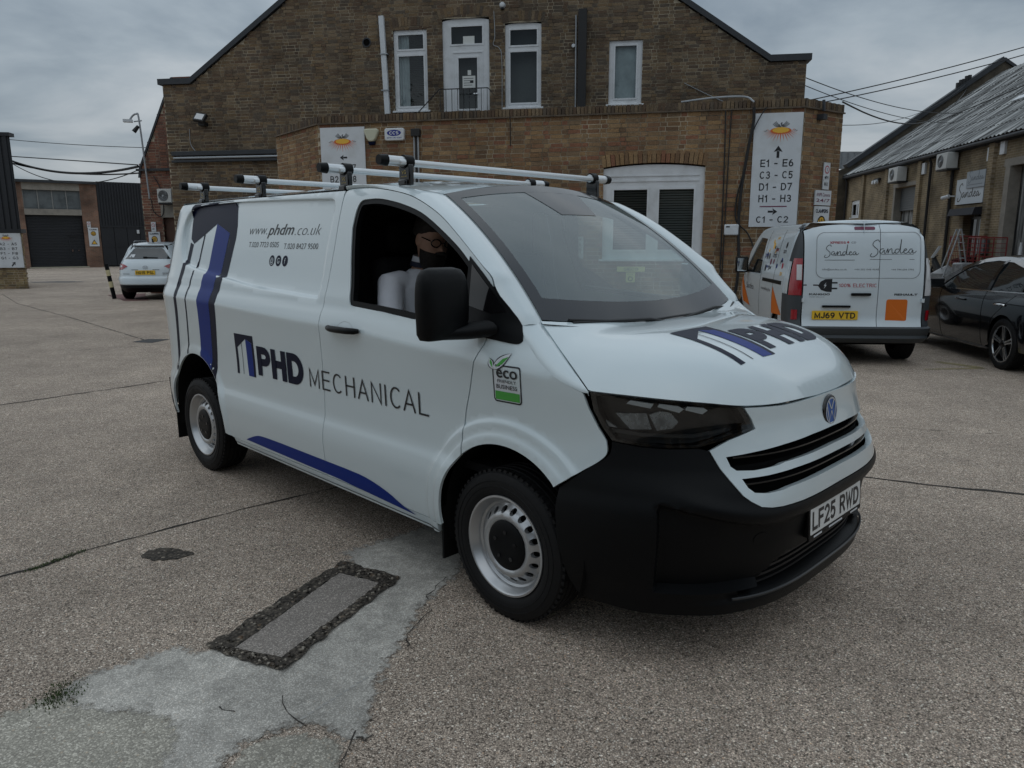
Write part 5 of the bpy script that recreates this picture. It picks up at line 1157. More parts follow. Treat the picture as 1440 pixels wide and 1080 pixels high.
# headlights
for mir in (False, True):
    HP = dg(HLB + HLR + HLT + HLL)
    k = -1 if mir else 1
    h = panel('headlight', mat('lamp_housing', (.004, .0045, .006), .3), van, HP, front_pt(-.055), outfront, (), .02, None, 0, mir)
    panel('lamp_rim', BLACKG, h, HP, front_pt(-.002), outfront, [[(c[0] * .93 + D(40) * .07, c[1] * .9 + .968 * .1) for c in HP]], .02, None, .05, mir)
    panel('lens', glass('headlamp_glass', (.86, .89, .90), 1.5), h, HP, front_pt(.0), outfront, (), .02, None, .0, mir)
    for q in ([(48.6, 1.032), (44.2, 1.018), (43.6, 1.036), (47.8, 1.046)], [(42.9, 1.024), (39.0, 1.004), (38.2, 1.018), (39.2, 1.029), (42.6, 1.037)], [(38.0, 1.014), (34.8, .998), (33.8, 1.012), (34.6, 1.022), (37.6, 1.028)]):
        panel('lamp_block', mat('lamp_block_white', (.92, .95, .95), .3), h, dg(q), front_pt(-.012), outfront, (), .01, None, .02, mir)
    for q in ([(50.5, .985), (47.5, .925), (43.5, .93), (44.5, .99)], [(44, .985), (42.5, .925), (39.5, .935), (38.5, .96), (40, .995), (42, 1.0)]):
        panel('reflector', mat('lamp_mirror', (.26, .29, .32), .25, metal=.8, var=.7, vscale=22), h, dg(q), front_pt(-.045), outfront, (), .01, None, .02, mir)
    panel('side_marker', CLEARLENS, h, dg([(52.6, .962), (51.8, .937), (50.2, .935)]), front_pt(-.02), outfront, (), .01, None, .01, mir)
    panel('lamp_trim', mat('lamp_grey', (.05, .052, .055), .3), h, dg([(52, .915), (45, .905), (36, .905), (30, .925), (29.5, .938), (36, .918), (45, .918), (51.6, .928)]), front_pt(-.03), outfront, (), .02, None, .01, mir)
# number plate
def plate(parent, M, w, h, text, face, name='number_plate', border=True, off=.012, ink=None):
    b = MB(); b.prism(rrect(-w / 2, -h / 2, w / 2, h / 2, .008, 2), M, .008); p = b.obj(name, BLACKP if border else face, parent)
    d = D2()
    if border: d.poly(rrect(-w / 2 + .012, -h / 2 + .022, w / 2 - .012, h / 2 - .008, .006, 2), face)
    zb = -.030 if border else -.038
    letters(d, text, -w * .445, w * .445, zb - .004, .079 if border else .078, ink or INK, .185, .27)
    if border:
        for x0, x1 in ((-.23, -.15), (-.08, .06), (.15, .23)): d.poly([(x0, -h / 2 + .006), (x1, -h / 2 + .006), (x1, -h / 2 + .014), (x0, -h / 2 + .014)], SIGNW, 1)
    d.flat('plate_face', M @ Matrix.Translation((0, 0, .0078)), p); return p
px = VA(.52) - .012
plate(van, plane_M((px + .008, 0, .523), (0, 1, 0), (1, 0, .06), (-.06, 0, 1)), .545, .140, 'LF25 RWD', mat('white_plate', (.68, .69, .68), .35))
b = MB(); b.box((px - .02, 0, .52), (.05, .50, .12)); b.obj('plate_mount', BLACKP, bumper)
# wipers and cowl
b = MB(); b.grid([[ws_base(u * .80) + Vector((-.02 + .06 * k, 0, -.012 - .004 * k)) for k in (0, 1)] for u in [-1 + i / 12 for i in range(25)]]); b.obj('cowl', BLACKP, van, recalc=False)
for y0, y1 in ((.62, -.02), (-.02, -.66)):
    b = MB(); p0 = ws_base(y0) + Vector((.01, 0, -.012)); q0 = wsP(y1 / .78 * .98, .0) + Vector((.010, 0, -.004)); b.tube([p0, p0.lerp(q0, .3) + Vector((.02, 0, .02)), q0], .007, 6); b.tube([wsP((y1 - .2) / .78 if y1 > -.5 else y1 / .78, .008) + Vector((.008, 0, .003)), wsP((y1 + .30) / .78, .008) + Vector((.008, 0, .003))], .006, 6); b.obj('wiper', CABLE, van)
# --- mirrors
for s_ in (-1, 1):
    fdp = fd[0] if s_ < 0 else fd[1]; n0 = set(bpy.data.objects)
    ys = [-1.285, -1.262, -1.20, -1.10, -1.02, -.985]; b = MB()
    def sec(t, k):                                   # rounded shell section at height fraction t
        out = []
        for a in range(20):
            th = 2 * pi * a / 20; c_, q_ = cos(th), sin(th); cx = abs(c_)**.6 * (1 if c_ > 0 else -1); cy = abs(q_)**.55 * (1 if q_ > 0 else -1)
            depth = .062 if cx > 0 else .028
            out.append((cx * depth * k[0], cy * .130 * k[1]))
        return out
    rows = []
    for z, kx, ky, off in ((1.232, .3, .55, .02), (1.238, .7, .78, .012), (1.262, .95, .88, .004), (1.31, 1.02, .945, 0), (1.38, 1.03, .975, 0), (1.43, 1.0, .965, 0), (1.468, .93, .93, 0), (1.498, .80, .865, 0), (1.518, .60, .74, 0), (1.528, .25, .45, 0)):
        rows.append([Vector((-.20 + x + (.01 if z > 1.3 else 0), (-1.122 + y + off * .4) * -s_ * -1 if False else s_ * (1.122 - y - off * .4) if False else s_ * (1.122 + y), z)) for x, y in sec(0, (kx, ky))])
    vsx = [p for r in rows for p in r]; fs = []
    for i in range(len(rows) - 1):
        for j in range(20): fs.append((i * 20 + j, i * 20 + (j + 1) % 20, (i + 1) * 20 + (j + 1) % 20, (i + 1) * 20 + j))
    fs += [tuple(range(20)), tuple((len(rows) - 1) * 20 + j for j in range(20))]
    b.add(vsx, fs, 0, True); mh = b.obj('mirror_housing', BLACKP, fdp)
    b = MB(); b.box((-.214, s_ * 1.122, 1.40), (.012, .20, .19)); b.obj('mirror_glass', mat('mirror_silver', (.7, .72, .74), .03, metal=1), mh, bevel=.01)
    b = MB()
    prs = [(-.20, 1.20, 1.266, .050, .030), (-.19, 1.10, 1.262, .052, .032), (-.16, 1.02, 1.262, .058, .034), (-.13, .97, 1.268, .065, .036), (-.11, .945, 1.272, .07, .036)]
    R_ = [[Vector((x + w_ * (cos(t)), s_ * y, z + h_ * sin(t))) for t in [2 * pi * i / 14 for i in range(14)]] for x, y, z, w_, h_ in prs]
    b.add([p for r in R_ for p in r], [(i * 14 + j, i * 14 + (j + 1) % 14, (i + 1) * 14 + (j + 1) % 14, (i + 1) * 14 + j) for i in range(len(R_) - 1) for j in range(14)] + [tuple(range(14)), tuple(4 * 14 + j for j in range(14))], 0, True); b.obj('mirror_arm', BLACKP, fdp)
    b = MB(); b.tube([(-.20, s_ * 1.165, 1.2895), (-.146, s_ * 1.165, 1.2895)], .0018, 5); b.box((-.148, s_ * 1.122, 1.300), (.005, .205, .0025)); b.obj('mirror_seam', DARK, mh)
    if s_ > 0:                                       # far mirror is folded back along the door
        mh.matrix_local = Matrix.Translation((-.13, .985, 0)) @ Matrix.Rotation(radians(72), 4, 'Z') @ Matrix.Translation((.13, -.985, 0))
# --- wheels
def wheel(parent, x, y, r, rr, width, s_, kind='steel', rim_in=.03):
    """s_: -1 outer face towards -y, +1 towards +y"""
    w = link(bpy.data.objects.new('wheel', None), parent); w.location = (x, y, r); w.empty_display_size = .2
    M = Matrix(((1, 0, 0, 0), (0, 0, s_, 0), (0, 1, 0, 0), (0, 0, 0, 1)))       # local Z -> outward
    b = MB(); hw = width / 2
    prof = [(rr - .012, -hw * 2), (rr + .01, -hw * 2 + .005), (r - .035, -hw * 2 - .004), (r - .006, -hw * 2 + .02), (r, -hw * 2 + .04)]
    for k in range(4): z0 = -hw * 2 + .04 + (hw * 2 - .08) * (k + .5) / 4; prof += [(r, z0 - .006), (r - .008, z0 - .004), (r - .008, z0 + .004), (r, z0 + .006)]
    prof += [(r, -.04), (r - .004, -.022), (r - .013, -.008), (r - .03, .0), (r - .055, .004), (rr + .035, .003), (rr + .018, -.002), (rr + .008, -.010), (rr - .004, -.014)]
    b.lathe(prof, M, 56); ty = b.obj('tyre', TYRE, w, sharp=30)
    b = MB()                                          # tread blocks on the shoulder and raised sidewall rings
    for i in range(64):
        a = 2 * pi * i / 64; R2 = Matrix.Rotation(a, 4, 'Z'); b.box((M @ R2 @ Vector((r - .006, 0, -.030))), (.014, .018, .030), 0, 0, (M @ R2 @ Matrix.Rotation(radians(8), 4, 'Y')).to_3x3())
    tag(b.obj('tread_block', TYRE, w), kind='stuff')
    b = MB()
    for rad in (r - .045, rr + .045): b.tube([M @ Vector((rad * cos(2 * pi * i / 64), rad * sin(2 * pi * i / 64), .0035)) for i in range(64)], .0022, 5, closed=True)
    b.obj('sidewall_ring', TYRE, w)
    if kind == 'steel':
        b = MB(); b.lathe([(rr - .002, -.018), (rr + .004, -.010), (rr + .003, -.004), (rr - .005, -.003), (rr - .012, -.010), (rr - .016, -.026), (rr - .024, -.034), (rr - .028, -.046), (rr - .030, -.049), (rr - .038, -.050), (rr - .041, -.054), (rr - .042, -.075)], M, 64); rm = b.obj('rim', STEEL, w, sharp=50)
        prf = pchip([0, .10, .115, .128, .142, .156, .168, .182], [-.034, -.034, -.020, -.016, -.021, -.034, -.050, -.056])
        holes = [circ(.157 * cos(2 * pi * i / 18), .157 * sin(2 * pi * i / 18), .0145, 12) for i in range(18)]
        V, F, L = tri2d(circ(0, 0, rr - .040, 64), holes + [circ(0, 0, .09, 32)], .013)
        b = MB(); b.add([M @ Vector((u, v, prf(math.hypot(u, v)))) for u, v in V], [tuple(f) for f in F], 0, True)
        for l in L[1:-1]:
            q = [V[i] for i in l]; n = len(q); b.add([M @ Vector((u, v, prf(math.hypot(u, v)) - dz)) for dz in (0, .02) for u, v in q], [(i, (i + 1) % n, n + (i + 1) % n, n + i) for i in range(n)], 0, True)
        b.obj('wheel_disc', STEEL, w, sharp=45, recalc=False)
        b = MB(); b.lathe([(0, -.012), (.06, -.012), (.098, -.014), (.110, -.020), (.112, -.034)], M, 40); hb = b.obj('hub_cap', BLACKP, w)
        for i in range(5):
            a = 2 * pi * i / 5 + .3; b = MB(); b.lathe([(0, -.008), (.010, -.008), (.012, -.016)], M @ Matrix.Translation((.062 * cos(a), .062 * sin(a), 0)), 8); b.obj('bolt_cover', BLACKG, hb)
    b = MB(); b.lathe([(rr - .02, -.08), (.16, -.12), (.03, -.13)], M, 32); b.obj('brake', mat('dark_iron', (.02, .02, .02), .7), w)
    return w
wheel(van, 0.0, -.962, .336, .222, .215, -1); wheel(van, 0.0, .962, .336, .222, .215, 1); wheel(van, WB, -.962, .336, .222, .215, -1); wheel(van, WB, .962, .336, .222, .215, 1)
# arch liners, mud flaps, underside
for cx, cz, r in ((.02, .395, .415), (-3.1, .42, .45)):
    for s_ in (-1, 1):
        b = MB(); P = [[Vector((cx + r * cos(D(a)), s_ * y, cz + r * sin(D(a)))) for y in (.945, .60)] for a in range(-24, 205, 8)]
        b.grid(P); n = len(P); b.add([p[1] for p in P], [tuple(range(n))]); b.obj('arch_liner', RUBBER, van, recalc=False)
    for s_ in (-1, 1):
        b = MB(); x = cx - r + .015
        b.prism([(-.10, 0), (.10, 0), (.10, .26), (-.10, .26)], plane_M((x - .02, s_ * .86, .155), (0, 1, 0), (-1, 0, 0)), .012); b.obj('mud_flap', RUBBER, van)
b = MB(); b.box((-1.55, 0, .34), (2.55, 1.78, .12)); b.box((.3, 0, .30), (1.0, 1.0, .10)); b.box((-3.4, 0, .42), (.8, 1.1, .1)); b.obj('underbody', DARK, van)
# --- cabin interior
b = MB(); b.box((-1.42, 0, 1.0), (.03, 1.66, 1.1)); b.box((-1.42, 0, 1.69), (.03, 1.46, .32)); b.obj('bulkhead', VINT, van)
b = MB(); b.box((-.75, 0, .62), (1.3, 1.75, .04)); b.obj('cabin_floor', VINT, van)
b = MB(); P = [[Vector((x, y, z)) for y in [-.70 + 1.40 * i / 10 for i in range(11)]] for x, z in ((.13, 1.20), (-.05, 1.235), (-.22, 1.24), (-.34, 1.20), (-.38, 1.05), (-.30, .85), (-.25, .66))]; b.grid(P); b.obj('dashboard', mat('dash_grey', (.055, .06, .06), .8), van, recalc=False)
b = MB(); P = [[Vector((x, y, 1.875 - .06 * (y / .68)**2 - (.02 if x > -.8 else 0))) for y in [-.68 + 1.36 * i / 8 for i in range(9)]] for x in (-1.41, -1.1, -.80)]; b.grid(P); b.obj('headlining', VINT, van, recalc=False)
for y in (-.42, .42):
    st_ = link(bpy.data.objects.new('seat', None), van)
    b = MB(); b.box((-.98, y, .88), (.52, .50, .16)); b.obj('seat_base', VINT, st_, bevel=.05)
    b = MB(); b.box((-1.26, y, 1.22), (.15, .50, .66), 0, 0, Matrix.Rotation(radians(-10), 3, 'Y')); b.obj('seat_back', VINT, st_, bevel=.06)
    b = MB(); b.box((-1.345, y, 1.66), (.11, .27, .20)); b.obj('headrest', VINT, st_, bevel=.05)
b = MB(); Ms = Matrix.Translation((-.47, -.42, 1.17)) @ Matrix.Rotation(radians(-62), 4, 'Y'); b.tube([Ms @ Vector((.185 * cos(2 * pi * i / 32), .185 * sin(2 * pi * i / 32), 0)) for i in range(32)], .016, 8, closed=True)
for a in (90, 210, 330): b.bar(Ms @ Vector((0, 0, 0)), Ms @ Vector((.18 * cos(D(a)), .18 * sin(D(a)), 0)), .03, .015)
b.obj('steering_wheel', VINT, van)
b = MB(); b.tube([(-1.235, -.80, 1.80), (-1.25, -.83, 1.62), (-1.24, -.87, 1.40), (-1.20, -.80, 1.05)], .022, 4); b.obj('seat_belt', mat('belt_grey', (.10, .105, .11), .7), van)
b = MB(); b.box((-.55, 0, 1.80), (.03, .21, .065), 0); b.obj('interior_mirror', BLACKG, van, bevel=.015)
b = MB(); b.box((-.20, .30, 1.262), (.16, .21, .002), .2); b.obj('dash_paper', NOTICE, van)
# far side of the cabin: glazed passenger window
pane = panel('door_glass', glass('side_glass', (.78, .84, .82), 1.5), fd[1], SEAL_IN, lambda x, z: (x, -vside(x, z) + .018, z), outside, (), .08, None, 0, True)
# --- rear end
P = []
for z in [.36, .45, .6, .8, 1.0, 1.15, 1.3, 1.5, 1.7, 1.82, 1.90]:
    w_ = vside(-3.84, z) - .002; P.append([Vector((-3.84 - .12 * (1 - abs(t)**4), t * w_, z)) for t in [-1 + i / 10 for i in range(21)]])
b = MB(); b.grid([r[:11] for r in P]); b.obj('rear_door', WHITE, van); b = MB(); b.grid([r[10:] for r in P]); b.obj('rear_door', WHITE, van)
b = MB(); b.grid([[Vector((-3.86 - .12 * (1 - abs(t)**4), t * (vside(-3.82, z) + .01), z)) for t in [-1 + i / 10 for i in range(21)]] for z in (.36, .40, .52, .58)]); b.obj('rear_bumper', BLACKP, van)
panel('rear_bumper_corner', BLACKP, van, [(-3.56, .36), (-3.86, .50), (-3.88, .565), (-3.60, .415), (-3.53, .37)], lambda x, z: (x, -vside(x, z) - .006, z), outside, (), .03, None, .01)
for s_ in (-1, 1):
    b = MB(); b.box((-3.89, s_ * .72, 1.2), (.05, .12, .62)); b.obj('tail_light', REDLENS, van, bevel=.02)
# --- roof bars: bar, end caps, upright brackets
for k, x in enumerate((-.90, -1.44, -2.42, -3.28)):
    rb = link(bpy.data.objects.new('roof_bar', None), van)
    b = MB(); z0 = 2.012
    prof = [(.026, .016), (.031, 0), (.026, -.013), (-.026, -.013), (-.031, 0), (-.026, .016)]
    b.add([Vector((x + p, y, z0 + q)) for y in (-.79, .79) for p, q in prof], [tuple(range(6)), tuple(range(11, 5, -1))] + [(i, (i + 1) % 6, 6 + (i + 1) % 6, 6 + i) for i in range(6)]); b.obj('bar', ALU, rb, bevel=.006)
    [MB().tube([(x, q * .86, z0 + .006), (x, q * .70, z0 + .006)], .0245, 14).obj('bar_end', ALU, rb) for q in (-1, 1)]
    for s_ in (-1, 1):
        b = MB(); b.tube([(x, s_ * .855, z0 + .006), (x, s_ * .90, z0 + .006)], [.029, .024], 14); b.tube([(x, s_ * .705, z0 + .006), (x, s_ * .755, z0 + .006)], .033, 14); b.obj('end_cap', BLACKP, rb)
        b = MB(); b.box((x, s_ * .735, 1.955), (.085, .030, .10)); b.box((x, s_ * .745, 1.918), (.06, .045, .03)); br = b.obj('bracket', BLACKG, rb, bevel=.006)
        if s_ < 0:
            d = D2(); v, f, w_ = text2d('VG', .026, .002, 0, 1, 'CENTER'); d.add((v, f), mat('gold_print', (.55, .42, .10), .4)); v, f, w_ = text2d('VANGUARD', .0085, 0, 0, 1, 'CENTER'); d.add(([(a, c - .014) for a, c in v], f), mat('gold_print', (.55, .42, .1)))
            d.flat('bracket_print', plane_M((x, -.7505, 1.958), (1, 0, 0), (0, -1, 0)), br)
for x0, x1, y in ((-1.6, -.9, .55),):
    pass
# --- lettering and graphics on the flank (x, z) and bonnet
def onside(u, v, h): return Vector((u, -vside(u, v) - h, v))
def logo(d, x0, x1, z0, z1):
    X = lambda t: x0 + (x1 - x0) * t; Z = lambda t: z0 + (z1 - z0) * t
    for q, m in (([(0, 1), (1, 1), (1, .80), (.60, .90), (.12, .66), (0, .62)], NAVY), ([(0, .62), (.12, .66), (.12, 0), (0, 0)], NAVY), ([(.345, .772), (.365, .782), (.365, .01), (.345, .01)], NAVY), ([(.60, .90), (.90, .82), (.90, 0), (.63, 0), (.60, .3)], BLUE), ([(.90, .82), (1, .80), (1, 0), (.90, 0)], NAVY)):
        V, F, _ = tri2d([(X(a), Z(c)) for a, c in q], (), .06); d.add(([tuple(v) for v in V], [tuple(f) for f in F]), m)
d = D2(); logo(d, -2.442, -2.188, .800, 1.060); d.obj('logo', onside, van)
d = D2(); d.mark('bold_lettering'); letters(d, 'PHD', -2.150, -1.600, .822, .182, NAVY, .25, .32); d.mark('thin_lettering'); letters(d, 'MECHANICAL', -1.537, -.478, .833, .108, INK, .088, .30); d.obj('lettering', onside, van)
d = D2(); d.mark('web_address'); d.add(text_fit('www.', -2.420, -2.190, 1.676, .066, -.02, .28), INK); d.add(text_fit('phdm', -2.180, -1.865, 1.674, .066, .008, .28), INK); d.add(text_fit('.co.uk', -1.850, -1.565, 1.669, .066, -.02, .28), INK)
d.mark('phone_number'); d.add(text_fit('T.020 7723 0505', -2.404, -2.020, 1.600, .034, -.008), INK); d.mark('phone_number'); d.add(text_fit('T.020 8427 9500', -1.955, -1.570, 1.591, .034, -.008), INK)
for x, ch in ((-2.073, '@'), (-1.993, 'G'), (-1.914, 'f')):
    d.mark('social_icon'); d.poly(circ(x, 1.521, .032, 24), NAVY); v, f, w_ = text2d(ch, .045, .0, 0, 1, 'CENTER'); d.add(([(a + x, c + 1.506) for a, c in v], f), WHITE, 1)
d.obj('contact_lettering', onside, van)
d = D2()                                             # eco sticker on the fender
ex0, ex1, ez0, ez1 = -.035, .118, .978, 1.135
d.poly(rrect(ex0, ez0, ex1, ez1, .016), SIGNW); r0 = rrect(ex0, ez0, ex1, ez1, .016); r1 = rrect(ex0 + .006, ez0 + .006, ex1 - .006, ez1 - .006, .011); n = len(r0)
d.add((r0 + r1, [(i, (i + 1) % n, n + (i + 1) % n, n + i) for i in range(n)]), INK, 1); d.poly([(ex0 + .010, ez0 + .010), (ex1 - .010, ez0 + .010), (ex1 - .010, ez0 + .046), (ex0 + .010, ez0 + .046)], GREEN, 2)
d.add(text_fit('eco', ex0 + .022, ex1 - .018, 1.083, .052, .012), INK, 2); d.add(text_fit('FRIENDLY', ex0 + .026, ex1 - .026, 1.062, .013, .004), INK, 2); d.add(text_fit('BUSINESS', ex0 + .018, ex1 - .022, 1.036, .018, .006), INK, 2)
for c0, c1, w_ in (((-.028, 1.115), (.052, 1.185), .036), ((-.026, 1.115), (-.060, 1.158), .024)):
    ax, az = c1[0] - c0[0], c1[1] - c0[1]; l = math.hypot(ax, az); nx, nz = -az / l, ax / l
    leaf = lambda k: [(c0[0] + ax * t + nx * k * s_ * sin(pi * t**.8), c0[1] + az * t + nz * k * s_ * sin(pi * t**.8)) for s_, ts in ((1, [i / 10 for i in range(11)]), (-1, [1 - i / 10 for i in range(1, 10)])) for t in ts]
    d.poly(leaf(w_ / 2 + .005), INK, 2); d.poly(leaf(w_ / 2), SIGNW, 3); d.poly([(c0[0] + ax * t + nx * w_ / 2 * s_, c0[1] + az * t + nz * w_ / 2 * s_) for t, s_ in ((.15, -.1), (.5, -.75), (.85, -.35), (.6, .25), (.3, .1))], GREEN, 4)
d.obj('eco_sticker', onside, van)
def dpoly(name, q, m, res=.03, h=.0016):
    panel(name, m, van, q, lambda x, z: (x, -vside(x, z) - h, z), outside, (), res, None, 0, False, 50, XTRA)
dpoly('sill_stripe', sm([(-2.372, .368), (-2.30, .395), (-2.20, .425), (-2.103, .434), (-1.9, .436)], 3) + sm([(-1.2, .432), (-1.0, .425), (-.82, .39), (-.70, .345), (-.60, .318)], 3) + [(-1.3, .352), (-2.0, .362)], BLUE)
# big rear stripes: the logo again, tall
def zr(zs): return zs
zA, zB = .74, 1.905
arch_z = lambda x: max(.42 + sqrt(max(.442**2 - (x + 3.1)**2, 0)), .70)
def stripe(x0t, x1t, x0b, x1b, ztl, ztr, m, n=10):
    """vertical band with slanted top; bottom follows the wheel arch"""
    bl = [(x0b + (x1b - x0b) * i / n, arch_z(x0b + (x1b - x0b) * i / n)) for i in range(n + 1)]
    dpoly('flank_stripe', bl + [(x1t, ztr), (x0t, ztl)], m, .025, .0016 if m is NAVY else .0022)
stripe(-2.93, -2.705, -3.00, -2.83, 1.755, 1.69, BLUE)
stripe(-2.705, -2.60, -2.83, -2.765, 1.69, 1.66, NAVY)
dpoly('flank_stripe', [(-2.60, 1.66), (-2.705, 1.69), (-2.93, 1.755), (-3.10, 1.685), (-3.27, 1.62), (-3.335, 1.655), (-3.37, 1.80), (-3.38, 1.88), (-3.36, 1.899), (-2.72, 1.901), (-2.66, 1.86), (-2.61, 1.74)], NAVY, .025)
stripe(-3.115, -3.095, -3.235, -3.215, 1.678, 1.686, NAVY, 3)
stripe(-3.335, -3.275, -3.46, -3.42, 1.63, 1.615, NAVY, 4)
# bonnet logo
def onbon(u, v, h):
    """u across to the left of the van, v towards the windscreen"""
    x = .777 - v; y = -.42 + u; return Vector((x, y, bon(x, y) + h + .001))
d = D2(); logo(d, 0.0, .29, 0.0, .33); d.obj('bonnet_logo', onbon, van)
d = D2(); letters(d, 'PHD', .315, .86, .035, .205, NAVY, .27, .34)
_q = D2(); me_ = bpy.data.meshes.new('t'); me_.from_pydata([(a, c, l) for a, c, l in d.v], [], d.f); bm = bmesh.new(); bm.from_mesh(me_)
bmesh.ops.subdivide_edges(bm, edges=[e for e in bm.edges if e.calc_length() > .04], cuts=3, use_grid_fill=True); bm.verts.index_update(); d.v = [tuple(q.co) for q in bm.verts]; d.f = [tuple(q.index for q in p.verts) for p in bm.faces]; d.m = [0] * len(d.f); bm.free(); bpy.data.meshes.remove(me_)
d.obj('bonnet_lettering', onbon, van)
# ------------------------------------------------------------------ the driver
def person():
    o = thing('person', 'bearded man in glasses and a white shirt sitting in the large white van', 'person', (0, 0, 0))
    o.parent = None; vw = Matrix.Translation(van.location) @ Matrix.Rotation(van.rotation_euler.z, 4, 'Z')
    o.matrix_world = vw @ Matrix.Translation((-1.23, -.45, .94)) @ Matrix.Rotation(radians(-2), 4, 'Z')
    SKIN = mat('skin', (.42, .25, .18), .5); HAIR = mat('dark_hair', (.012, .009, .007), .7, bump=.5, bscale=150); SHIRT = mat('white_shirt', (.72, .73, .78), .85, var=.06, vscale=9, bump=.5, bscale=14); COLLAR = mat('navy_collar', (.02, .025, .05), .8)
    def rings(b, L, n=20):
        R = []
        for cx, cy, cz, rf, rb, ry in L: R.append([Vector((cx + (rf if cos(t) > 0 else rb) * cos(t), cy + ry * sin(t), cz)) for t in [2 * pi * i / n for i in range(n)]])
        vs = [p for r in R for p in r]; b.add(vs, [(i * n + j, i * n + (j + 1) % n, (i + 1) * n + (j + 1) % n, (i + 1) * n + j) for i in range(len(R) - 1) for j in range(n)] + [tuple(range(n))[::-1], tuple((len(R) - 1) * n + j for j in range(n))], 0, True)
    def rem(ob, v=.009, it=4):
        m = ob.modifiers.new('remesh', 'REMESH'); m.mode = 'VOXEL'; m.voxel_size = v; m.use_smooth_shade = True
        q = ob.modifiers.new('smooth', 'SMOOTH'); q.iterations = it; q.factor = .5
    H = Matrix.Translation((.12, 0, .60)) @ Matrix.Rotation(radians(20), 4, 'Y') @ Matrix.Rotation(radians(-5), 4, 'Z') @ Matrix.Scale(1.06, 4)
    hd = MB(); rings(hd, [(.005, 0, -.08, .052, .055, .055), (.012, 0, -.03, .060, .056, .058), (.042, 0, -.012, .066, .075, .052), (.045, 0, .02, .072, .09, .064), (.040, 0, .06, .076, .102, .072), (.032, 0, .10, .078, .112, .076), (.025, 0, .14, .082, .115, .078), (.020, 0, .18, .080, .108, .075), (.012, 0, .215, .066, .088, .062), (.006, 0, .237, .036, .05, .036)])
    hd.add([(.112, 0, .135), (.146, 0, .088), (.115, .018, .082), (.115, -.018, .082), (.10, 0, .075)], [(0, 2, 1), (0, 1, 3), (1, 2, 4), (1, 4, 3), (0, 3, 4, 2)])           # nose
    for s_ in (-1, 1): hd.lathe([(0, .012), (.022, .012), (.028, 0), (.022, -.012), (0, -.012)], Matrix.Translation((.018, s_ * .076, .105)) @ Matrix.Rotation(radians(90), 4, 'X') @ Matrix.Scale(1.35, 4, (0, 1, 0)), 12)
    b = MB(); b.add([H @ Vector(v) for v in hd.v], hd.f, 0, True)
    rings(b, [(0, 0, .0, .13, .13, .18), (.01, 0, .15, .13, .125, .165), (.03, 0, .32, .13, .12, .185), (.06, 0, .46, .095, .10, .18), (.085, 0, .53, .06, .07, .075), (.11, 0, .60, .055, .055, .055)])
    SH = {}
    for s_ in (-1, 1):
        sh = Vector((.055, s_ * .195, .455)); el = Vector((.19, s_ * .30, .21)); wr = Vector((.40, s_ * .19, .27)); SH[s_] = (sh, el, wr)
        b.tube([sh, sh.lerp(el, .5), el, el.lerp(wr, .5), wr], [.058, .05, .042, .038, .028], 12)
        pm = wr + Vector((.06, -s_ * .01, .02)); b.tube([wr, wr.lerp(pm, .5), pm], [.026, .036, .034], 10)
        for k in range(4): a = pm + Vector((.012, -s_ * (.026 - .017 * k), .0)); b.tube([a, a + Vector((.038, 0, .012)), a + Vector((.052, 0, -.016)), a + Vector((.036, 0, -.036))], [.0095, .009, .0085, .007], 7)
        b.tube([wr + Vector((.02, -s_ * .02, .015)), wr + Vector((.05, -s_ * .048, .02)), wr + Vector((.08, -s_ * .045, .0))], [.012, .0105, .008], 7)
        hp = Vector((.04, s_ * .10, .0)); kn = Vector((.46, s_ * .15, .06)); an = Vector((.60, s_ * .13, -.34)); b.tube([hp, hp.lerp(kn, .5), kn, kn.lerp(an, .5), an], [.09, .08, .062, .055, .04], 12); b.tube([an + Vector((-.04, 0, -.03)), an + Vector((.16, 0, -.05))], [.042, .032], 10)
    bo = b.obj('body', SKIN, o, recalc=True); rem(bo, .0085, 3)
    s = MB(); rings(s, [(0, 0, .02, .15, .145, .195), (.01, 0, .15, .15, .14, .185), (.03, 0, .32, .15, .135, .205), (.058, 0, .45, .118, .118, .20), (.078, 0, .515, .085, .088, .115), (.088, 0, .545, .07, .075, .078)])
    for k in (-1, 1):
        sh, el, wr = SH[k]; s.tube([Vector((.055, k * .12, .455)), sh, sh.lerp(el, .33), sh.lerp(el, .66), el, el.lerp(wr, .5), el.lerp(wr, .86)], [.085, .082, .073, .067, .06, .052, .043], 14)
    so = s.obj('shirt', SHIRT, o); rem(so, .012, 3)
    c = MB(); n = 24
    for r0, r1, z0, z1, m in ((.076, .071, .545, .600, 0), (.079, .0775, .545, .572, 1)): c.add([Vector((.098 + (z - .545) * .35 + r * 1.02 * cos(t), r * sin(t), z + .012 * (1 - cos(t)) - .012 * (cos(t) > .8))) for z, r in ((z0, r0), (z1, r1)) for t in [2 * pi * i / n for i in range(n)]], [(i, (i + 1) % n, n + (i + 1) % n, n + i) for i in range(n)], m, True)
    c.obj('collar', [SHIRT, COLLAR], o, recalc=False)
    h = MB(); hr = MB(); rings(hr, [(.0, 0, .115, .04, .121, .083), (.006, 0, .15, .085, .123, .085), (.012, 0, .185, .094, .120, .084), (.008, 0, .222, .080, .102, .073), (.0, 0, .247, .048, .06, .046)]); h.add([H @ Vector(v) for v in hr.v], hr.f, 0, True); h.obj('hair', HAIR, o)
    h = MB(); hr = MB(); rings(hr, [(.05, 0, -.045, .052, .02, .040), (.052, 0, -.020, .068, .06, .058), (.048, 0, .018, .077, .06, .068), (.045, 0, .050, .082, .045, .0735), (.038, 0, .066, .084, .03, .0755)]); hr.tube([(.118, -.03, .066), (.132, 0, .074), (.118, .03, .066)], [.008, .011, .008], 8); h.add([H @ Vector(v) for v in hr.v], hr.f, 0, True); h.obj('beard', HAIR, o)
    g = MB()
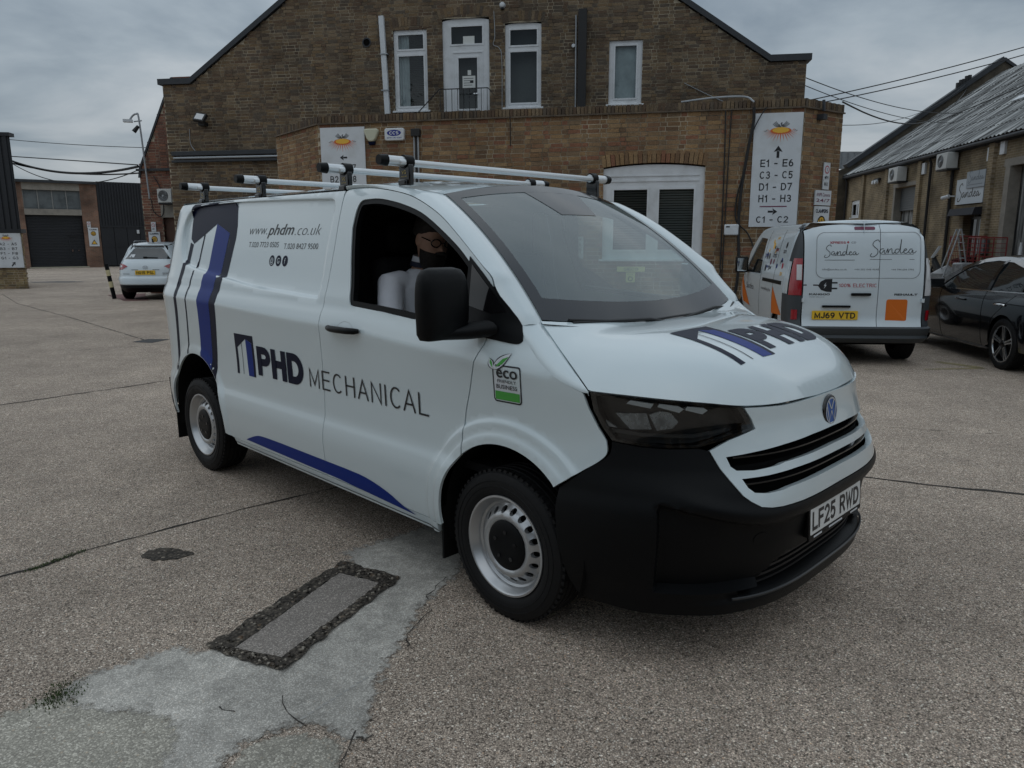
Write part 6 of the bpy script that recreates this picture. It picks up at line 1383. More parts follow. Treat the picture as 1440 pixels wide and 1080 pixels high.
    for k in (-1, 1):
        g.tube([H @ Vector((.121 - .012 * abs(sin(t)) * 0 - .35 * (k * .036 + .024 * cos(t))**2 * 10, k * .036 + .024 * cos(t), .122 + .020 * sin(t))) for t in [2 * pi * i / 18 for i in range(18)]], .0038, 6, closed=True); g.tube([H @ Vector((.10, k * .062, .128)), H @ Vector((.02, k * .083, .126))], .003, 5)
    g.tube([H @ Vector((.122, -.012, .126)), H @ Vector((.122, .012, .126))], .0032, 5); g.obj('glasses', BLACKG, o)
    return o
man = person()
# ------------------------------------------------------------------ parked vehicles
class Hull:
    """x forward; W(z) half width; rounded ends"""
    def __init__(s, W, xf, nf, xr, nr, x0f, x0r): s.W = pchip(*zip(*W)); s.xf = pchip(*zip(*xf)); s.xr = pchip(*zip(*xr)); s.nf, s.nr, s.x0f, s.x0r = nf, nr, x0f, x0r
    def side(s, x, z):
        w = s.W(z)
        if x > s.x0f: t = min((x - s.x0f) / max(s.xf(z) - s.x0f, .05), 1); w *= max(1 - t**s.nf, 0)**(1 / s.nf)
        if x < s.x0r: t = min((s.x0r - x) / max(s.x0r - s.xr(z), .05), 1); w *= max(1 - t**s.nr, 0)**(1 / s.nr)
        return w
    def end(s, th, z, off=0., front=False):
        """point on the rounded end; th = 0 centre, positive towards +y"""
        a = (s.xf(z) - s.x0f) if front else (s.x0r - s.xr(z)); n = s.nf if front else s.nr; w = s.W(z)
        r = ((abs(cos(th)) / a)**n + (abs(sin(th)) / w)**n)**(-1 / n) + off
        return Vector(((s.x0f + r * cos(th)) if front else (s.x0r - r * cos(th)), r * sin(th), z))
    def rear(s, y, z, off=0.):
        a = s.x0r - s.xr(z); w = s.W(z); return Vector((s.x0r - a * max(1 - min(abs(y) / w, .9999)**s.nr, 0)**(1 / s.nr) - off, y, z))
def hull_side(H, parent, name, poly, m, holes=(), off=0., res=.05, sides=(1, -1), flange=.012, zr=None):
    out = []
    for s_ in sides: out.append(panel(name, m, parent, poly, lambda x, z: (x, -H.side(x, z) - off, z), lambda p: (0, -1, 0), holes, res, zr, flange, s_ > 0))
    return out
def top_loft(H, parent, name, prof, m, crown=.03, n=14, inset=.004, bow=0.):
    b = MB(); b.grid([[Vector((x - bow * t * t, t * (H.side(x, z) - inset), z + crown * (1 - abs(t)**2.2))) for t in [-1 + 2 * i / n for i in range(n + 1)]] for x, z in prof], flip=False); o = b.obj(name, m, parent); return o
def end_panel(H, parent, name, poly, m, holes=(), off=0., res=.06, front=False, flange=.012):
    return panel(name, m, parent, poly, lambda th, z: H.end(th, z, off, front), lambda p: ((1 if front else -1), p.y, 0), holes, res, None, flange)
def alloy(parent, x, y, r, rr, width, s_):
    w = wheel(parent, x, y, r, rr, width, s_, 'none'); M = Matrix(((1, 0, 0, 0), (0, 0, s_, 0), (0, 1, 0, 0), (0, 0, 0, 1)))
    EDGE = mat('polished_rim', (.62, .63, .64), .2, metal=.9)
    b = MB(); b.lathe([(rr + .006, -.012), (rr + .004, -.005), (rr - .008, -.006), (rr - .012, -.02)], M, 48); b.obj('rim', EDGE, w)
    b = MB(); b.lathe([(rr - .012, -.02), (rr - .018, -.10), (.05, -.11)], M, 40); b.obj('rim_barrel', DARK, w)
    for i in range(5):
        a = 2 * pi * i / 5 + .35
        for d_ in (-.16, .16):
            p0 = M @ Vector((.05 * cos(a + d_ * 1.5), .05 * sin(a + d_ * 1.5), -.03)); p1 = M @ Vector(((rr - .008) * cos(a + d_ * .62), (rr - .008) * sin(a + d_ * .62), -.014)); b = MB(); b.bar(p0, p1, .020, .020, up=(0, s_, 0)); b.obj('spoke', EDGE, w)
        b = MB(); q = [M @ Vector((ra * cos(a + da), ra * sin(a + da), -.03)) for ra, da in ((.06, -.2), (rr - .01, -.09), (rr - .01, .09), (.06, .2))]; b.add(q, [(0, 1, 2, 3)]); b.obj('spoke_web', BLACKG, w)
    b = MB(); b.lathe([(0, -.016), (.036, -.018), (.045, -.03)], M, 20); b.obj('hub_cap', BLACKG, w)
    return w
# --- small white electric van
KH = Hull([(.2, .80), (.34, .875), (.5, .90), (.8, .915), (1.0, .912), (1.12, .90), (1.4, .855), (1.65, .80), (1.78, .745), (1.85, .66), (1.89, .5)], [(.2, 4.1), (.5, 4.25), (.8, 4.2), (1.0, 3.95), (1.1, 3.6), (1.4, 3.1), (1.85, 2.6)], 2.6, [(.2, .10), (.36, .0), (.52, .0), (.6, .05), (1.0, .06), (1.4, .10), (1.7, .155), (1.8, .20), (1.86, .30), (1.89, .42)], 9, 3.0, .75)
kg = thing('small_electric_van', 'small white electric van with orange flashes, parked nose-in beside the black saloon', 'van', (4.565, 9.62, 0), radians(83.6))
KWHITE = mat('fleet_white', (.58, .65, .69), .3, coat=.8)
GREYP = mat('grey_bumper_plastic', (.035, .042, .048), .55)
def kz(cy): return 1.63 - (cy - 226) / 518.
def ky(cx): return -(cx - 931) / 518.
arch_k = lambda cx: arc(cx, .33, .37, 175, 5, 14)
bodyp = [(.42, .50), (.42, 1.78), (.52, 1.845), (2.3, 1.845), (2.55, 1.80), (3.05, 1.40), (3.35, 1.14), (3.8, 1.02), (4.05, .86), (4.05, .5), (3.9, .36)] + arc(3.42, .33, .37, 5, 175, 14) + [(3.0, .25), (1.12, .25)] + arc(.72, .33, .37, 5, 150, 12)
kwin = [(1.92, 1.13), (2.0, 1.66), (2.45, 1.68), (3.02, 1.16), (3.0, 1.12)]
ks = hull_side(KH, kg, 'body_side', bodyp, KWHITE, [kwin], res=.06)
hull_side(KH, kg, 'door_glass', kwin, GLASSD, off=-.012, flange=0, res=.2)
hull_side(KH, kg, 'lower_cladding', [(1.14, .26), (2.98, .26), (2.98, .44), (1.14, .44)], GREYP, off=.008)
hull_side(KH, kg, 'slide_rail', [(.55, 1.03), (1.72, 1.03), (1.72, 1.08), (.55, 1.08)], BLACKP, off=.004)
for x in (1.02, 1.86, 3.05): hull_side(KH, kg, 'door_seam', [(x, .5), (x + .012, .5), (x + .012, 1.78 if x < 2.9 else 1.2), (x, 1.78 if x < 2.9 else 1.2)], DARK, off=.0015, flange=0, sides=(1,))
hull_side(KH, kg, 'orange_flash', [(.45, .62), (1.0, .98), (1.02, .66), (1.0, .6)], ORANGE, off=.003, flange=0, sides=(1,))
hull_side(KH, kg, 'orange_flash', [(2.55, .58), (3.1, .62), (3.35, 1.08), (3.2, 1.02), (2.75, .72)], ORANGE, off=.003, flange=0, sides=(1,))
top_loft(KH, kg, 'roof', [(.14, 1.70), (.165, 1.80), (.20, 1.845), (.30, 1.858), (.42, 1.862), (.6, 1.852), (1.2, 1.85), (2.0, 1.85), (2.4, 1.832), (2.55, 1.80)], KWHITE, .035)
top_loft(KH, kg, 'windscreen', [(2.55, 1.80), (2.8, 1.6), (3.05, 1.40), (3.36, 1.13)], GLASSD, .02); top_loft(KH, kg, 'bonnet', [(3.36, 1.13), (3.6, 1.08), (3.8, 1.02), (4.05, .86), (4.1, .5), (4.0, .3)], KWHITE, .03)
TH = lambda y, z: math.asin(min(max(y / KH.W(z), -1), 1))
def kend(name, poly, m, off=0., flange=.012, res=.07):
    return panel(name, m, kg, poly, lambda y, z: KH.rear(y, z, off), lambda p: (-1, 0, 0), (), res, None, flange)
yl, yr, ysp = .735, -.765, -.205
top_k = lambda y: 1.835 - .10 * (abs(y) / .78)**4
def doorpoly(y0, y1): n = 10; return [(y0, .50), (y1, .50)] + [(y1 + (y0 - y1) * i / n, top_k(y1 + (y0 - y1) * i / n)) for i in range(n + 1)]
rd1 = kend('rear_door', doorpoly(yl, ysp + .004), KWHITE); rd2 = kend('rear_door', doorpoly(ysp - .004, yr), KWHITE)
for s_ in (1, -1):                                     # dark corner pillars, lamps, bumper corners
    def corner(name, z0, z1, a0, a1, m, off=.0):
        b = MB(); b.grid([[KH.end(s_ * (a0(z) + (a1(z) - a0(z)) * j / 6), z, off) for j in range(7)] for z in [z0 + (z1 - z0) * i / 10 for i in range(11)]], flip=s_ > 0); return b.obj(name, m, kg, recalc=False)
    A_ = lambda y: (lambda z: atan2(y, KH.x0r - KH.rear(y, z).x)); E = lambda z: radians(78)
    yy = yl if s_ > 0 else -yr
    corner('corner_pillar', 1.36, 1.84, A_(yy + .012), lambda z: radians(66 - 6 * (z - 1.36) / .48), GREYP, .002)
    corner('rear_lamp', .92, 1.40, A_(yy + .012), lambda z: radians(57), REDLENS if s_ > 0 else CLEARLENS, .012)
    corner('reversing_lamp', 1.12, 1.32, lambda z: A_(yy + .015)(z), lambda z: A_(yy + .075)(z), CLEARLENS, .018)
    corner('corner_cladding', .50, .93, A_(yy + .010), lambda z: radians(70), GREYP, .006); corner('body_corner', .5, 1.86, lambda z: radians(60), lambda z: radians(84), KWHITE, -.004)
    corner('reflector', .60, .73, A_(yy + .05), A_(yy + .12), REDLENS, .012)
    b = MB(); b.box(KH.rear(s_ * (yy + .0), .86, .02), (.03, .03, .05)); b.obj('hinge', KWHITE, kg)
b = MB(); b.grid([[KH.end(D(-72 + 144 * j / 30), z, o) for j in range(31)] for z, o in ((.30, -.03), (.315, .0), (.37, .035), (.41, .02), (.42, .03), (.50, .045), (.515, .03), (.52, .0))]); b.obj('rear_bumper', GREYP, kg)
b = MB(); b.box((.9, 0, .36), (1.4, 1.5, .2)); b.box((2.4, 0, .33), (2.4, 1.6, .2)); b.tube([(.7, -.7, .33), (.7, .7, .33)], .06, 8); b.obj('underbody', DARK, kg)
def krear(u, v, h): return KH.rear(-u, v, h)
d = D2(); U = lambda cx: (cx - 931) / 518.
o0 = dens(rrect(U(625), kz(478), U(1300), kz(172), .10, 8), .05); o1 = [(U(962) + (a - U(962)) * .992, kz(325) + (c - kz(325)) * .985) for a, c in o0]; n = len(o0); d.add((o0 + o1, [(i, (i + 1) % n, n + (i + 1) % n, n + i) for i in range(n)]), mat('seam_grey', (.16, .17, .18), .5)); d.obj('panel_groove', lambda u, v, h: krear(u, v, h + .002), rd1)
d = D2(); d.poly(rrect(U(870), kz(156), U(1005), kz(135), .018, 4), MAROON); d.obj('brake_light', krear, rd1)
b = MB(); b.box(KH.rear(ky(770), kz(667), .015), (.03, .36, .028)); b.obj('grip', BLACKP, rd1, bevel=.008)
b = MB(); b.box(KH.rear(ky(925), kz(585), .02), (.035, .25, .036)); b.obj('door_handle', BLACKP, rd1, bevel=.012)
def plate_y(par, u, v, w, h, text, krf, off=.010):
    p = krf(u, v, .006); return plate(par, plane_M(p, (0, -1, 0), (-1, 0, .06), (.06, 0, 1)), w, h, text, YELLOW, 'number_plate', False, off)
plate_y(rd1, U(765), kz(727), .58, .115, 'MJ69 VTD', krear)
d = D2(); d.poly(rrect(U(1095), kz(766), U(1231), kz(618), .025, 4), ORANGE); d.obj('orange_square', krear, rd2)
def sandea(d, x0, y0, w, m, lw=.012):
    """hand-written name: pen strokes in a 100 x 40 box"""
    k = w / 100.; T = lambda l: [(x0 + a * k, y0 + c * k) for a, c in l]
    for q in ([(24, 33), (20, 38), (12, 34), (9, 27), (14, 21), (20, 15), (19, 6), (11, 0), (4, 2), (7, 8)], [(33, 18), (27, 17), (24, 11), (28, 8), (34, 15), (34, 9), (37, 8), (40, 14), (42, 18), (42, 8), (45, 15), (50, 18), (51, 9), (54, 8), (58, 12)], [(66, 17), (60, 17), (57, 11), (61, 8), (67, 15), (71, 39), (69, 20), (69, 9), (73, 9), (77, 13)], [(76, 13), (82, 15), (81, 18), (77, 16), (77, 9), (82, 8), (87, 12)], [(95, 17), (90, 17), (87, 11), (91, 8), (96, 15), (96, 9), (100, 9), (104, 13)]): d.add(stroke(T(q), lw * .9, 5), m, 1)
d = D2(); sandea(d, U(668), kz(340), .43, INK, .008); sandea(d, U(962), kz(335), .57, INK, .009)
for x0, x1, cy, h in ((730, 812, 327, .010), (1042, 1250, 320, .010), (680, 875, 358, .012), (972, 1258, 354, .012)): d.poly([(U(x0), kz(cy)), (U(x1), kz(cy)), (U(x1), kz(cy) + h * .5), (U(x0), kz(cy) + h * .5)], GREY_INK, 1)
d.mark('small_print'); letters(d, 'XPRESS', U(712), U(815), kz(248), .030, RED_INK, .16, .2); d.add(text_fit('CD', U(850), U(880), kz(246), .024), GREY_INK, 1); d.poly(circ(U(829), kz(238), .014, 8), RED_INK, 1)
d.mark('contact_print'); d.add(text_fit('info@sandea.co.uk', U(665), U(826), kz(424), .024, -.006), GREY_INK, 1); d.add(text_fit('+44 203 048 4648', U(875), U(1032), kz(424), .022, -.006), GREY_INK, 1); d.add(text_fit('+44 744 694 7793', U(1112), U(1256), kz(425), .022, -.006), GREY_INK, 1)
d.mark('slogan'); letters(d, '100% ELECTRIC', U(780), U(1026), kz(537), .046, RED_INK, .12, .24)
d.mark('plug_print'); d.poly([(U(548), kz(528)), (U(645), kz(528)), (U(645), kz(520)), (U(548), kz(520))], INK, 1)
px_ = [(U(735), kz(482)), (U(735), kz(570)), (U(700), kz(568)), (U(665), kz(556)), (U(643), kz(528)), (U(660), kz(500)), (U(690), kz(484))]; d.poly(px_, INK, 1)
for cy in (508, 546): d.poly([(U(735), kz(cy + 5)), (U(770), kz(cy + 5)), (U(770), kz(cy - 5)), (U(735), kz(cy - 5))], INK, 1)
d.poly([(U(697), kz(505)), (U(681), kz(528)), (U(690), kz(527)), (U(683), kz(548)), (U(700), kz(522)), (U(690), kz(523))], SIGNW, 2)
d.mark('model_badge'); letters(d, 'KANGOO', U(590), U(725), kz(592), .026, INK, .18, .2); d.add(text_fit('maxi electric', U(592), U(690), kz(606), .012), GREY_INK, 1); d.mark('maker_badge'); letters(d, 'RENAULT', U(1142), U(1292), kz(592), .026, INK, .2, .2); d.obj('door_lettering', krear, rd1)
d = D2(); rnd = random.Random(12); pal = [RED_INK, NAVY, INK, GREY_INK, BLUE, MAROON, SUNY]
def kside(u, v, h): return Vector((u, KH.side(u, v) + h, v))
for i in range(26):
    x = rnd.uniform(.62, 1.78); z = rnd.uniform(1.14, 1.66)
    if .98 < x < 1.10: continue
    if rnd.random() < .4: d.poly(circ(x, z, rnd.uniform(.025, .055), 10), rnd.choice(pal))
    else: v, f, w_ = text2d(rnd.choice(('star', 'glow', 'fresh', 'care', 'pure', 'soft')), rnd.uniform(.07, .13), .01, 0, 1, 'CENTER'); d.add(([(x - a, z + c) for a, c in v], [q[::-1] for q in f]), rnd.choice(pal), 1)
v, f = text_fit('Sandea', 0, .55, 0, .10); d.add(([(2.85 - a, .86 + c) for a, c in v], [q[::-1] for q in f]), GREY_INK, 1); v, f = text_fit('everything for', 0, .62, 0, .05); d.add(([(1.75 - a, .90 + c) for a, c in v], [q[::-1] for q in f]), GREY_INK, 1)
d.obj('side_stickers', kside, kg)
b = MB(); y_ = KH.side(2.72, 1.22); b.box((2.78, y_ + .14, 1.24), (.10, .20, .26)); b.box((2.86, y_ + .02, 1.14), (.10, .10, .05)); b.obj('mirror_housing', BLACKP, kg, bevel=.03)
b = MB(); b.box((2.728, y_ + .14, 1.24), (.006, .16, .21)); b.obj('mirror_glass', mat('mirror_silver', (.7, .72, .74)), kg)
for x in (.72, 3.42):
    for s_ in (1, -1): wheel(kg, x, s_ * .885, .325, .20, .20, s_)
# --- white sports utility car, rear view
SH_ = Hull([(.2, .82), (.4, .885), (.65, .91), (.85, .905), (1.0, .88), (1.2, .80), (1.4, .72), (1.55, .64), (1.66, .5)], [(.2, 4.2), (.5, 4.38), (.8, 4.2), (1.0, 3.5), (1.66, 2.4)], 2.6, [(.2, .12), (.4, .0), (.65, .02), (.85, .05), (1.0, .10), (1.3, .36), (1.55, .55), (1.66, .8)], 3.4, 3.0, 1.1)
sv = thing('white_crossover_car', 'white crossover car facing away beside the striped bollard', 'car', (-10.46, 21.25, 0), radians(97))
sbody = [(.14, .45), (.12, .9), (.22, 1.02), (.42, 1.3), (.62, 1.545), (.9, 1.60), (2.0, 1.60), (2.35, 1.52), (3.1, 1.06), (3.9, .95), (4.2, .7), (4.1, .35)] + arc(3.5, .35, .40, 5, 175, 12) + [(3.0, .25), (1.2, .25)] + arc(.86, .35, .40, 5, 150, 12)
swin = [(.85, 1.10), (1.0, 1.45), (1.5, 1.52), (2.2, 1.46), (2.75, 1.08)]
hull_side(SH_, sv, 'body_side', sbody, KWHITE, [swin], res=.09); hull_side(SH_, sv, 'side_glass', swin, GLASSD, off=-.01, flange=0, res=.3)
top_loft(SH_, sv, 'roof', [(.62, 1.55), (.9, 1.605), (1.5, 1.62), (2.0, 1.60), (2.35, 1.52)], KWHITE, .035); top_loft(SH_, sv, 'windscreen', [(2.35, 1.52), (3.1, 1.06)], GLASSD, .03); top_loft(SH_, sv, 'bonnet', [(3.1, 1.06), (3.9, .95), (4.2, .7), (4.2, .3)], KWHITE, .03)
se = lambda name, poly, m, off=0., fl=.01: end_panel(SH_, sv, name, poly, m, (), off, .08, False, fl)
R_ = lambda l: [(D(a), z) for a, z in l]
tg = se('tailgate', R_([(-62, .48), (62, .48), (62, 1.04), (46, 1.10), (38, 1.58), (-38, 1.58), (-46, 1.10), (-62, 1.04)]), KWHITE)
se('rear_window', R_([(-40, 1.17), (40, 1.17), (34, 1.45), (30, 1.475), (-30, 1.475), (-34, 1.45)]), GLASSD, .008)
b = MB(); b.grid([[SH_.end(D(-36 + 72 * j / 16), 1.53, o) + Vector((0, 0, dz)) for j in range(17)] for o, dz in ((-.05, .03), (.05, .02), (.07, -.01), (-.02, -.02))]); b.obj('spoiler', BLACKG, sv, recalc=False)
for s_ in (1, -1):
    sy = lambda name, q, m, off: panel(name, m, sv, [(s_ * a, z) for a, z in q], lambda y, z: SH_.rear(y, z, off), lambda p: (-1, 0, 0), (), .05, None, .01)
    sy('tail_lamp', [(.50, .965), (.70, .87), (.86, .87), (.872, .95), (.86, 1.02), (.72, 1.045), (.58, 1.01)], REDLENS, .014); sy('lamp_lens', [(.66, .955), (.78, .925), (.79, .985), (.70, 1.0)], CLEARLENS, .020)
    se('reflector', R_([(s_ * a, z) for a, z in ((50, .40), (62, .42), (64, .50), (56, .48))]), REDLENS, .03)
b = MB(); b.grid([[SH_.end(D(-66 + 132 * j / 24), z, o) for j in range(25)] for z, o in ((.22, -.05), (.26, .0), (.36, .03), (.43, .02), (.45, -.01))]); b.obj('lower_bumper', BLACKP, sv)
b = MB(); b.grid([[SH_.end(D(-66 + 132 * j / 24), z, o) for j in range(25)] for z, o in ((.43, .0), (.46, .03), (.60, .04), (.66, .02), (.68, .0))]); b.obj('bumper', KWHITE, sv)
pp = SH_.end(0, .79, .012); plate(sv, plane_M(pp, (0, -1, 0), (-1, 0, .05), (.05, 0, 1)), .54, .125, 'NG15 PSL', YELLOW, 'number_plate', False, .006)
d = D2(); d.poly([(-.64, .745), (-.44, .745), (-.44, .765), (-.64, .765)], METALG); letters(d, 'IX35', .46, .64, .745, .045, METALG, .2, .2, 0); e_ = [(.075 * cos(2 * pi * i / 24), .94 + .045 * sin(2 * pi * i / 24)) for i in range(24)]; e2 = [(.062 * cos(2 * pi * i / 24), .94 + .034 * sin(2 * pi * i / 24)) for i in range(24)]; d.add((e_ + e2, [(i, (i + 1) % 24, 24 + (i + 1) % 24, 24 + i) for i in range(24)]), METALG); d.add(stroke([(-.035, .965), (-.03, .915)], .012, 2), METALG, 1); d.add(stroke([(.03, .965), (.035, .915)], .012, 2), METALG, 1); d.add(stroke([(-.03, .945), (.03, .935)], .012, 2), METALG, 1); d.poly([(-.38, .875), (.38, .875), (.38, .862), (-.38, .862)], DARK); d.poly([(-.50, 1.22), (-.36, 1.22), (-.33, 1.30), (-.46, 1.30)], SIGNW)
d.obj('tailgate_badges', lambda u, v, h: SH_.rear(-u, v, h + .012), sv)
b = MB(); b.tube([SH_.rear(.02, 1.21, .02), SH_.rear(-.30, 1.20, .02)], .014, 6); b.box(SH_.rear(.04, 1.21, .02), (.03, .10, .05)); b.obj('wiper', BLACKP, sv)
for s_ in (1, -1):
    b = MB(); b.tube([(.95, s_ * .56, 1.645), (1.1, s_ * .57, 1.68), (2.0, s_ * .57, 1.68), (2.1, s_ * .56, 1.63)], .015, 6); b.obj('roof_rail', METALG, sv)
b = MB(); b.tube([(.9, 0, 1.64), (.86, 0, 1.74)], [.03, .008], 6); b.obj('aerial', BLACKP, sv)
b = MB(); b.box((2.2, 0, .33), (3.2, 1.5, .2)); b.obj('underbody', DARK, sv)
for x in (.86, 3.5):
    for s_ in (1, -1): wheel(sv, x, s_ * .89, .345, .21, .21, s_)
# --- black saloon (origin under the rear axle)
CH = Hull([(.16, .82), (.3, .88), (.5, .905), (.68, .915), (.82, .905), (.92, .875), (1.0, .835), (1.2, .735), (1.36, .60), (1.44, .46)], [(.16, 3.5), (.5, 3.65), (.75, 3.6), (.9, 3.3), (1.44, 2.0)], 2.4, [(.16, -.85), (.5, -1.0), (.9, -1.02), (1.0, -.95), (1.44, -.2)], 2.8, 2.6, -.3)
bs = thing('black_saloon_car', 'glossy black saloon car with star spoked wheels beside the small electric van', 'car', (7.14, 9.24, 0), radians(83.6))
CBLK = mat('black_car_paint', (.004, .005, .007), .12, coat=1.0, spec=.6)
belt = [(-.62, .985), (-.3, .975), (.4, .955), (1.2, .935), (2.05, .915)]
roofl = sm([(2.25, .93), (1.9, 1.10), (1.55, 1.27), (1.2, 1.375), (.85, 1.405), (.45, 1.39), (.0, 1.315), (-.4, 1.18), (-.75, 1.055), (-.95, 1.0)], 3)
low = [(-.98, .85), (-.98, .4), (-.8, .25)] + arc(0, .33, .365, 190, -8, 18)[::1] + [(.6, .19), (2.15, .19)] + arc(2.73, .33, .365, 190, -8, 18) + [(3.4, .22), (3.55, .45), (3.5, .72), (3.2, .84), (2.7, .90)]
cwin = [(1.93, .945), (1.72, 1.09), (1.45, 1.235), (1.15, 1.325), (.85, 1.355), (.45, 1.34), (.05, 1.27), (-.30, 1.165), (-.55, 1.06), (-.50, 1.0), (.4, .972), (1.2, .955)]
hull_side(CH, bs, 'body_side', roofl[::-1] + low[::-1] if False else low + roofl, CBLK, [cwin], res=.05)
hull_side(CH, bs, 'side_glass', cwin, GLASSD, off=-.012, flange=0, res=.15)
hull_side(CH, bs, 'window_trim', [(-.50, .988), (.4, .962), (1.2, .945), (1.95, .935), (1.95, .945), (1.2, .957), (.4, .974), (-.50, 1.0)], CHROME, off=.004, flange=.004)
hull_side(CH, bs, 'door_pillar', [(.52, .965), (.60, .963), (.66, 1.36), (.60, 1.365)], BLACKG, off=.002, flange=.005)
hull_side(CH, bs, 'door_pillar', [(-.22, .985), (-.18, .985), (-.12, 1.24), (-.16, 1.23)], BLACKG, off=.002, flange=.005)
for q in ([(.54, .22), (.552, .22), (.562, .96), (.55, .96)], [(-.15, .95), (-.14, .95), (.30, .62), (.36, .40), (.345, .40), (.288, .62)], [(1.70, .22), (1.712, .22), (1.83, .93), (1.815, .93)]): hull_side(CH, bs, 'door_seam', q, DARK, off=.001, flange=0, sides=(1,))
hull_side(CH, bs, 'sill_trim', [(.42, .205), (2.25, .205), (2.25, .225), (.42, .225)], mat('sill_satin', (.10, .10, .105), .35), off=.006)
top_loft(CH, bs, 'roof', roofl[9:22], CBLK, .035); top_loft(CH, bs, 'windscreen', roofl[:10], GLASSD, .05); top_loft(CH, bs, 'rear_window', roofl[21:], GLASSD, .04); top_loft(CH, bs, 'bonnet', [(2.25, .93), (2.7, .90), (3.2, .84), (3.5, .72), (3.55, .45), (3.4, .22)], CBLK, .06); top_loft(CH, bs, 'boot', [(-.95, 1.0), (-.985, .85), (-.985, .4), (-.8, .22)], CBLK, .02)
for x in (.02, 1.05):
    b = MB(); yh = CH.side(x, .80); b.tube([(x - .02, yh + .004, .815), (x + .03, yh + .036, .82), (x + .17, yh + .036, .82), (x + .22, yh + .004, .815)], .014, 8); b.obj('door_handle', CHROME if x < .5 else BLACKG, bs)
b = MB(); ym = CH.side(1.83, .98); b.box((1.84, ym + .13, 1.01), (.13, .22, .14)); b.box((1.88, ym + .02, .955), (.10, .10, .04)); b.obj('mirror_housing', BLACKG, bs, bevel=.035)
b = MB(); b.box((1.3, 0, .3), (3.6, 1.5, .2)); b.obj('underbody', DARK, bs)
for x in (0, 2.73):
    for s_ in (1, -1): alloy(bs, x, s_ * .90, .325, .232, .21, s_)
# ------------------------------------------------------------------ signs
def wall_sign(name, label, W, x0, x1, z0, z1, fill=None, group=None, h=.02, art=None, cat='sign', cut=None):
    b = MB(); W.box(b, x0, x1, z0, z1, .012, .012 + h); o = b.obj(name, fill or SIGNW, None); tag(o, label, cat, group or {'directory_sign': 'unit direction signs', 'clampers_sign': 'clamping notices', 'speed_sign': 'small speed notices', 'name_board': 'handwritten name boards'}.get(name))
    if art: d = D2(); art(d); d.flat('sign_print', W.M(0, 0, .012 + h), o)
    return o
def phoenix(d, cx, cy, s):
    """bird rising from a burst of flames"""
    d.mark('emblem')
    for i in range(-8, 9):
        t = i / 8; a = -pi / 2 + t * 1.45; ln = 1.75 - .25 * abs(t) - .2 * (i % 2); b0 = (cx + s * .55 * sin(t * 1.5), cy + s * .10 - s * .16 * cos(t * 1.4)); w = s * .05
        tip = (b0[0] + s * .36 * ln * cos(a) * 1.2, b0[1] + s * .34 * ln * sin(a)); d.poly([(b0[0] - w, b0[1] + .02 * s), tip, (b0[0] + w, b0[1] + .02 * s)], SUNO)
    el = [(cx + s * .62 * cos(t), cy + s * .06 + s * .20 * sin(t)) for t in [2 * pi * i / 24 for i in range(24)]]; d.poly(el, SUNO, 1)
    el = [(cx + s * .48 * cos(t) * (1 + .08 * (i % 2)), cy + s * .09 + s * .15 * sin(t) * (1 + .25 * (i % 2))) for i, t in enumerate([2 * pi * i / 30 for i in range(30)])]; d.poly(el, SUNY, 2)
    for k in (-1, 1):
        for j in range(4): d.add(stroke([(cx + k * s * .06, cy + s * (.30 + .03 * j)), (cx + k * s * (.28 - .03 * j), cy + s * (.30 + .10 * j * .5)), (cx + k * s * (.50 - .06 * j), cy + s * (.46 + .05 * j))], s * .028, 4), INK, 3)
        for j in range(3): d.add(stroke([(cx + k * s * (.72 + .09 * j), cy + s * (.08 - .03 * j)), (cx + k * s * (.80 + .09 * j), cy + s * (.14 - .04 * j))], s * .03, 2), SUNO if j == 0 else INK, 3)
    d.add(stroke([(cx - s * .05, cy + s * .26), (cx + s * .03, cy + s * .38), (cx - .01 * s, cy + s * .48), (cx + s * .07, cy + s * .52)], s * .05, 4), INK, 3)
def arrow(d, cx, cy, s, ang):
    d.mark('arrow')
    c, n = cos(ang), sin(ang); T = lambda l: [(cx + s * (a * c - b_ * n), cy + s * (a * n + b_ * c)) for a, b_ in l]; d.poly(T([(-.5, -.11), (.05, -.11), (.05, .11), (-.5, .11)]), INK, 1); d.poly(T([(-.02, -.36), (.5, 0), (-.02, .36), (.10, 0)]), INK, 1)
def rows(d, L, x0, x1, zs, h):
    for t, z in zip(L, zs): d.mark('lettering'); letters(d, t, x0, x1, z, h, INK, .15, .30)
def art_big(d):
    phoenix(d, 9.23, 3.62, .30); arrow(d, 9.205, 3.26, .22, pi / 2); rows(d, ('E1 - E6', 'C3 - C5', 'D1 - D7', 'H1 - H3'), 8.90, 9.49, (2.99, 2.775, 2.56, 2.345), .135); d.mark('rule'); d.poly([(8.93, 2.255), (9.42, 2.255), (9.42, 2.275), (8.93, 2.275)], MAROON, 1); arrow(d, 9.17, 2.17, .17, 0); rows(d, ('C1 - C2',), 8.88, 9.46, (1.965,), .12)
wall_sign('directory_sign', 'tall white unit sign E1 to E6 with an orange flame emblem', LB, 8.75, 9.615, 1.89, 3.955, art=art_big)
def art_left(d):
    phoenix(d, .545, 3.66, .30); arrow(d, .555, 3.36, .16, pi); rows(d, ('A1 - A7', 'B2 - B8'), .24, .82, (3.09, 2.86), .13); rows(d, ('F1 - F6',), .24, .82, (2.62,), .13)
wall_sign('directory_sign', 'white unit sign A1 with an orange flame emblem and a left arrow', LB, .055, 1.035, 2.2, 3.965, art=art_left)
def art_pier(d): phoenix(d, 6.55, 1.80, .22); rows(d, ('A2 - A5', 'B3 - B7', 'F1 - F8', 'G1 - G3'), 6.32, 6.88, (1.55, 1.385, 1.22, 1.055), .095); arrow(d, 6.70, .89, .20, radians(50))
PW2 = PW
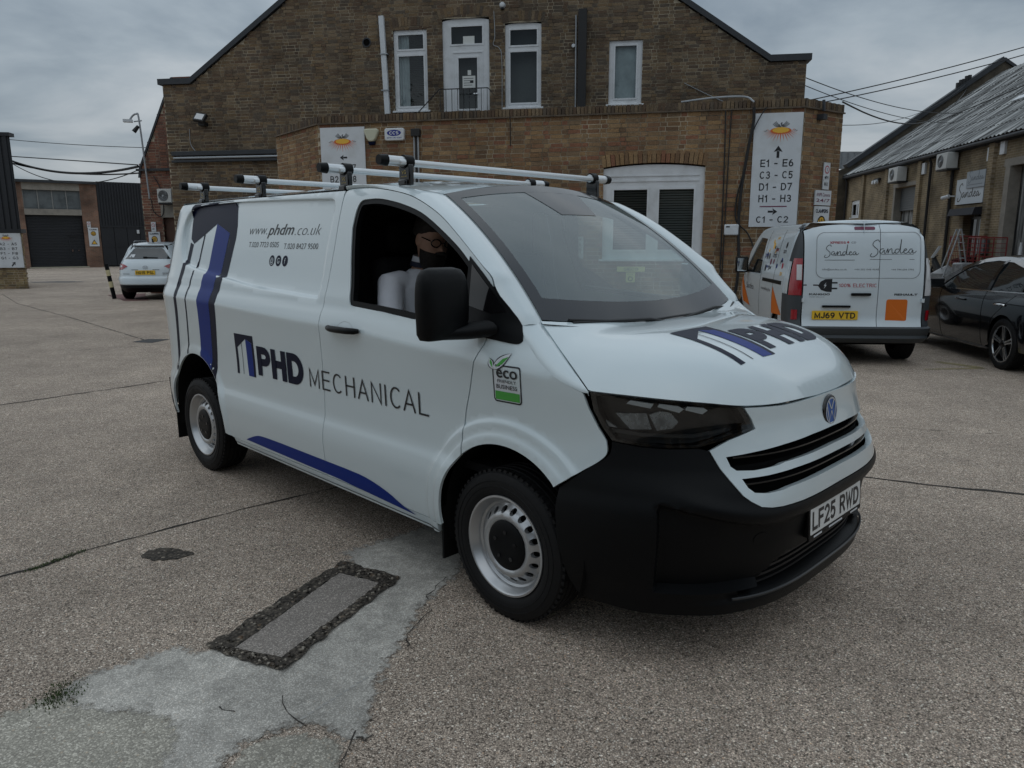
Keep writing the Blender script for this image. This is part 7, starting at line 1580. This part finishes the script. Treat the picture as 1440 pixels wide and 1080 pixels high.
wall_sign('directory_sign', 'white unit sign A2 to A5 low on the black clad store', PW, 6.12, 7.02, .76, 2.07, art=art_pier, h=.06)
def clamp(x, z, s):
    def f(d):
        letters(d, 'CLAMPERS', x - s * .45, x + s * .45, z + s * .34, s * .15, NAVY, .2, .2); d.poly(circ(x, z - s * .08, s * .30, 20), INK, 1); d.poly(circ(x, z - s * .08, s * .24, 20), SUNY, 2)
        for k in (-.12, 0, .12): d.poly([(x + k * s - s * .035, z - s * .26), (x + k * s + s * .035, z - s * .26), (x + k * s + s * .02, z + s * .1), (x + k * s - s * .02, z + s * .1)], INK, 3)
    return f
def small(lines, x0, x1, z0, z1, m=MAROON, ring=False):
    def f(d):
        n = len(lines); h = (z1 - z0) / (n + .6 + (1.6 if ring else 0))
        for i, t in enumerate(lines): d.add(text_fit(t, x0 + .04, x1 - .04, z1 - (i + 1.05 + (1.6 if ring else 0)) * h, h * .62, .003), m, 1)
        if ring: cx, cz, r = (x0 + x1) / 2, z1 - h * 1.1, min(h * .85, (x1 - x0) * .38); d.poly(circ(cx, cz, r, 18), RED_INK, 1); d.poly(circ(cx, cz, r * .72, 18), SIGNW, 2); d.add(text_fit('5', cx - r * .25, cx + r * .25, cz - r * .4, r * .8), INK, 3)
    return f
wall_sign('speed_sign', 'narrow white notice with a red ring, topmost of the three on the canted right corner', LR, .70, .90, 2.60, 3.10, art=small(('MPH', 'MAX'), .70, .90, 2.60, 3.10, INK, True))
wall_sign('camera_sign', 'white ANPR Cameras 24/7 notice, middle of the three on the canted right corner', LR, .47, 1.0, 2.30, 2.58, art=small(('ANPR Cameras', '24/7'), .47, 1.0, 2.30, 2.58))
wall_sign('clampers_sign', 'white and yellow clampers notice just above the roof of the small electric van', LR, .48, .98, 1.66, 2.28, art=clamp(.73, 2.0, .46))
wall_sign('speed_sign', 'small pale notice above the clampers sign beside the far garage shutter', GA, 3.42, 3.63, 2.62, 3.02, art=small(('MPH',), 3.42, 3.63, 2.62, 3.02, INK, True))
wall_sign('clampers_sign', 'white and green clampers notice on the brick pier of the far garage', GA, 3.44, 4.04, 1.40, 2.62, art=lambda d: (clamp(3.74, 2.28, .52)(d), d.poly([(3.74, 1.85), (3.55, 1.52), (3.93, 1.52)], INK, 1), d.poly([(3.74, 1.77), (3.61, 1.56), (3.87, 1.56)], SUNY, 2)))
wall_sign('speed_sign', 'small pale notice above the clampers notice on the red brick wing', RW, 2.04, 2.20, 1.98, 2.28, art=small(('MPH',), 2.04, 2.20, 1.98, 2.28, INK, True))
wall_sign('clampers_sign', 'white clampers notice on the red brick wing behind the white crossover car', RW, 1.92, 2.32, 1.55, 1.97, art=clamp(2.12, 1.76, .36))
wall_sign('paper_notice', 'white paper notice on the brick wall seen through the windscreen of the big van', LB, 5.33, 5.59, 1.28, 1.72, NOTICE, h=.006, cat='notice', art=lambda d: [d.poly([(5.36, 1.66 - i * .05), (5.55 - .05 * (i % 2), 1.66 - i * .05), (5.55 - .05 * (i % 2), 1.672 - i * .05), (5.36, 1.672 - i * .05)], GREY_INK, 1) for i in range(5)])
PYEL = mat('pale_yellow_sign', (.62, .60, .22), .5)
wall_sign('company_sign', 'long pale yellow strip sign under the ground floor window', LB, 6.27, 6.82, 1.03, 1.13, PYEL, art=lambda d: letters(d, 'SIECO', 6.40, 6.69, 1.05, .06, GREY_INK, .15, .25))
wall_sign('number_sign', 'square yellow sign with a ring, below the long yellow strip sign', LB, 6.45, 6.63, .82, 1.015, PYEL, art=lambda d: (d.add(text_fit('Parking', 6.48, 6.60, .97, .025), INK, 1), d.poly(circ(6.54, .89, .05, 16), INK, 1), d.poly(circ(6.54, .89, .032, 16), PYEL, 2)))
b = MB(); LB.box(b, 8.30, 8.565, 1.735, 1.94, .0, .09); mb = b.obj('meter_box', SIGNW, None, bevel=.02); tag(mb, 'small white plastic meter box on the low block left of the tall unit sign', 'meter box')
d = D2(); d.poly([(8.33, 1.88), (8.40, 1.88), (8.40, 1.905), (8.33, 1.905)], INK); d.flat('display', LB.M(0, 0, .09), mb)
# alarm boxes on the low block
b = MB(); b.prism([(1.06, 3.91), (1.34, 3.91), (1.355, 3.86), (1.30, 3.72), (1.25, 3.66), (1.15, 3.66), (1.10, 3.72), (1.045, 3.86)], LB.M(0, 0, 0), .11); al = b.obj('alarm_box', mat('cream_plastic', (.52, .52, .40), .45), None, bevel=.02); tag(al, 'cream shield shaped alarm box with a dark base beside the A1 sign', 'alarm box')
b = MB(); b.prism([(1.12, 3.66), (1.28, 3.66), (1.25, 3.59), (1.15, 3.59)], LB.M(0, 0, 0), .09); b.obj('lens', NAVY, al, bevel=.01)
b = MB(); b.prism(rrect(1.495, 3.665, 1.91, 3.905, .04), LB.M(0, 0, 0), .10); a2 = b.obj('alarm_box', SIGNW, None, bevel=.012); tag(a2, 'white rectangular alarm box with a blue oval', 'alarm box')
d = D2(); d.poly([(1.70 + .15 * cos(t), 3.81 + .06 * sin(t)) for t in [2 * pi * i / 28 for i in range(28)]], mat('alarm_blue', (.01, .02, .22), .4)); letters(d, 'CCS', 1.60, 1.80, 3.778, .064, SIGNW, .2, .2); d.add(text_fit('0800 046 6262', 1.55, 1.86, 3.705, .025, .002), mat('alarm_blue', (.01, .02, .22)), 1); d.flat('print', LB.M(0, 0, .10), a2)
hp = wthing('rainwater_pipe', 'black hopper with three slim pipes running down the low block above the van roof', 'pipe', LB.p(2.15, 0, .05))
b = MB(); LB.box(b, 2.06, 2.245, 3.73, 3.88, .0, .12); b.obj('hopper', CABLE, hp, bevel=.012)
for x, m in ((2.11, METALG), (2.155, CABLE), (2.195, METALG)):
    b = MB(); b.tube([LB.p(x, 3.73, .05), LB.p(x - .02, 0.1, .05)], .018, 8); b.obj('pipe', m, hp)
b = MB(); LB.box(b, 2.04, 2.27, 3.18, 3.22, 0, .09); b.obj('bracket', CABLE, hp)
# pipes on the gable
wp = wthing('soil_pipe', 'square white plastic downpipe left of the upper windows', 'pipe', GB.p(6.45, 4.9, .06)); b = MB(); b.bar(GB.p(6.41, 7.40, .06), GB.p(6.50, 4.9, .06), .13, .10, up=GB.n); b.obj('pipe', SIGNW, wp)
for z in (6.45, 5.55):
    b = MB(); GB.box(b, 6.36, 6.56, z, z + .03, 0, .13); b.obj('bracket', METALG, wp)
bp_ = wthing('black_duct', 'wide black vertical duct right of the upper windows', 'duct', GB.p(11.63, 4.9, .05)); b = MB(); GB.box(b, 11.54, 11.75, 4.8, 7.32, .0, .13); b.obj('duct', CABLE, bp_)
b = MB(); b.tube([GB.p(11.48, 7.2, .04), GB.p(11.49, 4.8, .04)], .022, 8); b.obj('conduit', METALG, bp_)
b = MB(); b.lathe([(0, .02), (.04, .02), (.05, 0)], GB.M(11.42, 6.48, .05), 12); b.obj('lamp', SIGNW, bp_)
vt = wthing('wall_vent', 'round dark vent hole in the gable brickwork', 'vent', GB.p(5.97, 6.79)); b = MB(); b.lathe([(.11, 0), (.12, .02), (.09, .022), (.085, -.0)], GB.M(5.97, 6.79, .004), 20); b.obj('vent_ring', LEAD, vt); b = MB(); b.lathe([(0, .006), (.09, .006)], GB.M(5.97, 6.79, .004), 20); b.obj('vent_hole', DARK, vt)
fl = wthing('floodlight', 'square dark floodlight tilted down on the left of the gable', 'floodlight', GB.p(1.2, 5.0)); b = MB(); Mf = Matrix.Translation(GB.p(1.19, 5.0, .22)) @ Matrix.Rotation(GB.rz, 4, 'Z') @ Matrix.Rotation(radians(-32), 4, 'X') @ Matrix.Rotation(radians(12), 4, 'Y'); b.add([Mf @ Vector((sx * .17, sy * .05, sz * .13)) for sz in (-1, 1) for sy in (-1, 1) for sx in (-1, 1)], [(0, 2, 3, 1), (4, 5, 7, 6), (0, 1, 5, 4), (2, 6, 7, 3), (0, 4, 6, 2), (1, 3, 7, 5)]); b.obj('lamp_case', CABLE, fl, bevel=.01)
b = MB(); b.add([Mf @ Vector((x * .125, -.053, z * .09)) for x, z in ((-1, -1), (1, -1), (1, 1), (-1, 1))], [(0, 1, 2, 3)]); b.obj('lens', CLEARLENS, fl); b = MB(); GB.box(b, 1.1, 1.28, 4.8, 4.9, 0, .2); b.obj('bracket', CABLE, fl)
dm = wthing('dome_camera', 'small white dome camera above the right upper window', 'camera', GB.p(9.6, 7.5)); b = MB(); b.lathe([(0, .10), (.05, .09), (.075, .05), (.08, 0)], GB.M(9.6, 7.52, 0), 16); b.obj('dome', SIGNW, dm); b = MB(); b.lathe([(0, .06), (.04, .05), (.05, .0)], GB.M(9.6, 7.45, .02), 12); b.obj('lens', BLACKG, dm)
def cable(label, pts, r, m=CABLE, name='cable', n=6, group=None): b = MB(); b.tube(sm(pts, n) if len(pts) > 2 else pts, r * .8, 6); return tag(b.obj(name, m, None), label, 'cable', group or 'cables and wires in the yard')
cable('thin pale cable looping down the wall between the door and the right upper window', [GB.p(9.38, 7.4, .02), GB.p(9.40, 6.8, .02), GB.p(9.36, 6.6, .02), GB.p(9.52, 6.5, .02), GB.p(9.58, 6.2, .02), GB.p(9.58, 5.0, .02)], .011, METALG)
cable('thin pale cable running down the left of the gable under the floodlight', [GB.p(.72, 4.75, .02), GB.p(.72, 4.35, .02), GB.p(.85, 4.15, .03)], .012, METALG)
cable('thin wire slanting down the brickwork right of the small upper window', [GB.p(14.2, 5.5, .02), GB.p(14.9, 5.15, .04), GB.p(15.6, 4.85, .06)], .012, METALG)
# black cables beside the tall sign
for i, (x0, x1, r, lab) in enumerate(((8.22, 8.27, .016, 'thin black cable, leftmost of the run beside the tall unit sign'), (8.33, 8.30, .014, 'thin black cable next to the leftmost in the run beside the tall unit sign'))): cable(lab, [LB.p(x0, 4.03, .03), LB.p((x0 + x1) / 2, 3.0, .03), LB.p(x1, .4, .03)], r)
cable('thickest black cable bundle down the left edge of the tall unit sign', [LB.p(8.72, 4.06, .10), LB.p(8.73, 3.8, .07), LB.p(8.66, 3.3, .05), LB.p(8.58, 2.6, .05), LB.p(8.56, 2.0, .05), LB.p(8.60, 1.0, .05), LB.p(8.5, .2, .05)], .036)
cable('black cable curving under the lower left corner of the tall unit sign', [LB.p(8.62, 3.0, .09), LB.p(8.50, 2.4, .04), LB.p(8.52, 2.0, .04), LB.p(8.75, 1.75, .04), LB.p(8.9, 1.3, .04), LB.p(8.95, .3, .04)], .018)
cable('black cable crossing in front of the top left corner of the tall unit sign', [LB.p(8.95, 4.05, .10), LB.p(8.85, 3.9, .09), LB.p(8.72, 3.6, .07), LB.p(8.66, 3.2, .06)], .013)
cable('pale pipe lying along the parapet left of the tall unit sign', [LB.p(7.4, 4.22, -.05), LB.p(8.0, 4.27, -.02), LB.p(8.55, 4.26, .02), LB.p(8.72, 4.15, .09)], .022, METALG)
cable('short dark cable hanging below the parapet ledge between the two upper windows', [LB.p(4.105, 4.05, .05), LB.p(4.105, 3.5, .02)], .012)
b = MB(); b.tube([LR.p(.45, 4.2, .08), LR.p(.45, 4.0, .10)], .03, 6); b.box(LR.p(.45, 3.90, .07), (.12, .14, .10), LR.rz); tag(b.obj('recess_block', LEAD, None), 'small dark block standing in for a recess under the ledge of the canted right corner', 'lamp')  # dark block added in place of the hole-like recess under the ledge
# ------------------------------------------------------------------ left yard furniture
bl = thing('striped_bollard', 'leaning black and cream banded bollard by the white crossover car', 'bollard', (-11.75, 21.9, 0)); tilt = Matrix.Rotation(radians(-8), 4, 'Y')
for i in range(6):
    b = MB(); b.lathe([(.058, i * .17), (.058, i * .17 + .17), (0, i * .17 + .17)] if i == 5 else [(.058, i * .17), (.058, i * .17 + .17)], tilt, 16); b.obj('band', (BLACKP, BLACKP, SUNY if False else mat('cream_band', (.55, .48, .28), .6), BLACKP, mat('cream_band', (.55, .48, .28)), BLACKP)[i], bl)
def ac_unit(label, W, x0, x1, z0, z1, dep=.32):
    t = wthing('air_conditioner', label, 'air conditioner', W.p((x0 + x1) / 2, z0), 'air conditioners on the walls'); b = MB(); W.box(b, x0, x1, z0, z1, .08, .08 + dep); c = b.obj('casing', mat('ac_white', (.50, .51, .50), .5, var=.08, vscale=5), t, bevel=.015)
    cx, cz, r = x0 + (x1 - x0) * .42, (z0 + z1) / 2, min(z1 - z0, x1 - x0) * .40; M = W.M(cx, cz, .08 + dep) if W is not WS else None
    b = MB(); b.lathe([(r, .004), (r * .92, .012), (r * .9, -.0)], M, 24); b.lathe([(0, .003), (r * .9, .003)], M, 24); b.obj('fan_opening', mat('fan_dark', (.06, .06, .06), .6), t)
    b = MB()
    for k in range(5): b.tube([M @ Vector((r * (k + 1) / 5.5 * cos(2 * pi * i / 20), r * (k + 1) / 5.5 * sin(2 * pi * i / 20), .014)) for i in range(20)], .004, 4, closed=True)
    b.lathe([(0, .02), (r * .2, .02), (r * .22, .0)], M, 12); b.obj('fan_guard', METALG, t)
    b = MB(); W.box(b, x0, x1, z0 - .05, z0, 0, dep + .05); b.obj('bracket', CABLE, t); return t
ac_unit('white air conditioner with a round fan on the red brick wing', RW, 2.60, 3.08, 2.86, 3.28)
WY = Wall((17.9, 40.0), (15.4, 18.0)); wx = lambda x: WS.L - x                        # same wall, read from the yard
ac_unit('white air conditioner over the shuttered doorway of the workshop, farther of the two', WY, wx(15.9), wx(14.9), 4.14, 4.74, .40)
ac_unit('white air conditioner high on the workshop wall near the name boards, nearer of the two', WY, wx(11.2), wx(10.3), 4.24, 4.82, .40)
po = wthing('camera_pole', 'slim grey pole with bent arm, lamp and camera on the red brick wing', 'pole', RW.p(2.13, 3.0, .1)); b = MB(); b.tube(sm([RW.p(2.14, 3.0, .12), RW.p(2.10, 4.2, .14), RW.p(2.05, 5.45, .16), RW.p(1.98, 5.56, .16), RW.p(1.86, 5.52, .16), RW.p(1.74, 5.40, .16)], 5), .028, 8); b.tube([RW.p(1.88, 5.34, .16), RW.p(2.14, 5.36, .16)], .02, 6); b.obj('mast', METALG, po)
b = MB(); b.box(RW.p(1.70, 5.36, .2), (.26, .2, .08), .3, 0); b.obj('lamp_head', SIGNW, po); b = MB(); b.tube([RW.p(2.03, 5.2, .18), RW.p(1.90, 5.02, .25)], [.05, .07], 8); b.obj('camera', CABLE, po)
cable('black cable looping on the red brick wing under the pole', [RW.p(2.14, 3.0, .05), RW.p(2.2, 2.6, .05), RW.p(2.45, 2.45, .05), RW.p(2.55, 2.75, .05), RW.p(2.5, 3.3, .05), RW.p(2.3, 3.7, .05)], .018)
# overhead lines
def sag(a, c, s, n=14): a, c = Vector(a), Vector(c); return [a.lerp(c, i / n) - Vector((0, 0, 4 * s * (i / n) * (1 - i / n))) for i in range(n + 1)]
OG = 'overhead lines left of the gable'
P0 = Vector((-19.6, 29.8, 4.95)); P1 = RW.p(1.8, 4.05, .05)
cable('taut upper wire strung between the black clad store and the red brick wing', [P0, P1], .022)
for k, (s_, r, lab) in enumerate(((.35, .05, 'thickest bundled cable sagging left of the red brick wing'), (.62, .02, 'looping slack cable hanging lowest left of the red brick wing'), (.2, .03, 'second bundled cable close under the taut upper wire'))): cable(lab, sag(P0 - Vector((0, 0, .12 + .05 * k)), P1 - Vector((0, 0, .05 + .1 * k)), s_), r, n=2)
cable('single thin high wire crossing the sky at the far left', sag((-19.5, 29.5, 5.55), (-9.8, 26, 4.75), .1), .014, n=2)
gR = GB.p(GB.L - .05, 5.55, .0); dist = Vector((24.5, 40, 8.3))
cable('upper of the wires running from the gable corner to the workshop roof', sag(gR, dist, .5), .016, n=2); cable('lower of the wires running from the gable corner to the workshop roof', sag(gR - Vector((0, 0, .18)), dist - Vector((0, 0, .5)), .5), .014, n=2)
cR = LR.p(1.2, 4.25, 0); pk = rpt(22.9, .78, .35)
cable('dark sagging cable from the canted corner up to the workshop gable', sag(cR, pk, .95), .022, n=2)
cable('upper of the paired wires sweeping over the workshop roof to the right', sag(GB.p(16.6, 4.9), (21.0, 22.0, 9.1), .3), .016, n=2); cable('lower of the paired wires sweeping over the workshop roof to the right', sag(GB.p(16.6, 4.8), (21.0, 22.0, 8.9), .35), .016, n=2)
cable('thin wire just above the canted corner heading for the workshop', sag(GB.p(16.8, 4.55), pk + Vector((0, 0, .3)), .8), .012, n=2)
cable('single wire high over the right slope of the gable', sag((6.6, 20, 9.35), (18, 26, 12.2), .3), .014, n=2)
cable('black cable lying diagonally across the workshop roof', [rpt(19.5, .42, .1), rpt(14, .5, .1), rpt(8, .62, .1), rpt(0, .8, .1)], .03)
b = MB()
for i in range(5): b.box(rpt(22.95, .72 + i * .018, .75), (.14, .14, .42 + .1 * (i % 2)))
b.bar(rpt(22.95, .70, .52), rpt(22.95, .82, .60), .1, .06); tag(b.obj('insulator_rack', CABLE, None), 'row of dark insulators on the workshop gable slope', 'insulators')
# ------------------------------------------------------------------ right: name boards, camera, scooter, cage
PALES = mat('pale_name_board', (.50, .55, .60), .4); GREYS = mat('grey_name_board', (.27, .31, .35), .4)
def art_s1(d): sandea(d, wx(10.15), 3.02, 1.65, INK, .045)
wall_sign('name_board', 'white board with handwritten lettering over the shop door', WY, wx(10.25), wx(8.25), 2.91, 3.80, PALES, art=art_s1, h=.05)
def art_s2(d): sandea(d, wx(9.35), 3.62, 1.1, mat('faint_ink', (.10, .12, .14), .5), .025); d.poly([(wx(9.35), 3.55), (wx(8.3), 3.55), (wx(8.3), 3.565), (wx(9.35), 3.565)], GREY_INK, 1)
wall_sign('name_board', 'grey board with handwritten lettering overlapping the white one below it', WY, wx(9.45), wx(8.15), 3.45, 4.02, GREYS, art=art_s2, h=.09)
cmr = wthing('security_camera', 'white bullet camera left of the name boards', 'camera', WY.p(wx(10.6), 3.2)); b = MB(); b.tube([WY.p(wx(10.75), 3.18, .32), WY.p(wx(10.5), 3.24, .18)], .075, 10); b.obj('camera_body', SIGNW, cmr); b = MB(); b.bar(WY.p(wx(10.5), 3.24, .2), WY.p(wx(10.45), 3.24, 0), .05, .05); b.obj('bracket', SIGNW, cmr)
for k, (x, z, lab) in enumerate(((13.3, 4.5, 'pale square vent between the two workshop air conditioners'), (8.1, 4.5, 'pale square vent above the big workshop doorway'), (7.3, 4.62, 'small pale box nearest the eaves right end'))):
    b = MB(); WY.box(b, wx(x) - .14, wx(x) + .14, z - .22, z + .22, .0, .08); tag(b.obj('wall_vent', SIGNW, None), lab, 'vent')
fl2 = wthing('twin_floodlight', 'twin small white floodlights on the far end of the workshop wall', 'floodlight', WY.p(wx(18.6), 4.35))
for k in (0, .35):
    b = MB(); b.lathe([(0, .12), (.09, .12), (.11, 0)], WY.M(wx(18.6) + k, 4.35, .1), 12); b.obj('lamp', SIGNW, fl2)
b = MB(); WY.box(b, wx(18.7), wx(18.1), 4.42, 4.52, 0, .12); b.obj('bracket', CABLE, fl2)
def scooter():
    t = thing('motor_scooter', 'dark grey motor scooter under a black cover parked by the workshop wall', 'scooter', (15.85, 27.0, 0), radians(150)); G = mat('scooter_grey', (.05, .055, .06), .35, coat=.5)
    for x in (-.62, .62):
        w = link(bpy.data.objects.new('wheel', None), t); w.location = (x, 0, .28); M = Matrix(((1, 0, 0, 0), (0, 0, -1, 0), (0, 1, 0, 0), (0, 0, 0, 1))); b = MB(); b.tube([M @ Vector((.23 * cos(2 * pi * i / 24), .23 * sin(2 * pi * i / 24), 0)) for i in range(24)], .055, 8, closed=True); b.obj('tyre', TYRE, w); b = MB(); b.lathe([(.18, .03), (.05, .05), (0, .05)], M, 16); b.lathe([(.18, -.03), (.05, -.05), (0, -.05)], M, 16); b.obj('rim', METALG, w)
    b = MB(); R = [[Vector((x, w * cos(a), z + h * sin(a))) for a in [2 * pi * i / 14 for i in range(14)]] for x, z, w, h in ((-.85, .78, .05, .05), (-.7, .72, .15, .14), (-.3, .62, .17, .18), (.0, .48, .16, .14), (.2, .42, .16, .12), (.38, .6, .18, .3), (.5, .82, .16, .28), (.58, .95, .08, .12))]; b.add([p for r in R for p in r], [(i * 14 + j, i * 14 + (j + 1) % 14, (i + 1) * 14 + (j + 1) % 14, (i + 1) * 14 + j) for i in range(7) for j in range(14)] + [tuple(range(14)), tuple(98 + j for j in range(14))], 0, True); b.obj('fairing', G, t)
    b = MB(); b.tube([(-.8, 0, .90), (-.4, 0, .92), (-.05, 0, .84)], [.12, .15, .10], 10); b.obj('saddle', BLACKP, t)
    b = MB(); b.tube([(.62, 0, .28), (.48, 0, 1.0)], .035, 8); b.tube([(.40, -.34, 1.08), (.48, 0, 1.02), (.40, .34, 1.08)], .018, 8); b.obj('handlebar', CABLE, t)
    b = MB(); b.grid([[Vector((.52 + .12 * (1 - (y / .2)**2) - .22 * v, y * (1 - .25 * v), 1.0 + .42 * v)) for y in (-.2, -.1, 0, .1, .2)] for v in (0, .5, 1)]); b.obj('screen', GLASSD, t)
    b = MB(); b.box((-.92, 0, 1.02), (.34, .40, .30)); b.obj('top_box', BLACKP, t, bevel=.06)
    b = MB(); b.lathe([(0, .02), (.07, .02), (.09, -.02)], Matrix.Translation((.66, 0, .82)) @ Matrix.Rotation(radians(90), 4, 'Y'), 14); b.obj('headlight', CLEARLENS, t); return t
scooter()
def cage(label, x, y, w, h, m, rz, dens_=.14):
    t = thing('roll_cage', label, 'roll cage', (x, y, 0), rz, 'red roll cages by the shop door'); 
    for sx in (-1, 1):
        b = MB()
        for sy in (-1, 1): b.tube([(sx * w / 2, sy * .4, .15), (sx * w / 2, sy * .4, h)], .02, 6)
        b.tube([(sx * w / 2, -.4, h), (sx * w / 2, .4, h)], .02, 6)
        z = .25
        while z < h: b.tube([(sx * w / 2, -.4, z), (sx * w / 2, .4, z)], .009, 5); z += dens_
        b.obj('side_grid', m, t)
    b = MB(); k = int(w / dens_)
    for i in range(k + 1): b.tube([(-w / 2 + w * i / k, .4, .15), (-w / 2 + w * i / k, .4, h)], .009, 5)
    for z in (.2, h * .5, h): b.tube([(-w / 2, .4, z), (w / 2, .4, z)], .014, 5)
    b.obj('back_grid', m, t); b = MB(); b.box((0, 0, .16), (w, .8, .05)); b.obj('deck', m, t)
    for sx in (-1, 1):
        for sy in (-1, 1): b = MB(); b.lathe([(.06, -.02), (.06, .02)], Matrix.Translation((sx * w * .42, sy * .3, .06)) @ Matrix.Rotation(radians(90), 4, 'X'), 10, cap=True); b.obj('castor', RUBBER, t)
    return t
REDM = mat('red_metal', (.20, .022, .022), .5)
cage('red wire roll cage by the shop door, left of the ladder', 15.75, 25.9, .9, 1.75, REDM, radians(80)); cage('red wire roll cage right of the ladder by the shop door', 15.6, 24.6, .8, 1.7, REDM, radians(84))
ld = thing('step_ladder', 'pale aluminium step ladder standing between the red roll cages', 'ladder', (15.45, 25.2, 0), radians(170))
for s_ in (-1, 1): b = MB(); b.bar((0, s_ * .22, 0), (.42, s_ * .16, 2.0), .06, .03); b.bar((.95, s_ * .22, 0), (.45, s_ * .16, 2.0), .05, .03); b.obj('rail', METALG, ld)
for i in range(7): b = MB(); b.box((.06 + i * .05, 0, .25 + i * .26), (.09, .38, .025)); b.obj('tread', METALG, ld)
bg = MB(); rnd = random.Random(4); P = []
for i in range(9): P.append([Vector((.55 * sin(pi * (i / 8)**.8) * cos(a) * rnd.uniform(.8, 1.15), .45 * sin(pi * (i / 8)**.8) * sin(a) * rnd.uniform(.8, 1.15), .78 * i / 8)) for a in [2 * pi * j / 14 for j in range(14)]]); P[-1].append(P[-1][0])
bg.grid(P); o = bg.obj('plastic_sack', mat('cloudy_plastic', (.22, .225, .23), .3, var=.2, vscale=5), None); o.location = (14.95, 25.6, .02); tag(o, 'cloudy plastic wrapped sack on the ground before the red cages', 'sack')
b = MB(); b.box((0, 0, .45), (.5, .5, .9)); o = b.obj('wrapped_parcel', mat('film_wrap', (.22, .23, .24), .25, var=.2, vscale=6), None, bevel=.06); o.location = (14.9, 24.6, 0); tag(o, 'pale film wrapped parcel in front of the step ladder', 'parcel')
b = MB(); WY.box(b, wx(8.0), wx(7.55), 1.15, 1.65, 0, .18); tag(b.obj('post_box', mat('grey_box', (.09, .095, .10), .5), None, bevel=.02), 'grey wall box between the shop door and the big doorway', 'box')
b = MB(); b.box((0, 0, .6), (1.6, .9, 1.2)); o = b.obj('covered_pallet', mat('dark_wrap', (.03, .032, .035), .4), None, bevel=.05); o.location = (16.6, 22.4, 0); tag(o, 'dark wrapped pallet inside the big workshop doorway', 'pallet')
b = MB(); b.lathe([(.05, 0), (.045, .35), (.03, .42), (.03, .5), (0, .5)], Matrix.Translation((15.9, 23.4, 1.05)), 12); b.box((15.9, 23.4, .52), (.3, .3, 1.05)); tag(b.obj('pale_canister', SIGNW, None), 'pale canister on a stand at the edge of the big doorway', 'canister')

# ------------------------------------------------------------------ trees across the yard, mirrored in glass and paint
BARK = mat('bark', (.06, .045, .035), .9, var=.3, vscale=6); LEAF = mat('leaf_green', (.045, .075, .025), .7, var=.5, vscale=1.5)
def tree(label, x, y, h, r, seed):
    rnd = random.Random(seed); t = thing('broadleaf_tree', label, 'tree', (x, y, 0), 0, 'trees across the yard')
    b = MB(); top = Vector((rnd.uniform(-.4, .4), rnd.uniform(-.4, .4), h * .75)); b.tube(sm([(0, 0, 0), (.1, .05, h * .3), tuple(top)], 4), [.30 - .022 * i for i in range(9)], 8); cl = []
    for i in range(9):
        a = rnd.uniform(0, 6.28); z = h * rnd.uniform(.4, .7); e = Vector((r * .75 * cos(a), r * .75 * sin(a), z + h * rnd.uniform(.08, .3))); b.tube([(0, 0, z), tuple(e * .5 + Vector((0, 0, z * .5))), tuple(e)], [.10, .06, .03], 6); cl.append(e)
    b.obj('trunk', BARK, t); cl += [top, top + Vector((0, 0, h * .14))]; b = MB()
    for c in cl:
        for k in range(420):
            d_ = Vector((rnd.gauss(0, 1), rnd.gauss(0, 1), rnd.gauss(0, .8))); p = c + d_ * r * .26; s_ = rnd.uniform(.08, .2); u = Vector((rnd.gauss(0, 1), rnd.gauss(0, 1), rnd.gauss(0, 1))).normalized(); w = u.orthogonal().normalized(); b.add([p - u * s_, p + w * s_ * .5, p + u * s_, p - w * s_ * .5], [(0, 1, 2, 3)])
    tag(b.obj('crown', LEAF, t, recalc=False), kind='stuff')
tree('tall leafy tree rising beyond the roof across the yard, mirrored in the van headlight', 11, -25, 14, 4.6, 1)
tree('broad leafy tree rising beyond the roof across the yard, mirrored in the van flank', -8, -27, 14.5, 5.0, 2)
tree('slender leafy tree beyond the roof behind the photographer', 2.5, -26, 12.5, 3.6, 3)
tree('leafy tree at the far left beyond the roof across the yard', -24, -24, 13, 4.4, 4)
OW = Wall((24, -15.5), (-30, -13.5))
ow = wthing('added_workshop', 'unseen long brick workshop added across the yard to be mirrored in the van', 'building', OW.p(27, 0))  # unseen building, added to darken what the van flank and glass mirror
TBO = tex_brick('opposite_brick', (.17, .125, .075), (.13, .095, .06), (.22, .18, .14), .25, .084, tuple(OW.u))
b = MB(); OW.box(b, 0, OW.L, 0, 4.6, -8, 0); b.obj('wall', TBO, ow)
b = MB(); q = [OW.p(-.3, 4.6, .3), OW.p(OW.L + .3, 4.6, .3), OW.p(OW.L + .3, 7.2, -4), OW.p(-.3, 7.2, -4), OW.p(-.3, 4.6, -8.3), OW.p(OW.L + .3, 4.6, -8.3)]; b.add(q, [(0, 1, 2, 3), (3, 2, 5, 4), (0, 3, 4), (1, 5, 2)]); b.obj('roof', ROOF, ow)
for i in range(7):
    x = 3 + i * 7.4; b = MB(); OW.box(b, x, x + 3.2, .02, 3.5, .005, .04); b.obj('roller_door', BLACKCLAD, ow)
    b = MB(); OW.box(b, x + 4.2, x + 6.2, 1.4, 3.0, .005, .05); f_ = b.obj('window', UPVC, ow); b = MB(); OW.box(b, x + 4.3, x + 6.1, 1.5, 2.9, .05, .055); b.obj('pane', GLASSD, f_)
